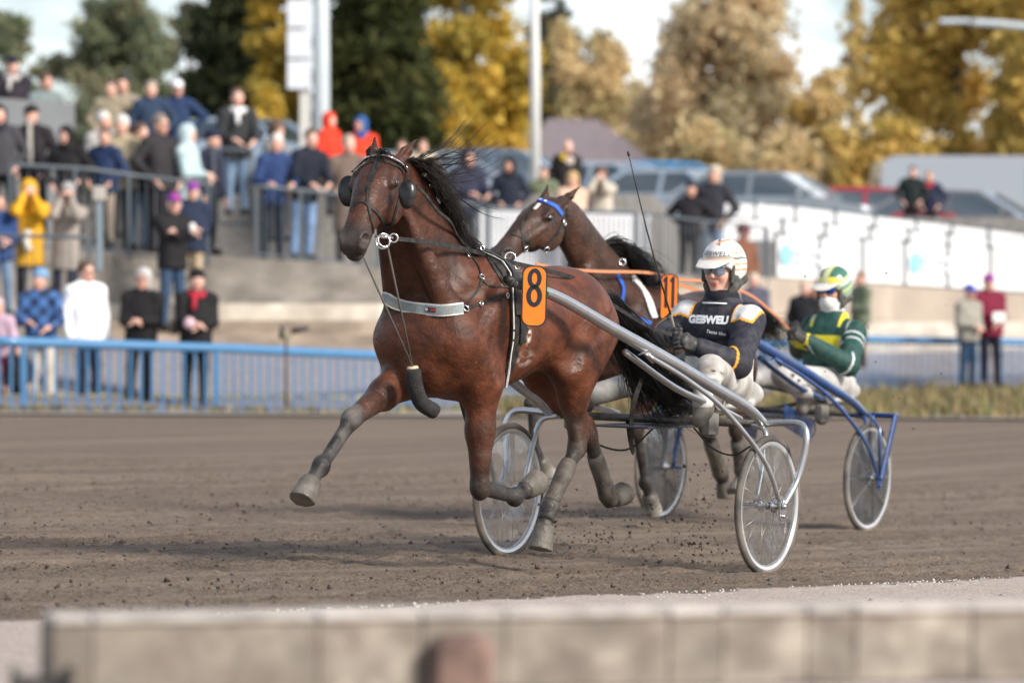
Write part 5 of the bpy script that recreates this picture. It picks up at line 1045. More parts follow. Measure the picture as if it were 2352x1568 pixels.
# leg boots
q = J1['hl']; d = q[3] - q[2]; leg_boot(h1, q[2] + d * .26 + (.006, 0, 0), q[3] + d * .04, [.040, .046, .044, .041, .040, .041, .045], BOOT); leg_boot(h1, q[3] - d * .10, q[4] - (q[4] - q[3]) * .35, [.045, .048, .048, .046, .044, .042, .040], BOOTB)
q = J1['hr']; d = q[3] - q[2]; leg_boot(h1, q[2] + d * .30, q[3] + d * .14, [.041, .045, .044, .043, .046, .052, .037], BOOT)
mane(h1, rg1, .60, .02, (-.55, .36, -.48), 900, 4, HAIRB, .15, wild=.11)
def wisp(i, rnd):
    a = rnd.choice([.56, .5, .44, .4]); h = rg1.t.ray_cast(Vector((a, 0, 3)), Vector((0, 0, -1)), 3); return np.array(h[0]), a
def wpath(p, a, rnd):
    g = rnd.randrange(9); Ln = (.20 + .035 * g) * rnd.uniform(.8, 1.05); up = (-.10, .16, .02, .12, -.05, .20, .07, -.12, .10)[g]; ph = g * 1.9; j = rnd.uniform(-.012, .012); return [p + np.array((-Ln * x, (.30 + .05 * (g % 3)) * Ln * x + .014 * math.sin(7 * x + ph) + j * x, up * x + .035 * math.sin(5 * x + ph) * x + j * x)) for x in np.linspace(0, 1, 12)]
hair_strands('mane_wisps', wisp, wpath, 130, HAIRB, h1, .0016, 9)
def fl_(i, rnd): return H1(.02, rnd.gauss(0, .014), .085), 0
def flp(p, a, rnd):
    e = H1(.17, rnd.gauss(.02, .03), .115) + np.array((0, 0, rnd.uniform(-.02, .02))); return [p * (1 - x) + e * x + np.array((.0, 0, .03 * math.sin(x * 3))) for x in np.linspace(0, 1, 7)]
hair_strands('forelock', fl_, flp, 26, HAIRB, h1, .003, 5)
tail(h1, (-1.15, 0, 1.36), [(-1.34, .01, 1.32), (-1.60, .03, 1.10), (-1.84, .05, .90), (-2.12, .07, .72)], 2600, 6, HAIR, .12)
# ----------------------------------------------------------------- second horse
H2M = RIG2 @ Matrix.Translation((HOFF, 0, 0)); iw = rig_inv(H2M)
h2 = horse_root(RIG2, 'dark bay trotting horse in blue browband wearing the orange number 11, just behind the first')
p2 = iw(1272, 452, .0); best = min(np.linspace(-.20, .12, 60), key=lambda b: abs(np.linalg.norm(iw(1140, 598, b) - p2) - .68)); n2 = iw(1140, 598, best)
hd = nrm(n2 - p2); l2 = nrm(np.cross((0, 0, 1), hd))
J2 = dict(poll=p2 + np.array((0, 0, -.07)), nose=n2, hlat=l2 + np.array((0, 0, .06)), but=np.array((-1.02, .13, 1.19)), earL=iw(1334, 427, .05), earR=iw(1258, 422, -.12))
J2['fl'] = [np.array((.22, .155, .98)), iw(1462, 985, .14), iw(1482, 1108, .13), iw(1492, 1138, .13), iw(1500, 1178, .13), (0.1, 0, -1)]
J2['fr'] = [np.array((.42, -.15, 1.0)), iw(1222, 925, -.13), iw(1228, 1040, -.13), iw(1240, 1058, -.13), iw(1256, 1092, -.13), (-.3, 0, -1)]
J2['hl'] = [np.array((-.84, .13, 1.26)), np.array((-.98, .18, 1.03)), iw(1690, 985, .13), iw(1706, 1085, .12), iw(1700, 1110, .12), iw(1688, 1136, .12), (-.5, 0, -.8)]
J2['hr'] = [np.array((-.84, -.13, 1.26)), np.array((-.72, -.18, 1.02)), iw(1622, 985, -.13), iw(1656, 1090, -.12), iw(1662, 1110, -.12), iw(1668, 1142, -.12), (0, 0, -1)]
J2['paint'] = [(ball_paint(J2['fl'][4], .09, .6), DBAY['sock'], .9), (ball_paint(J2['fr'][4], .10, .6), DBAY['sock'], .9)]
b2, H2, F2, fld2 = make_horse(h2, J2, DBAY, FUR, .009)
rg2 = Rig(H2M, b2); eyes(h2, H2, F2)
strap_part('bridle', h2, rg2, [Z4((370, 190), (330, 260), (295, 320), (300, 420), (310, 480)), Z4((230, 370), (290, 385), (340, 430), (400, 510)), Z4((560, 260), (520, 360), (450, 440), (400, 510), (370, 550)), Z4((575, 210), (570, 330), (560, 440))], [.018, .018, .020, .016])
mb = MB(); rg2.strap(mb, Z4((342, 165), (400, 158), (460, 178), (510, 205), (545, 250)), .030, .006, 6); bb2 = mb.build('browband', BLUES, h2)
P, Nn = rg2.path(Z4((355, 160), (400, 158), (470, 182)), 5, .0105)
for i in range(1, len(P) - 1, 2):
    mb = MB(); t = nrm(P[i + 1] - P[i - 1]); mb.strap([P[i] - t * .007, P[i] + t * .007], Nn[i], .016, .001); mb.build('lettering', LETW, bb2)
mb = MB(); rg2.strap(mb, Z4((405, 180), (385, 205), (370, 215)), .02, .003, 3, .001); mb.build('star_marking', mat('white hair patch', (.6, .57, .53), rough=.8), h2)
for q in ((315, 460), (445, 465), (555, 300)): h = rg2.surf(*Z4(q)[0], .008); mb = MB(); mb.torus(h[0], h[1], .018, .005, 14, 6); mb.build('buckle', CHROME, h2)
OR = mat('orange rein webbing', (.50, .20, .10), rough=.6)
mb = MB(); P = [iw(*Z4((380, 560))[0], .14), iw(*Z4((560, 590))[0], .15), iw(*Z4((800, 605))[0], .16), iw(*Z4((1080, 612))[0], .16), iw(*Z4((1280, 655))[0], .17), iw(*Z4((1450, 668))[0], .17), iw(*Z4((1700, 740))[0], .16), iw(*Z4((1850, 850))[0], .15), iw(1812, 756, .14)]; mb.strap(catmull(P, 4), (.35, .93, .1), .018, .005); mb.build('rein', OR, h2)
mb = MB(); mb.strap([p * np.array((1, -1, 1)) for p in catmull(P, 4)], (.35, -.93, .1), .026, .005); mb.build('rein', OR, h2)
strap_part('breast_collar', h2, rg2, [Z4((890, 630), (925, 700), (920, 780), (905, 850)), Z4((905, 865), (960, 885), (1020, 905), (1100, 940))], [.030, .045], BLUES, .008)
P, Nn = rg2.loop(.05, 1.2, range(-90, 272, 10), .004); mb = MB(); mb.strap(P, Nn, .05, .012); mb.build('girth', LEATHER, h2)
mb = MB(); rg2.strap(mb, Z4((985, 650), (1040, 715), (1085, 790), (1105, 850), (1120, 900)), .045, .016, 5); mb.build('saddle_pad', WHITED, h2)
P, Nn = rg2.loop(.0, 1.2, range(20, 161, 9), .012); mb = MB(); mb.strap(P, Nn, .10, .018); mb.build('harness_saddle', LEATHER, h2)
for q, rr in (((1070, 600), .028), ((925, 545), .02)): ring(h2, iw(*Z4(q)[0], .1), (.6, .6, .2), rr, .004, CHROME, 'terret')
mb = MB(); mb.tube([iw(*Z4((1120, 655))[0], .33), iw(*Z4((1180, 670))[0], .36)], .035, 10); mb.build('shaft_socket', BLACKP, h2)
number_plate(iw(*Z4((1218, 770))[0], .43), (-.5, .866, 0), (0, 0, 1), '11', h2, .108, .285)
for k in ('hl', 'hr'):
    q = J2[k]; d = q[3] - q[2]; leg_boot(h2, q[2] + d * .25, q[3] + d * .1, [.046, .05, .048, .047, .05, .056, .042], BOOT)
mane(h2, rg2, .56, .0, (-.85, .22, -.12), 1000, 14, HAIR, .40, wild=.07)
tail(h2, (-1.15, 0, 1.37), [(-1.32, .02, 1.40), (-1.55, .05, 1.34), (-1.75, .06, 1.24), (-1.95, .06, 1.12)], 500, 16, HAIR, .10)
# ================================================================= PEOPLE
SKINS = [(.66, .38, .29), (.70, .42, .33), (.58, .32, .24)]
def skin(i=0): return mat('skin tone %s' % 'abc'[i % 3], attr=True, rough=.5, var=.06, vscale=20)
def ik(S, W, l1, l2, hint):
    S = np.array(S, float); W = np.array(W, float); d = W - S; D = np.linalg.norm(d)
    if D > (l1 + l2) * .995: W = S + d / D * (l1 + l2) * .995; d = W - S; D = np.linalg.norm(d)
    a = (l1 * l1 - l2 * l2 + D * D) / (2 * D); h = math.sqrt(max(0, l1 * l1 - a * a)); n = d / D; hp = np.array(hint, float); hp = nrm(hp - n * (hp @ n)); return S + n * a + hp * h, W
def head_fld(f, C, fw, up, s=1.0, detail=True, eyes=True):
    fw = nrm(fw); up = nrm(np.array(up) - fw * (np.array(up) @ fw)); lf = np.cross(up, fw); M = np.stack([fw, lf, up], 1); q = lambda x, y, z: C + (fw * x + lf * y + up * z) * s
    f.el(q(-.005, 0, .035), np.array((.097, .077, .098)) * s, .03, 's', rot=M); f.el(q(.035, 0, -.02), np.array((.06, .066, .085)) * s, .03, 's', rot=M)
    f.rc(q(.03, 0, -.06), q(.062, 0, -.088), .052 * s, .030 * s, .03, 's'); f.rc(q(.085, 0, .018), q(.108, 0, -.022), .010 * s, .0145 * s, .014, 's')
    for y in (-1, 1):
        f.el(q(.062, y * .035, -.022), np.array((.03, .028, .03)) * s, .02, 'ck', rot=M); f.rc(q(.088, y * .014, .034), q(.078, y * .048, .030), .010 * s, .009 * s, .012, 's')
        f.el(q(.092, y * .032, .012), np.array((.014, .016, .010)) * s, .01, 's', sub=True, rot=M)
        f.el(q(.0, y * .077, -.008), np.array((.018, .010, .032)) * s, .008, 's', rot=M)
        if eyes: f.el(q(.080, y * .032, .011), np.array((.011, .014, .009)) * s, .003, 'ey', rot=M)
    f.rc(q(.093, -.018, -.056), q(.093, .018, -.056), .0075 * s, .0075 * s, .006, 'lp'); f.rc(q(.091, -.014, -.068), q(.091, .014, -.068), .008 * s, .008 * s, .006, 'lp'); f.rc(q(.102, -.018, -.062), q(.102, .018, -.062), .0028 * s, .0028 * s, .004, 'ey', sub=True)
    return q, M
def skpal(c): c = np.array(c); return dict(s=c, ck=c * (1.0, .86, .82), lp=c * (.85, .5, .5), ey=(.03, .022, .02))
CLM = {}
def cloth(c, kind='w'):
    k = 'cloth %.3f %.3f %.3f %s' % (*c, kind)
    return mat(k, c, rough=.75 if kind == 'w' else .45, var=.12, vscale=6, bump=.010, bscale=11, spec=.2)
def person(u, vt, Y, floor, h=None, yaw=0, jk=(.02, .025, .04), tr=(.02, .02, .025), hat=None, hair=(.1, .07, .05), pose='hang', label='', sk=0, long=0, extra=None, vox=.017, width=1.2, scarf=None, glasses=False, jlen=.80, group='spectators', head_yaw=0):
    s_ = FD / Y; top = HC + (765 - vt) / s_; X = (u - 1176) / s_
    H = h or min(2.0, max(1.4, top - floor)); fz = top - H; k = H / 1.76
    root = empty('person', label, 'person', group, (X, Y, fz), (0, 0, R(180 + yaw)))
    P = lambda x, y, z: np.array((x, y, z)) * k
    lean = .0 if pose != 'rail' else .10
    sh = {s: P(s * (.165 + .035 * (width - .3)), lean, 1.385) for s in (-1, 1)}; hipz = .93
    wr = {}
    tg = dict(hang=(.27, .06, .84), pockets=(.22, .13, .95), front=(.06, .27, 1.06), rail=(.17, .40, 1.06), face=(.045, .17, 1.55), cross=(-.09, .23, 1.20), phone=(.05, .30, 1.28), hips=(.22, -.02, 1.04))[pose]
    pr = random.Random(label); head_yaw += pr.uniform(-22, 22); root.rotation_euler = (R(pr.uniform(-2.5, 2.5)), R(pr.uniform(-3, 3)), R(180 + yaw + pr.uniform(-9, 9)))
    for s in (-1, 1): wr[s] = P(s * (tg[0] + pr.uniform(-.03, .03)), tg[1] + pr.uniform(-.04, .04), tg[2] + pr.uniform(-.04, .04) + (.03 if s > 0 and pose in ('front', 'cross') else 0))
    el_ = {}
    for s in (-1, 1): el_[s], wr[s] = ik(sh[s], wr[s], .30 * k, .27 * k, (s * .5, .1, -1) if pose == 'face' else (s * (.9 if pose in ('pockets', 'hips') else .45), -.5, -.5))
    HC_ = P(0, lean + .02, 1.625); hy = R(head_yaw); fw = np.array((math.sin(hy), math.cos(hy), -.06)); up = (0, 0, 1)
    f = Fld(); k_ = k; k = k * 1.09; q, M = head_fld(f, HC_, fw, up, k); k = k_
    f.rc(P(0, lean - .02, 1.42), HC_ + P(0, -.015, -.05), .062 * k, .055 * k, .03, 's')
    f.rc(P(0, 0, .98), P(0, lean * .9 - .015, 1.34), .09 * k, .075 * k, .05, 's')
    for s in (-1, 1):
        f.rc(sh[s], el_[s], .042 * k, .035 * k, .03, 's'); f.rc(el_[s], wr[s], .035 * k, .026 * k, .03, 's'); d = nrm(wr[s] - el_[s])
        if pose in ('rail', 'front', 'face', 'phone'): d = nrm(d + np.array((-s * .35, 0, -.15)))
        f.rc(wr[s], wr[s] + d * .085 * k, .032 * k, .034 * k, .02, 's', fl=(s * .7, 0, .7), ff=.6); f.rc(wr[s] + d * .09 * k, wr[s] + (d + np.array((-s * .3, 0, -.35))) * .15 * k, .026 * k, .017 * k, .02, 's')
        f.rc(wr[s] + d * .03 * k, wr[s] + d * .07 * k + np.array((-s * .03, .03, .01)) * k, .014 * k, .011 * k, .01, 's')
        f.rc(P(s * .09, 0, .92), P(s * .10, .01, .5), .05 * k, .04 * k, .03, 's'); f.rc(P(s * .10, .01, .5), P(s * .11, -.01, .09), .04 * k, .03 * k, .03, 's')
    body('body', f, vox, skin(sk), skpal(SKINS[sk % 3]), root)
    f = Fld(); w = width
    f.loft(P(0, 0, jlen), P(0, lean, 1.50), (1, 0, 0), [(0, 0, 0, .180 * w * k, .135 * w * k), (.25, 0, .0, .175 * w * k, .138 * w * k), (.55, 0, .005, .172 * w * k, .13 * w * k), (.78, 0, 0, .165 * k * w, .12 * k), (.9, 0, -.01, .115 * k, .095 * k), (1, 0, -.01, .078 * k, .074 * k)], .06, 0, pw=2.4)
    for s in (-1, 1): f.rc(P(s * .05, lean - .01, 1.475), sh[s] + P(0, 0, .01), .062 * k, .076 * k, .07, 0)
    for s in (-1, 1): f.rc(sh[s], el_[s], .080 * k * w ** .4, .068 * k, .06, 0); f.rc(el_[s], wr[s] * .97 + el_[s] * .03, .066 * k, .048 * k, .035, 0)
    V, F = f.mesh(vox); meshobj('jacket', V, F, jk if isinstance(jk, bpy.types.Material) else cloth(jk), root)
    f = Fld(); f.rc(P(0, 0, .93), P(0, 0, 1.0), .13 * k, .13 * k, .04, 0)
    for s in (-1, 1): f.rc(P(s * .085, 0, .90), P(s * .105, .015, .5), .098 * k, .072 * k, .03, 0); f.rc(P(s * .105, .015, .5), P(s * .115, -.01, .07), .070 * k, .056 * k, .03, 0)
    V, F = f.mesh(vox * 1.15); meshobj('trousers', V, F, cloth(tr), root)
    for s in (-1, 1):
        f = Fld(); f.rc(P(s * .115, -.04, .045), P(s * .13, .14, .035), .048 * k, .042 * k, .03, 0); f.rc(P(s * .115, -.015, .05), P(s * .115, -.01, .10), .05 * k, .048 * k, .03, 0); V, F = f.mesh(.02); meshobj('shoe', V, F, cloth((.025, .022, .02), 's'), root)
    hk = hat[0] if hat else None; f = Fld(); k = k * 1.09
    if hk != 'hood' and hair is not None:
        f.el(q(-.012, 0, .045), np.array((.104, .086, .098)) * k, .02, 0, rot=M)
        if long: f.rc(q(-.05, 0, .0), q(-.06, 0, -.10 - .06 * long), .075 * k, .07 * k, .05, 0); f.rc(q(-.0, .07, .0), q(.0, .075, -.10), .035 * k, .03 * k, .03, 0); f.rc(q(-.0, -.07, .0), q(.0, -.075, -.10), .035 * k, .03 * k, .03, 0); f.el(q(-.01, 0, .06), np.array((.11, .10, .10)) * k, .03, 0, rot=M)
        f.el(q(.085, 0, -.02), np.array((.085, .075, .088)) * k, .012, 0, sub=True, rot=M)
        V, F = f.mesh(vox * .9); meshobj('hair', V, F, mat('hair %.2f %.2f' % hair[:2], hair, rough=.6, var=.3, vscale=40), root)
    if hat:
        f = Fld(); hm = hat[1] if isinstance(hat[1], bpy.types.Material) else cloth(hat[1])
        if hk == 'beanie':
            f.el(q(-.012, 0, .065), np.array((.112, .095, .10)) * k, .02, 0, rot=M); f.el(q(.07, 0, -.06), np.array((.17, .17, .105)) * k, .012, 0, sub=True, rot=M); nm = 'beanie'
        elif hk == 'cap':
            f.el(q(-.01, 0, .06), np.array((.108, .09, .088)) * k, .02, 0, rot=M); f.el(q(.02, 0, -.045), np.array((.2, .2, .09)) * k, .01, 0, sub=True, rot=M); f.rc(q(.08, -.03, .052), q(.155, 0, .040), .045 * k, .045 * k, .02, 0, fl=up, ff=.2); f.rc(q(.08, .03, .052), q(.155, 0, .040), .045 * k, .045 * k, .02, 0, fl=up, ff=.2); nm = 'cap'
        else:
            f.el(q(-.02, 0, .035), np.array((.125, .108, .125)) * k, .03, 0, rot=M); f.rc(q(-.02, 0, -.04), q(-.01, 0, -.15), .10 * k, .11 * k, .05, 0); f.el(q(.11, 0, -.005), np.array((.095, .066, .088)) * k, .015, 0, sub=True, rot=M); nm = 'hood'
        V, F = f.mesh(vox * .9); meshobj(nm, V, F, hm, root)
    if scarf:
        mb = MB(); mb.torus(HC_ + P(0, .0, -.15), (0, .25, 1), .085 * k, .035 * k, 18, 8, 1.3); mb.tube([HC_ + P(.03, .10, -.17), HC_ + P(.05, .16, -.34)], .03 * k, 8); mb.build('scarf', cloth(scarf), root)
    if glasses:
        mb = MB()
        for y in (-1, 1): mb.ball(q(.098, y * .032, .012), (.022 * k, .022 * k, .015 * k), 10)
        mb.tube([q(.10, -.02, .016), q(.10, .02, .016)], .005 * k, 6); 
        for y in (-1, 1): mb.tube([q(.095, y * .05, .014), q(.0, y * .082, .01)], .004 * k, 6)
        mb.build('sunglasses', mat('dark lens', (.012, .012, .014), rough=.12), root)
    if extra: extra(root, P, q, wr, k)
    return root
# ----------------------------------------------------------------- the two drivers
def finger_glove(root, W, d, palm, across, m, name='glove', grip=1.0):
    'gloved hand closed on the rein: W wrist, d along the hand, palm = direction the palm faces, across = towards the thumb'
    d = nrm(d); palm = nrm(np.array(palm) - d * (np.array(palm) @ d)); ac = np.cross(d, palm); ac = ac if ac @ np.array(across) > 0 else -ac; f = Fld()
    q = lambda x, y, z: W + d * x + ac * y + palm * z
    f.rc(q(-.07, 0, 0), q(.0, 0, 0), .050, .036, .02, 0); f.rc(q(.02, 0, 0), q(.075, .004, -.004), .036, .038, .02, 0, fl=palm, ff=.55)
    for i, y in enumerate((.030, .010, -.011, -.030)):
        L_ = (.040, .045, .042, .034)[i]; r = .0115 - .0006 * i; k0 = q(.080, y, -.006); k1 = q(.080 + L_ * .75, y * 1.08, .012 + .004 * grip); k2 = q(.080 + L_ * .70, y * 1.05, .012 + .030); k3 = q(.080 + L_ * .15, y, .040)
        f.rc(q(.05, y * .9, -.004), k0, .013, .0135, .008, 0); f.rc(k0, k1, r + .001, r, .006, 0); f.rc(k1, k2, r, r * .95, .006, 0); f.rc(k2, k3, r * .95, r * .85, .006, 0)
    f.rc(q(.015, .028, .008), q(.055, .050, .022), .016, .013, .012, 0); f.rc(q(.055, .050, .022), q(.085, .036, .044), .012, .010, .008, 0)
    V, F = f.mesh(.0045); o = meshobj(name, V, F, m, root)
    mb = MB(); mb.tube([q(-.055, 0, 0), q(-.035, 0, 0)], .050, 16); mb.build('cuff_strap', m, o); return o
def lerp(a, b, t): return np.array(a) * (1 - t) + np.array(b) * t
def seg_d(V, a, b): a = np.array(a); b = np.array(b); d = b - a; t = np.clip(((V - a) @ d) / (d @ d), 0, 1); return np.linalg.norm(V - a - t[:, None] * d, axis=1)
def driver(M, iv, label, D):
    root = empty('person', label, 'person'); root.matrix_world = M
    A = lambda *p: np.array(p, float)
    hip = D['hip']; nb = D['neck']; sh = D['sh']; el = D['el']; wr = D['wr']; kn = D['kn']; an = D['an']; toe = D['toe']; C = D['head']; fw = D['fw']; up = D['up']
    f = Fld(); q, Mh = head_fld(f, C, fw, up, D.get('hs', 1.0)); f.rc(nb, C - nrm(up) * .06 - nrm(fw) * .015, .062, .058, .03, 's'); f.rc(hip, nb - nrm(nb - hip) * .05, .11, .06, .05, 's')
    for s in (-1, 1):
        f.rc(sh[s], el[s], .045, .036, .03, 's'); f.rc(el[s], wr[s], .036, .028, .03, 's'); d = nrm(wr[s] - el[s]); f.rc(wr[s], wr[s] + d * .05, .022, .018, .02, 's'); f.rc(hip + A(0, s * .09, 0), kn[s], .06, .05, .03, 's'); f.rc(kn[s], an[s], .045, .032, .03, 's')
    body('body', f, .006, skin(D['skin']), skpal(SKINS[D['skin']]), root, .006)
    # racing suit top
    f = Fld(); ax = nrm(nb - hip); L_ = np.linalg.norm(nb - hip)
    f.loft(hip - ax * .02, nb + ax * .03, (0, 1, 0), [(0, 0, 0, .185, .145), (.2, 0, 0, .18, .14), (.5, 0, .006, .19, .135), (.75, 0, .006, .205, .13), (.9, 0, 0, .155, .115), (.97, 0, 0, .105, .095), (1.06, 0, 0, .090, .082)], .05, 't', pw=2.5)
    for s in (-1, 1):
        f.rc(sh[s], el[s], .088, .070, .06, 'a'); f.rc(el[s], wr[s] * .93 + el[s] * .07, .070, .050, .04, 'a')
        for t, r in ((.25, .010), (.5, .012), (.75, .009)):     # creases at the sleeves
            p = sh[s] * (1 - t) + el[s] * t; n_ = nrm(np.cross(el[s] - sh[s], (0, .3, 1))); f.rc(p + n_ * .09, p + n_ * .06 + ax * .05, r, r, .025, 'a', sub=True)
    for i in range(7):
        y = (-.14, .12, -.03, .16, -.1, .05, -.17)[i]; z = .08 + .055 * i; fr = np.cross((0, 1., 0), ax); fr = fr if fr[0] > 0 else -fr
        f.rc(hip + ax * z + fr * .155 + A(0, y - .06, 0), hip + ax * (z + .03) + fr * .155 + A(0, y + .06, 0), .012, .008, .03, 't', sub=True)
    V, F = f.mesh(.007); col = D['paint'](V, f, ax, hip, L_); jk = meshobj('race_jacket', V, F, mat('race jacket cloth', attr=True, spec=.25, rough=.62, var=.12, vscale=10, bump=.005, bscale=22, dirt=(.16, .14, .12), dirt_amt=.22, dscale=24), root, True, col)
    f = Fld(); f.rc(hip, hip + ax * .08, .15, .14, .05, 0)
    for s in (-1, 1):
        h0 = hip + A(.0, s * .09, .0); f.rc(h0, kn[s], .105, .078, .05, 0); f.rc(kn[s], an[s], .076, .055, .03, 0)
        for t in (.15, .32, .5, .68, .85):
            p = h0 * (1 - t) + kn[s] * t; f.rc(p + A(0, .1 * s, .08), p + A(.03, -.02 * s, .11), .010, .010, .025, 0, sub=True)
        for t in (.2, .45, .7): p = kn[s] * (1 - t) + an[s] * t; f.rc(p + A(-.06, .06 * s, .0), p + A(.07, .04 * s, .03), .009, .009, .02, 0, sub=True)
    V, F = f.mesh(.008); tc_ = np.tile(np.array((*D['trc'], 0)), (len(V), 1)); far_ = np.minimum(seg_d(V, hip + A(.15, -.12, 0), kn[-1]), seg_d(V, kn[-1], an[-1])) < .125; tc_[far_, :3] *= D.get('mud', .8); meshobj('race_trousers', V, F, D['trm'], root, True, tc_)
    for s in (-1, 1):
        f = Fld(); d = nrm(toe[s] - an[s]); f.rc(an[s], an[s] + (0, 0, -.03), .050, .050, .02, 0); f.rc(an[s] + A(-.03, 0, -.03), toe[s], .045, .040, .03, 0); V, F = f.mesh(.009); meshobj('boot', V, F, mat('muddy race boot', (.10, .095, .085), rough=.6, dirt=(.17, .145, .12), dirt_amt=.95, dscale=10), root)
    gm = mat('grey leather glove', (.022, .023, .024), spec=.3, rough=.5, var=.25, vscale=25, dirt=(.2, .18, .16), dirt_amt=.3, dscale=24)
    for s in (-1, 1): d = nrm(wr[s] - el[s]); finger_glove(root, wr[s], nrm(d * 1.0 + D.get('hd', A(.3, 0, 0))), D['palm'][s], (0, 0, 1), gm)
    # helmet
    f = Fld(); f.el(q(-.012, 0, .05), A(.130, .112, .122), .02, 0, rot=Mh); f.el(q(-.03, 0, .0), A(.115, .104, .11), .04, 0, rot=Mh)
    f.el(q(.13, 0, -.075), A(.15, .15, .125), .010, 0, sub=True, rot=Mh); f.el(q(0, 0, -.15), A(.3, .3, .095), .012, 0, sub=True, rot=Mh); f.el(q(.02, 0, -.04), A(.10, .088, .11), .008, 0, sub=True, rot=Mh)
    V, F = f.mesh(.005); hel = meshobj('helmet', V, F, mat('helmet shell', attr=True, rough=.25, coat=.5, dirt=(.3, .27, .23), dirt_amt=.22, dscale=30), root, True, D['hpaint'](V, q, Mh))
    f = Fld()
    for y in (-1, 1): f.rc(q(.075, y * .055, .060), q(.150, y * .028, .034), .045, .045, .03, 0, fl=nrm(np.array(up) + nrm(fw) * .3), ff=.16)
    f.rc(q(.085, 0, .064), q(.158, 0, .036), .05, .05, .03, 0, fl=nrm(np.array(up) + nrm(fw) * .3), ff=.16); V, F = f.mesh(.005); meshobj('peak', V, F, mat('helmet peak white', (.62, .60, .57), rough=.4, dirt=(.3, .27, .23), dirt_amt=.35, dscale=20), hel)
    f = Fld()
    for y in (-1, 1): f.el(q(-.01, y * .084, -.035), A(.050, .022, .062), .02, 0, rot=Mh); f.rc(q(.015, y * .078, -.085), q(.045, y * .058, -.125), .026, .015, .02, 0); f.rc(q(.045, y * .088, .03), q(.05, y * .085, -.05), .014, .012, .01, 0); f.el(q(-.012, y * .108, -.02), A(.02, .010, .026), .010, 0, sub=True, rot=Mh)
    f.rc(q(-.07, -.08, -.04), q(-.07, .08, -.04), .03, .03, .03, 0); V, F = f.mesh(.006); meshobj('ear_pad', V, F, mat('ear pad foam', (.045, .047, .044), rough=.8, bump=.004, bscale=60, dirt=(.16, .15, .13), dirt_amt=.5, dscale=30), hel)
    mb = MB(); mb.tube(catmull([q(.03, -.075, -.10), q(.055, -.04, -.125), q(.06, 0, -.132), q(.055, .04, -.125), q(.03, .075, -.10)], 4), .007, 8, flat=1.6); mb.build('chin_strap', LEATHER, hel)
    # glasses
    for y in (-1, 1):
        V = []; Fc = []; nx, nz = 9, 6
        for i in range(nx + 1):
            for j in range(nz + 1):
                t = i / nx; w = j / nz; yy = y * (.008 + .055 * t); rnd = 1 - .35 * abs(2 * t - 1) ** 3; zz = .014 + (w - .5) * D.get('gh', .046) * rnd - .004 * t; V.append(q(.118 - .030 * t * t - .006 * abs(2 * w - 1) ** 2, yy, zz))
        for i in range(nx):
            for j in range(nz): Fc.append((i * (nz + 1) + j, i * (nz + 1) + j + 1, (i + 1) * (nz + 1) + j + 1, (i + 1) * (nz + 1) + j))
        n_ = len(V); V += [v - nrm(fw) * .003 for v in V]; Fc += [tuple(i + n_ for i in r[::-1]) for r in Fc]
        mb = MB(); mb.add(V, Fc, True); mb.build('lens', D['lens'], root)
    mb = MB()
    for y in (-1, 1): mb.tube([q(.112, y * .05, .024), q(.085, y * .082, .020), q(.0, y * .095, .012)], .003, 6)
    mb.tube([q(.118, -.01, .028), q(.121, 0, .030), q(.118, .01, .028)], .003, 6); mb.build('glasses_frame', BLACKP, root)
    return root, q, Mh, jk, ax
I1 = lambda u, v, b: iv1(u, v, b)
def lerp(a, b, t): return np.array(a) * (1 - t) + np.array(b) * t
def seg_d(V, a, b): a = np.array(a); b = np.array(b); d = b - a; t = np.clip(((V - a) @ d) / (d @ d), 0, 1); return np.linalg.norm(V - a - t[:, None] * d, axis=1)
D1 = dict(hip=np.array((-.90, 0, .90)), neck=I1(1657, 706, 0), sh={1: I1(1722, 737, .19), -1: I1(1580, 726, -.19)}, el={1: I1(1694, 836, .27), -1: I1(1530, 768, -.30)}, wr={1: I1(1600, 795, .14), -1: I1(1546, 770, -.02)},
          kn={1: I1(1632, 850, .26), -1: I1(1560, 852, -.26) + np.array((-.1, 0, .02))}, an={1: I1(1614, 925, .40), -1: np.array((-.14, -.40, .83))}, toe={1: I1(1606, 965, .40), -1: np.array((.0, -.40, .76))}, skin=1, hs=1.02,
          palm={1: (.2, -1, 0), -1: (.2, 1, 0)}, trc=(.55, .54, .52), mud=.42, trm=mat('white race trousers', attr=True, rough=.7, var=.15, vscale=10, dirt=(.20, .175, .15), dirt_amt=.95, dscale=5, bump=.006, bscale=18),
          lens=mat('mirror lens with painted sky', (.26, .33, .42), rough=.08, metal=.45), gh=.056)  # blue grey sky reflection is put into the lens base colour
D1['head'] = I1(1660, 622, .0); D1['fw'] = np.array((.97, -.06, -.06)); D1['up'] = np.array((.05, .03, 1))
NAVY = np.array((.016, .018, .030, 0)); WHT = np.array((.66, .66, .65, 0)); ORG = np.array((.85, .36, .03, 0))
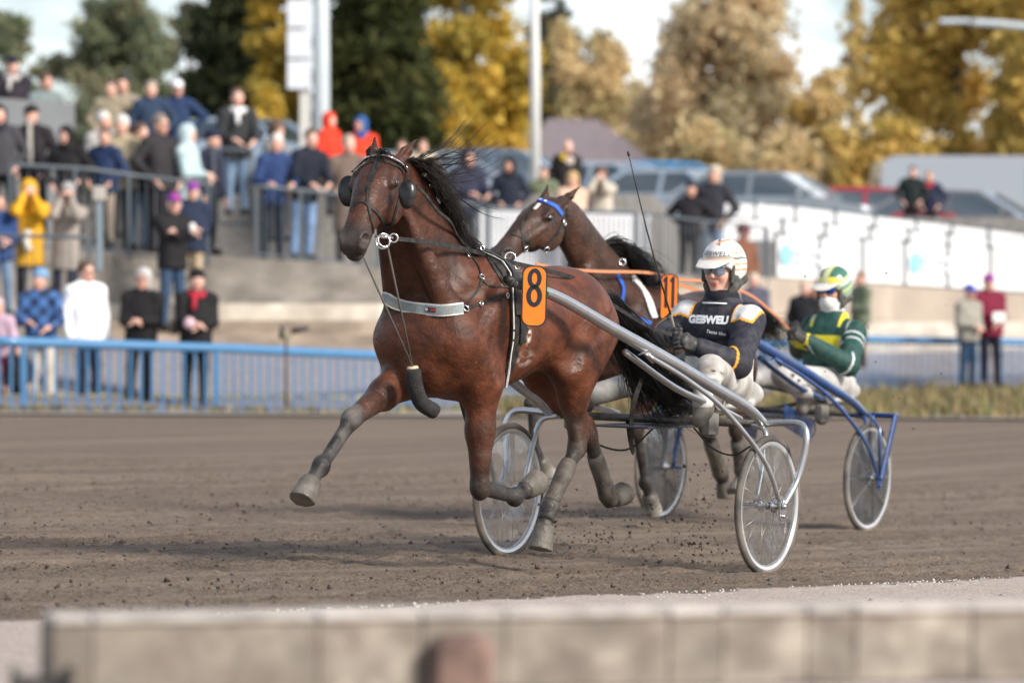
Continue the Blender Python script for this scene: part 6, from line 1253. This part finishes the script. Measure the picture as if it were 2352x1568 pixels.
def jpaint(V, f, ax, hip, L_):
    C = np.tile(NAVY, (len(V), 1)); h = (V - hip) @ ax / L_; fx = V[:, 0] - (hip[0] + (V[:, 2] - hip[2]) * ax[0] / ax[2])
    lo = (h < .36) & (seg_d(V, D1['sh'][1], D1['el'][1]) > .10) & (seg_d(V, D1['el'][1], D1['wr'][1]) > .085) & (seg_d(V, D1['el'][-1], D1['wr'][-1]) > .085); C[lo] = WHT * .92
    for s in (-1, 1):
        dsh = V - (D1['sh'][s] + np.array((.02, s * .005, .04))); w = (np.abs(dsh[:, 1]) < .062) & (dsh[:, 2] > -.020 - .25 * np.abs(dsh[:, 1])) & (h > .62); C[w] = WHT
        ring_ = (np.abs(dsh[:, 1]) < .070) & (dsh[:, 2] > -.032 - .25 * np.abs(dsh[:, 1])) & (h > .62) & ~w; C[ring_] = ORG
        e = D1['el'][s]; wv = D1['wr'][s]; a = nrm(wv - e); t = (V - e) @ a; dd = np.linalg.norm(V - e - t[:, None] * a, axis=1)
        st = (np.abs(t - .05) < .006) & (dd < .09); C[st] = ORG
    return C
def hpaint1(V, q, M):
    L = (V - q(0, 0, 0)) @ M; x, y, z = L[:, 0], L[:, 1], L[:, 2]; C = np.tile(np.array((.70, .69, .67, 0)), (len(V), 1)); ang = np.arctan2(y, x)
    grey = np.abs(z - .078) < .006; C[grey & (x > -.02)] = (.30, .29, .28, 0); C[(np.abs(z - .068) < .0045) & (x > 0)] = (.75, .42, .22, 0)
    for k, c in ((0, (.72, .28, .10, 0)), (1, (.10, .12, .20, 0)), (2, (.72, .32, .12, 0)), (3, (.72, .28, .10, 0))):
        w = (np.abs(z - (.10 - .03 * k) - .35 * (x + .02) * .5 + .012 * np.sin(ang * 2)) < .004) & (x < .05); C[w] = c
    for k, (yy, c) in enumerate(((-.03, (.75, .25, .06, 0)), (-.005, (.08, .07, .09, 0)), (.022, (.75, .25, .06, 0)))):
        w = (z > .128) & (np.abs(y - yy - (x - .03) * (.5 if k % 2 else -.5)) < .008) & (x > -.01) & (x < .075); C[w] = c
    return C
D1['paint'] = jpaint; D1['hpaint'] = hpaint1
d1, q1, Mh1, jk1, ax1 = driver(RIG1, iv1, 'person in navy and white racing suit and white helmet driving the nearest sulky', D1)
def torso_tree(o, D):
    me = o.data; V = np.array([v.co for v in me.vertices]); ok = np.ones(len(V), bool)
    for s in (-1, 1): ok &= (seg_d(V, lerp(D['sh'][s], D['el'][s], .25), D['el'][s]) > .10) & (seg_d(V, D['el'][s], D['wr'][s]) > .085)
    return BVHTree.FromPolygons([Vector(v) for v in V], [tuple(p.vertices) for p in me.polygons if all(ok[i] for i in p.vertices)])
bj = torso_tree(jk1, D1)
def jtext(txt, size, u, v, b, name, m, bvh=None, bold=.0, tilt=0, parent=None, sx=1, spacing=1.0, iv=None, yaw=0, ax=None):
    O = (iv or iv1)(u, v, b); Y = np.array(ax if ax is not None else ax1); X = np.array((-.12 + yaw, 1, tilt)); X = nrm(X - Y * (X @ Y)); return place_text(txt, size, O + np.cross(X, Y) * .05, X, Y, m, name, parent, bold, .002, spacing, bvh, sx, .004)
jtext('GEBWELL', .054, 1627, 735, .0, 'chest_lettering', LETW, bj, .0035, -.14, d1, 1.05, 1.03)
mbt = MB(); O = I1(1660, 766, .05); P = []
X = nrm(np.array((-.1, 1, -.14))); 
for (x, z) in ((-.062, .032), (.062, .032), (.062, -.022), (.0, -.030), (-.062, -.022)):
    h = bj.ray_cast(Vector(O + X * x + np.array((.3, 0, z))), Vector((-1, 0, 0)), .6); P.append((np.array(h[0]) if h[0] is not None else O + X * x + np.array((0, 0, z))) + np.array((.006, 0, 0)))
mbt.add(P + [p - np.array((.012, 0, 0)) for p in P], [(0, 1, 2, 3, 4), (9, 8, 7, 6, 5)] + [(i, (i + 1) % 5, 5 + (i + 1) % 5, 5 + i) for i in range(5)]); mbt.build('name_patch', mat('navy patch', (.012, .013, .022), rough=.8), d1)
place_text('Teatta Vinn', .024, sum(P) / 5 + np.array((.010, 0, .006)), X, (0, 0, 1), LETW, 'name_lettering', d1, .0002, .001, 1, None, 1, .003, .25)
mb = MB(); nbv = D1['neck']; mb.torus(nbv + ax1 * .050, ax1, .066, .030, 28, 10, 1.5); nw = mb.build('neck_warmer', cloth((.015, .016, .022)), d1); mb = MB(); mb.torus(nbv + ax1 * .02 + np.array((.006, 0, 0)), ax1, .102, .005, 28, 6); mb.build('collar_piping', LETW, nw)
f = Fld(); f.rc(nbv - ax1 * .07 + np.array((.0, 0, 0)), D1['head'] - np.array((.005, 0, .125)), .088, .062, .02, 0); V, F = f.mesh(.008); meshobj('balaclava', V, F, cloth((.012, .012, .016)), d1)
hv = tree_of([c for c in d1.children if c.name.startswith('helmet')][0]); hm = [c for c in d1.children if c.name.startswith('helmet')][0]
O = q1(.15, .01, .093); place_text('GEBWELL', .032, O, -Mh1[:, 1] * -1, Mh1[:, 2], mat('grey lettering', (.12, .12, .13), rough=.5), 'helmet_lettering', hm, .0006, .001, 1.05, hv, 1.1, .002)
# whip
hd = D1['wr'][-1]; w0 = I1(1552, 772, .02); w1 = I1(1540, 722, .02); w2 = I1(1490, 545, -.02); w3 = I1(1444, 356, -.06)
wp = empty('driving_whip', 'long thin black driving whip held upright by the driver in navy and white', 'whip'); wp.matrix_world = RIG1
mb = MB(); mb.tube([w0 - (w1 - w0) * .3, w1], .009, 10); mb.build('handle', mat('whip grip', (.16, .15, .13), rough=.7), wp); mb = MB(); mb.tube(catmull([w1, w2, w3], 8), [.0055 - .0032 * i / 16 for i in range(17)], 8); mb.build('shaft', BLACKP, wp)
mb = MB(); mb.tube([w3 - (w2 - w3) * -.01, w3 + nrm(w3 - w2) * .018], .0065, 8); mb.build('tip_knot', BLACKP, wp)
# shaft lettering of the first sulky
sb = tree_of(SHAFT[0][1]); SP = SHAFT[0][0]
for tx, aa, sz, n_, m_ in (('CUSTOM', .13, .056, 'shaft_lettering', LETW), ('MC II', -.03, .028, 'shaft_model_lettering', mat('grey blue lettering', (.2, .26, .36), rough=.5))):
    k = min(range(len(SP)), key=lambda i: abs(SP[i][0] - aa)); X = nrm(SP[k + 2] - SP[k - 2]); p = SP[k]; Zo = nrm(np.array((.25, .9, .35))); Y = nrm(np.cross(Zo, X)); Y = Y if Y[2] > 0 else -Y
    place_text(tx, sz, p, X, Y, mat('navy lettering outline', (.05, .07, .12), rough=.5), 'lettering_outline', SHAFT[0][1], .0042, .001, 1.08, sb, 1.35, .001)
    place_text(tx, sz, p, X, Y, m_, n_, SHAFT[0][1], .0010, .001, 1.08, sb, 1.35, .0025)
# ----------------------------------------------------------------- second driver
I2 = iv2
D2 = dict(hip=np.array((-.96, 0, .90)), neck=I2(1912, 735, 0), sh={1: I2(1962, 765, .19), -1: I2(1868, 752, -.19)}, el={1: I2(1948, 838, .28), -1: I2(1838, 800, -.28)}, wr={1: I2(1848, 778, .10), -1: I2(1822, 760, -.06)},
          kn={1: I2(1800, 862, .24), -1: I2(1742, 862, -.24)}, an={1: I2(1848, 905, .40), -1: np.array((-.02, -.36, .84))}, toe={1: I2(1842, 940, .40), -1: np.array((.12, -.38, .8))}, skin=2, hs=1.0,
          palm={1: (.2, -1, 0), -1: (.2, 1, 0)}, trc=(.50, .49, .48), trm=mat('grey white race trousers', attr=True, rough=.6, var=.15, vscale=8, dirt=(.20, .17, .15), dirt_amt=.7, dscale=7, bump=.008, bscale=14),
          lens=mat('blue mirror lens', (.02, .14, .75), rough=.08, metal=.8), gh=.040)
D2['head'] = I2(1914, 668, .0); D2['fw'] = np.array((.98, -.12, -.10)); D2['up'] = np.array((.10, .03, 1))
GRN = np.array((.008, .058, .050, 0)); YEL = np.array((.78, .66, .03, 0)); PIP = np.array((.62, .66, .66, 0))
def jpaint2(V, f, ax, hip, L_):
    C = np.tile(GRN, (len(V), 1)); h = (V - hip) @ ax / L_; fr = V[:, 0] - (hip[0] + (V[:, 2] - hip[2]) * ax[0] / ax[2]); y = V[:, 1]
    C[(h > .50) & (h < .74) & (fr > .03) & (np.abs(y + .01) < .145) & (seg_d(V, D2['sh'][1], D2['el'][1]) > .084)] = YEL
    for s in (-1, 1):
        e = D2['el'][s]; S = D2['sh'][s]; wv = D2['wr'][s]; a = nrm(wv - e); t = (V - e) @ a; dd = np.linalg.norm(V - e - t[:, None] * a, axis=1); n = nrm(e - S); t2 = (V - S) @ n; d2 = np.linalg.norm(V - S - t2[:, None] * n, axis=1)
        C[((np.abs(t - .02) < .007) & (dd < .09)) | ((np.abs(t2 - .09) < .007) & (d2 < .10)) | ((np.abs(t2 - .15) < .006) & (d2 < .10)) | ((np.abs(V[:, 1] - S[1] + s * .02) < .006) & (d2 < .11) & (t2 < .09) & (t2 > -.1))] = PIP
        C[(np.abs(V[:, 1] - S[1] + s * .085) < .012) & (h > .88)] = YEL
    C[(np.abs(y - .135) < .006) & (h < .5) & (fr > -.02)] = PIP
    return C
def hpaint2(V, q, M):
    L = (V - q(0, 0, 0)) @ M; x, y, z = L[:, 0], L[:, 1], L[:, 2]; C = np.tile(np.array((.30, .42, .30, 0)), (len(V), 1)); C[z > .10] = (.02, .13, .09, 0)
    for k in range(5): C[(np.abs(z - .02 - .026 * k + .03 * np.sin(x * 14)) < .006) & (x < .06)] = ((.55, .62, .25, 0), (.02, .16, .12, 0), (.62, .70, .62, 0))[k % 3]
    C[np.abs(y) < .022] = (.60, .62, .42, 0); C[np.abs(np.abs(y) - .020) < .004] = (.75, .70, .08, 0); C[(np.abs(z - .085) < .018) & (x > .05) & (np.abs(y) > .02)] = (.72, .60, .05, 0); return C
D2['paint'] = jpaint2; D2['hpaint'] = hpaint2
d2, q2, Mh2, jk2, ax2 = driver(RIG2, iv2, 'person in green racing suit, green helmet and blue goggles driving the far sulky', D2)
f = Fld(); f.el(D2['head'] + D2['fw'] * .045 - np.array((0, 0, .075)), (.070, .070, .062), .02, 0); f.rc(D2['head'] - np.array((0, 0, .10)), D2['neck'] - ax2 * .01, .075, .088, .03, 0); V, F = f.mesh(.008); meshobj('face_mask', V, F, cloth((.68, .67, .66)), d2)
jtext('SUOMEN', .06, 1906, 766, .0, 'chest_lettering', mat('dark green lettering', (.015, .06, .04), rough=.6), tree_of(jk2), .001, -.06, d2, 1.1, 1.0, iv2, 0, ax2) if False else None
# ================================================================= SPECTATORS
BLK = (.014, .013, .015); NV = (.018, .028, .058); GRY = (.20, .20, .205); BEIGE = (.40, .33, .22); KH = (.28, .235, .16); DK = (.03, .03, .035); JEAN = (.035, .065, .12); LJ = (.16, .24, .36)
PLA = mat('blue plaid cloth', (.03, .10, .34), rough=.8); nt = PLA.node_tree; b = nt.nodes['Principled BSDF']; ck = nt.nodes.new('ShaderNodeTexChecker'); ck.inputs['Scale'].default_value = 9; ck.inputs[1].default_value = (.05, .14, .36, 1); ck.inputs[2].default_value = (.012, .03, .09, 1); tcn = nt.nodes.new('ShaderNodeTexCoord'); nt.links.new(tcn.outputs['Object'], ck.inputs[0]); nt.links.new(ck.outputs[0], b.inputs['Base Color'])
PURP = mat('purple and red cap', (.05, .035, .30), c2=(.45, .02, .12), rough=.7, vscale=10)
GH = (.42, .40, .38); WH = (.60, .58, .55); BR = (.09, .05, .03); BH = (.03, .02, .015)
def cup(root, P, q, wr, k): mb = MB(); w = wr[1] + np.array((-.03, .05, .06)); mb.lathe([(.02, -.06), (.035, -.055), (.04, .06), (.025, .065)], w, (0, 0, 1), 12); mb.build('paper_cup', mat('white paper', (.75, .75, .74)), root)
def progr(root, P, q, wr, k): mb = MB(); mb.box((wr[1] + wr[-1]) / 2 + np.array((0, .10, .03)), (.2, .02, .14)); mb.build('programme', mat('white paper', (.75, .75, .74)), root)
def camr(root, P, q, wr, k): mb = MB(); mb.box(q(.14, 0, -.01), (.10, .07, .06), bev=.01); mb.tube([q(.15, 0, -.01), q(.21, 0, -.012)], .03, 10); mb.build('binoculars', BLACKP, root)
def bag(root, P, q, wr, k):
    mb = MB(); mb.strap([P(-.17, .15, 1.44), P(0, .165, 1.22), P(.17, .13, 1.0)], (0, 1, 0), .05, .008); mb.build('bag_strap', BLACKP, root)
def vest(root, P, q, wr, k): mb = MB(); mb.strap([P(0, .155, 1.45), P(0, .16, 1.2), P(0, .16, .86)], (0, 1, 0), .055, .01); mb.build('pale_scarf', cloth((.5, .47, .42)), root)
def logo(root, P, q, wr, k): mb = MB(); mb.ball(P(-.03, .145, 1.27), (.075, .012, .07), 10); mb.build('shirt_print', cloth((.55, .45, .40)), root); mb = MB(); mb.ball(P(.09, .14, 1.33), (.05, .012, .07), 10); mb.build('shirt_badge', cloth((.5, .33, .03)), root)
def pom(root, P, q, wr, k): mb = MB(); mb.ball(wr[1] + np.array((.06, .07, .0)), .075, 10); mb.build('mitten', cloth((.62, .42, .46)), root)
def white_tie(root, P, q, wr, k): mb = MB(); mb.tube([P(.02, .17, 1.02), P(.05, .19, .86), P(0, .19, .78)], .05, 8); mb.build('white_bag', cloth((.6, .57, .52)), root)
S = [ # u, v of the head top, depth, floor, then looks
 dict(u=95, vt=622, Y=49.4, floor=.30, jk=PLA, tr=(.50, .46, .40), hat=('beanie', (.16, .30, .48)), pose='rail', yaw=-8, extra=bag, label='person in blue plaid jacket and pale blue beanie leaning on the fence'),
 dict(u=205, vt=600, Y=49.6, floor=.30, jk=(.78, .79, .82), tr=(.014, .02, .045), hair=BR, pose='hang', yaw=40, glasses=True, width=1.28, label='heavy person in white jacket and sunglasses seen from the side', head_yaw=-10),
 dict(u=317, vt=619, Y=49.6, floor=.30, jk=BLK, tr=BLK, hair=GH, long=1, pose='front', glasses=True, label='person with long grey hair and sunglasses in black jacket clapping'),
 dict(u=447, vt=622, Y=49.4, floor=.30, jk=BLK, tr=(.012, .012, .013), hair=None, hat=('beanie', BLK), pose='front', yaw=10, scarf=(.42, .03, .05), extra=pom, label='person in black with red and white scarf holding a pink mitten'),
 dict(u=2, vt=690, Y=49.0, floor=.30, h=1.25, jk=(.48, .33, .42), tr=(.3, .02, .07), hat=('beanie', (.62, .42, .44)), pose='rail', label='child in pink jacket and pink beanie at the left edge'),
 dict(u=48, vt=792, Y=48.9, floor=.30, h=.95, jk=(.02, .02, .03), tr=BLK, hat=('hood', (.02, .02, .03)), pose='hang', label='small child in dark clothes behind the fence'),
 dict(u=70, vt=416, Y=53.0, floor=1.43, jk=(.62, .33, .02), tr=BLK, hat=('hood', (.62, .33, .02)), pose='face', extra=white_tie, width=1.1, jlen=.66, label='person in bright yellow hooded parka with hands at the face'),
 dict(u=145, vt=424, Y=53.2, floor=1.43, jk=(.30, .265, .235), tr=(.02, .022, .04), hair=None, hat=('beanie', (.32, .31, .31)), pose='face', extra=camr, width=1.05, jlen=.62, label='person in grey beige parka and grey beanie looking through binoculars'),
 dict(u=2, vt=445, Y=52.8, floor=1.43, jk=(.02, .05, .16), tr=LJ, hair=BR, pose='front', yaw=20, label='person in blue jacket and faded jeans cut off at the left edge'),
 dict(u=394, vt=445, Y=54.3, floor=1.22, jk=BLK, tr=JEAN, hair=None, hat=('cap', PURP), pose='cross', yaw=30, extra=cup, width=1.1, label='person in black jacket, jeans and purple cap holding a paper cup'),
 dict(u=432, vt=419, Y=54.9, floor=1.55, jk=NV, tr=(.38, .30, .20), hair=None, hat=('cap', PURP), pose='front', label='person in navy jacket, tan trousers and purple cap behind the cup holder'),
 dict(u=12, vt=243, Y=56.5, floor=2.6, jk=(.05, .05, .058), tr=BLK, hat=('hood', (.02, .022, .03)), pose='pockets', label='person in dark grey padded coat with dark hood at the far left'),
 dict(u=79, vt=243, Y=56.7, floor=2.55, jk=(.022, .018, .022), tr=BLK, hat=('cap', BLK), hair=None, pose='pockets', extra=vest, width=1.1, label='person in dark jacket and black cap with a pale scarf hanging straight down'),
 dict(u=165, vt=293, Y=56.2, floor=2.45, jk=BLK, tr=BLK, hat=('hood', BLK), pose='pockets', yaw=-10, label='person with black hood and black jacket beside the capped person with pale scarf'),
 dict(u=237, vt=296, Y=56.4, floor=2.45, jk=(.02, .035, .09), tr=(.3, .25, .2), hair=BR, pose='pockets', yaw=-20, label='person in dark blue jacket left of the beige vest'),
 dict(u=271, vt=266, Y=57.4, floor=2.4, jk=BEIGE, tr=DK, hair=WH, pose='front', label='white haired person in beige vest at the terrace railing'),
 dict(u=247, vt=258, Y=58.6, floor=2.6, jk=(.33, .32, .31), tr=DK, hair=WH, pose='hang', yaw=30, label='white haired person half hidden behind the beige vest'),
 dict(u=318, vt=284, Y=57.6, floor=2.4, jk=BLK, tr=LJ, hair=BR, pose='hang', yaw=30, scarf=(.75, .20, .01), label='person with orange collar, black jacket and faded jeans'),
 dict(u=366, vt=263, Y=56.9, floor=2.35, jk=(.028, .026, .03), tr=BLK, hair=(.2, .16, .14), pose='pockets', yaw=48, glasses=True, width=1.12, label='broad person in black jacket and sunglasses turned to the right'),
 dict(u=432, vt=290, Y=57.2, floor=2.35, jk=(.40, .52, .55), tr=(.35, .42, .45), hat=('hood', (.45, .57, .60)), pose='front', yaw=70, jlen=.6, label='person in pale mint hooded coat turned sideways'),
 dict(u=474, vt=301, Y=57.7, floor=2.35, jk=(.02, .022, .045), tr=BLK, hair=None, hat=('beanie', (.015, .02, .045)), pose='hang', yaw=60, label='person in navy beanie and dark coat behind the mint coat'),
 dict(u=27, vt=130, Y=61.9, floor=3.6, jk=(.025, .02, .028), tr=BLK, hair=None, hat=('cap', (.015, .016, .03)), pose='front', yaw=15, scarf=(.45, .42, .4), label='person in dark cap and dark coat above the grey block wall'),
 dict(u=106, vt=170, Y=62.0, floor=3.4, jk=(.17, .21, .21), tr=DK, hair=BR, pose='hang', yaw=20, width=1.1, sk=2, label='person in grey green jacket above the grey block wall'),
 dict(u=247, vt=184, Y=61.6, floor=3.36, jk=(.27, .23, .16), tr=DK, hair=BR, pose='pockets', label='person in khaki jacket, left of the back row pair'),
 dict(u=279, vt=176, Y=62.0, floor=3.36, jk=(.30, .25, .20), tr=DK, hair=BH, pose='pockets', label='person in taupe jacket, right of the back row pair'),
 dict(u=348, vt=187, Y=61.4, floor=3.36, jk=(.025, .045, .085), tr=DK, hair=(.3, .24, .2), pose='pockets', label='bareheaded person in navy jacket in the back row beside the white cap'),
 dict(u=409, vt=186, Y=61.8, floor=3.36, jk=(.02, .04, .10), tr=DK, hair=None, hat=('cap', (.75, .75, .80)), pose='hips', width=1.1, label='person in navy jacket and white cap in the back row'),
 dict(u=543, vt=204, Y=60.4, floor=3.0, jk=(.03, .032, .035), tr=LJ, hair=BR, pose='rail', yaw=25, scarf=(.72, .72, .72), extra=vest, label='person in dark jacket with a long white scarf at the short railing'),
 dict(u=625, vt=309, Y=57.0, floor=2.25, jk=(.025, .05, .14), tr=(.02, .025, .04), hair=WH, pose='rail', yaw=25, width=1.08, label='white haired person in royal blue sweater leaning on the railing'),
 dict(u=691, vt=297, Y=57.1, floor=2.25, jk=(.014, .018, .03), tr=(.17, .27, .45), hair=BR, pose='rail', yaw=22, width=1.05, label='person in dark jacket and light blue jeans leaning on the railing'),
 dict(u=634, vt=282, Y=60.5, floor=2.6, jk=(.2, .2, .2), tr=DK, hair=BR, long=1, pose='hang', yaw=70, label='brown haired person behind the royal blue sweater'),
 dict(u=765, vt=261, Y=60.8, floor=3.0, jk=(.70, .045, .02), tr=DK, hat=('hood', (.72, .05, .02)), pose='pockets', yaw=60, label='person in orange red hooded jacket facing right'),
 dict(u=832, vt=270, Y=61.0, floor=2.9, jk=(.72, .06, .025), tr=(.55, .3, .08), hair=None, hat=('hood', (.03, .10, .28)), pose='hang', label='person in orange red jacket with blue hood'),
 dict(u=801, vt=311, Y=58.0, floor=2.2, jk=(.16, .115, .095), tr=(.06, .05, .045), hair=(.38, .3, .24), pose='pockets', yaw=10, jlen=.45, label='person with pale hair in a long brown coat'),
 dict(u=921, vt=322, Y=62.5, floor=2.9, jk=(.3, .25, .2), tr=DK, hair=BR, pose='hang', label='dark haired person seen between the ears of the bay horse'),
 dict(u=968, vt=322, Y=62.5, floor=2.9, jk=(.5, .42, .3), tr=DK, hair=(.2, .12, .08), pose='hang', label='person in pale top seen right of the bay horse ears'),
 dict(u=1070, vt=345, Y=58.5, floor=2.15, jk=(.025, .028, .055), tr=(.03, .03, .04), hat=('hood', (.02, .022, .04)), pose='rail', yaw=22, label='person in navy hooded jacket with forearms on the railing'),
 dict(u=1171, vt=365, Y=61.5, floor=2.4, jk=(.015, .02, .035), tr=BLK, hat=('hood', BLK), pose='pockets', sk=2, label='person in black hood and dark jacket behind the dark blue car'),
 dict(u=1294, vt=324, Y=63, floor=2.8, jk=(.02, .018, .018), tr=DK, hair=None, pose='hang', extra=logo, sk=1, label='bald person in black printed shirt above the second horse'),
 dict(u=1250, vt=383, Y=62, floor=2.4, jk=(.16, .18, .11), tr=DK, hair=BR, pose='pockets', label='person in olive jacket left of the bald person'),
 dict(u=1312, vt=398, Y=61, floor=2.4, h=1.5, jk=(.62, .42, .32), tr=(.5, .4, .35), hair=(.5, .33, .15), long=1, pose='front', label='blond child in pale pink top below the bald person'),
 dict(u=1384, vt=389, Y=61.5, floor=2.3, jk=(.48, .43, .36), tr=(.1, .09, .08), hair=(.16, .08, .05), long=1, pose='face', scarf=(.3, .22, .16), label='person in cream coat with hands raised to the face'),
 dict(u=1580, vt=419, Y=62.8, floor=2.03, jk=(.018, .017, .022), tr=BLK, hair=None, hat=('beanie', (.03, .035, .05)), pose='hips', yaw=-12, label='person in black jacket and black trousers with hand on hip'),
 dict(u=1630, vt=383, Y=63.6, floor=2.05, jk=(.032, .032, .042), tr=LJ, hair=(.45, .38, .30), pose='pockets', yaw=-15, width=1.08, long=.3, label='fair haired person in charcoal jacket and faded jeans'),
 dict(u=1704, vt=515, Y=62.5, floor=1.1, jk=(.20, .075, .035), tr=(.14, .07, .04), hair=(.12, .03, .02), hat=('cap', (.15, .03, .04)), pose='pockets', yaw=50, label='person in rust brown coat behind the white helmet'),
 dict(u=2090, vt=383, Y=73, floor=3.36, jk=(.012, .018, .02), tr=BLK, hair=BH, pose='pockets', label='person in black jacket standing left before the grey van'),
 dict(u=2139, vt=394, Y=73.2, floor=3.36, jk=(.018, .022, .05), tr=BLK, hair=(.3, .18, .1), pose='pockets', yaw=-10, scarf=(.45, .03, .05), label='person in navy jacket with red collar before the grey van'),
 dict(u=1845, vt=648, Y=60, floor=.8, jk=(.014, .014, .018), tr=BLK, hair=(.45, .32, .26), pose='hang', label='person in black jacket left of the green helmet'),
 dict(u=1878, vt=635, Y=60.6, floor=.8, jk=(.20, .09, .05), tr=BLK, hair=(.25, .1, .05), pose='hang', label='person in brown jacket hidden behind the green helmet'),
 dict(u=1974, vt=624, Y=58.5, floor=.7, jk=(.13, .155, .105), tr=DK, hair=(.18, .1, .06), pose='front', yaw=-55, extra=progr, sk=2, label='person in green jacket reading a white programme'),
 dict(u=1742, vt=628, Y=59.5, floor=.7, jk=(.10, .10, .14), tr=(.02, .03, .07), hair=(.5, .46, .36), pose='front', label='grey haired person between the two drivers'),
 dict(u=2222, vt=655, Y=59.8, floor=.38, jk=(.27, .255, .22), tr=(.02, .05, .10), hair=None, hat=('cap', (.04, .07, .35)), pose='front', yaw=40, label='person in grey jacket and blue cap behind the right fence'),
 dict(u=2277, vt=631, Y=60.2, floor=.38, jk=(.16, .012, .035), tr=(.012, .014, .03), hair=None, hat=('cap', PURP), pose='front', yaw=25, extra=progr, label='person in maroon jacket and purple cap holding white paper'),
]
for i, a in enumerate(S):
    a.setdefault('sk', i % 2); person(**a)
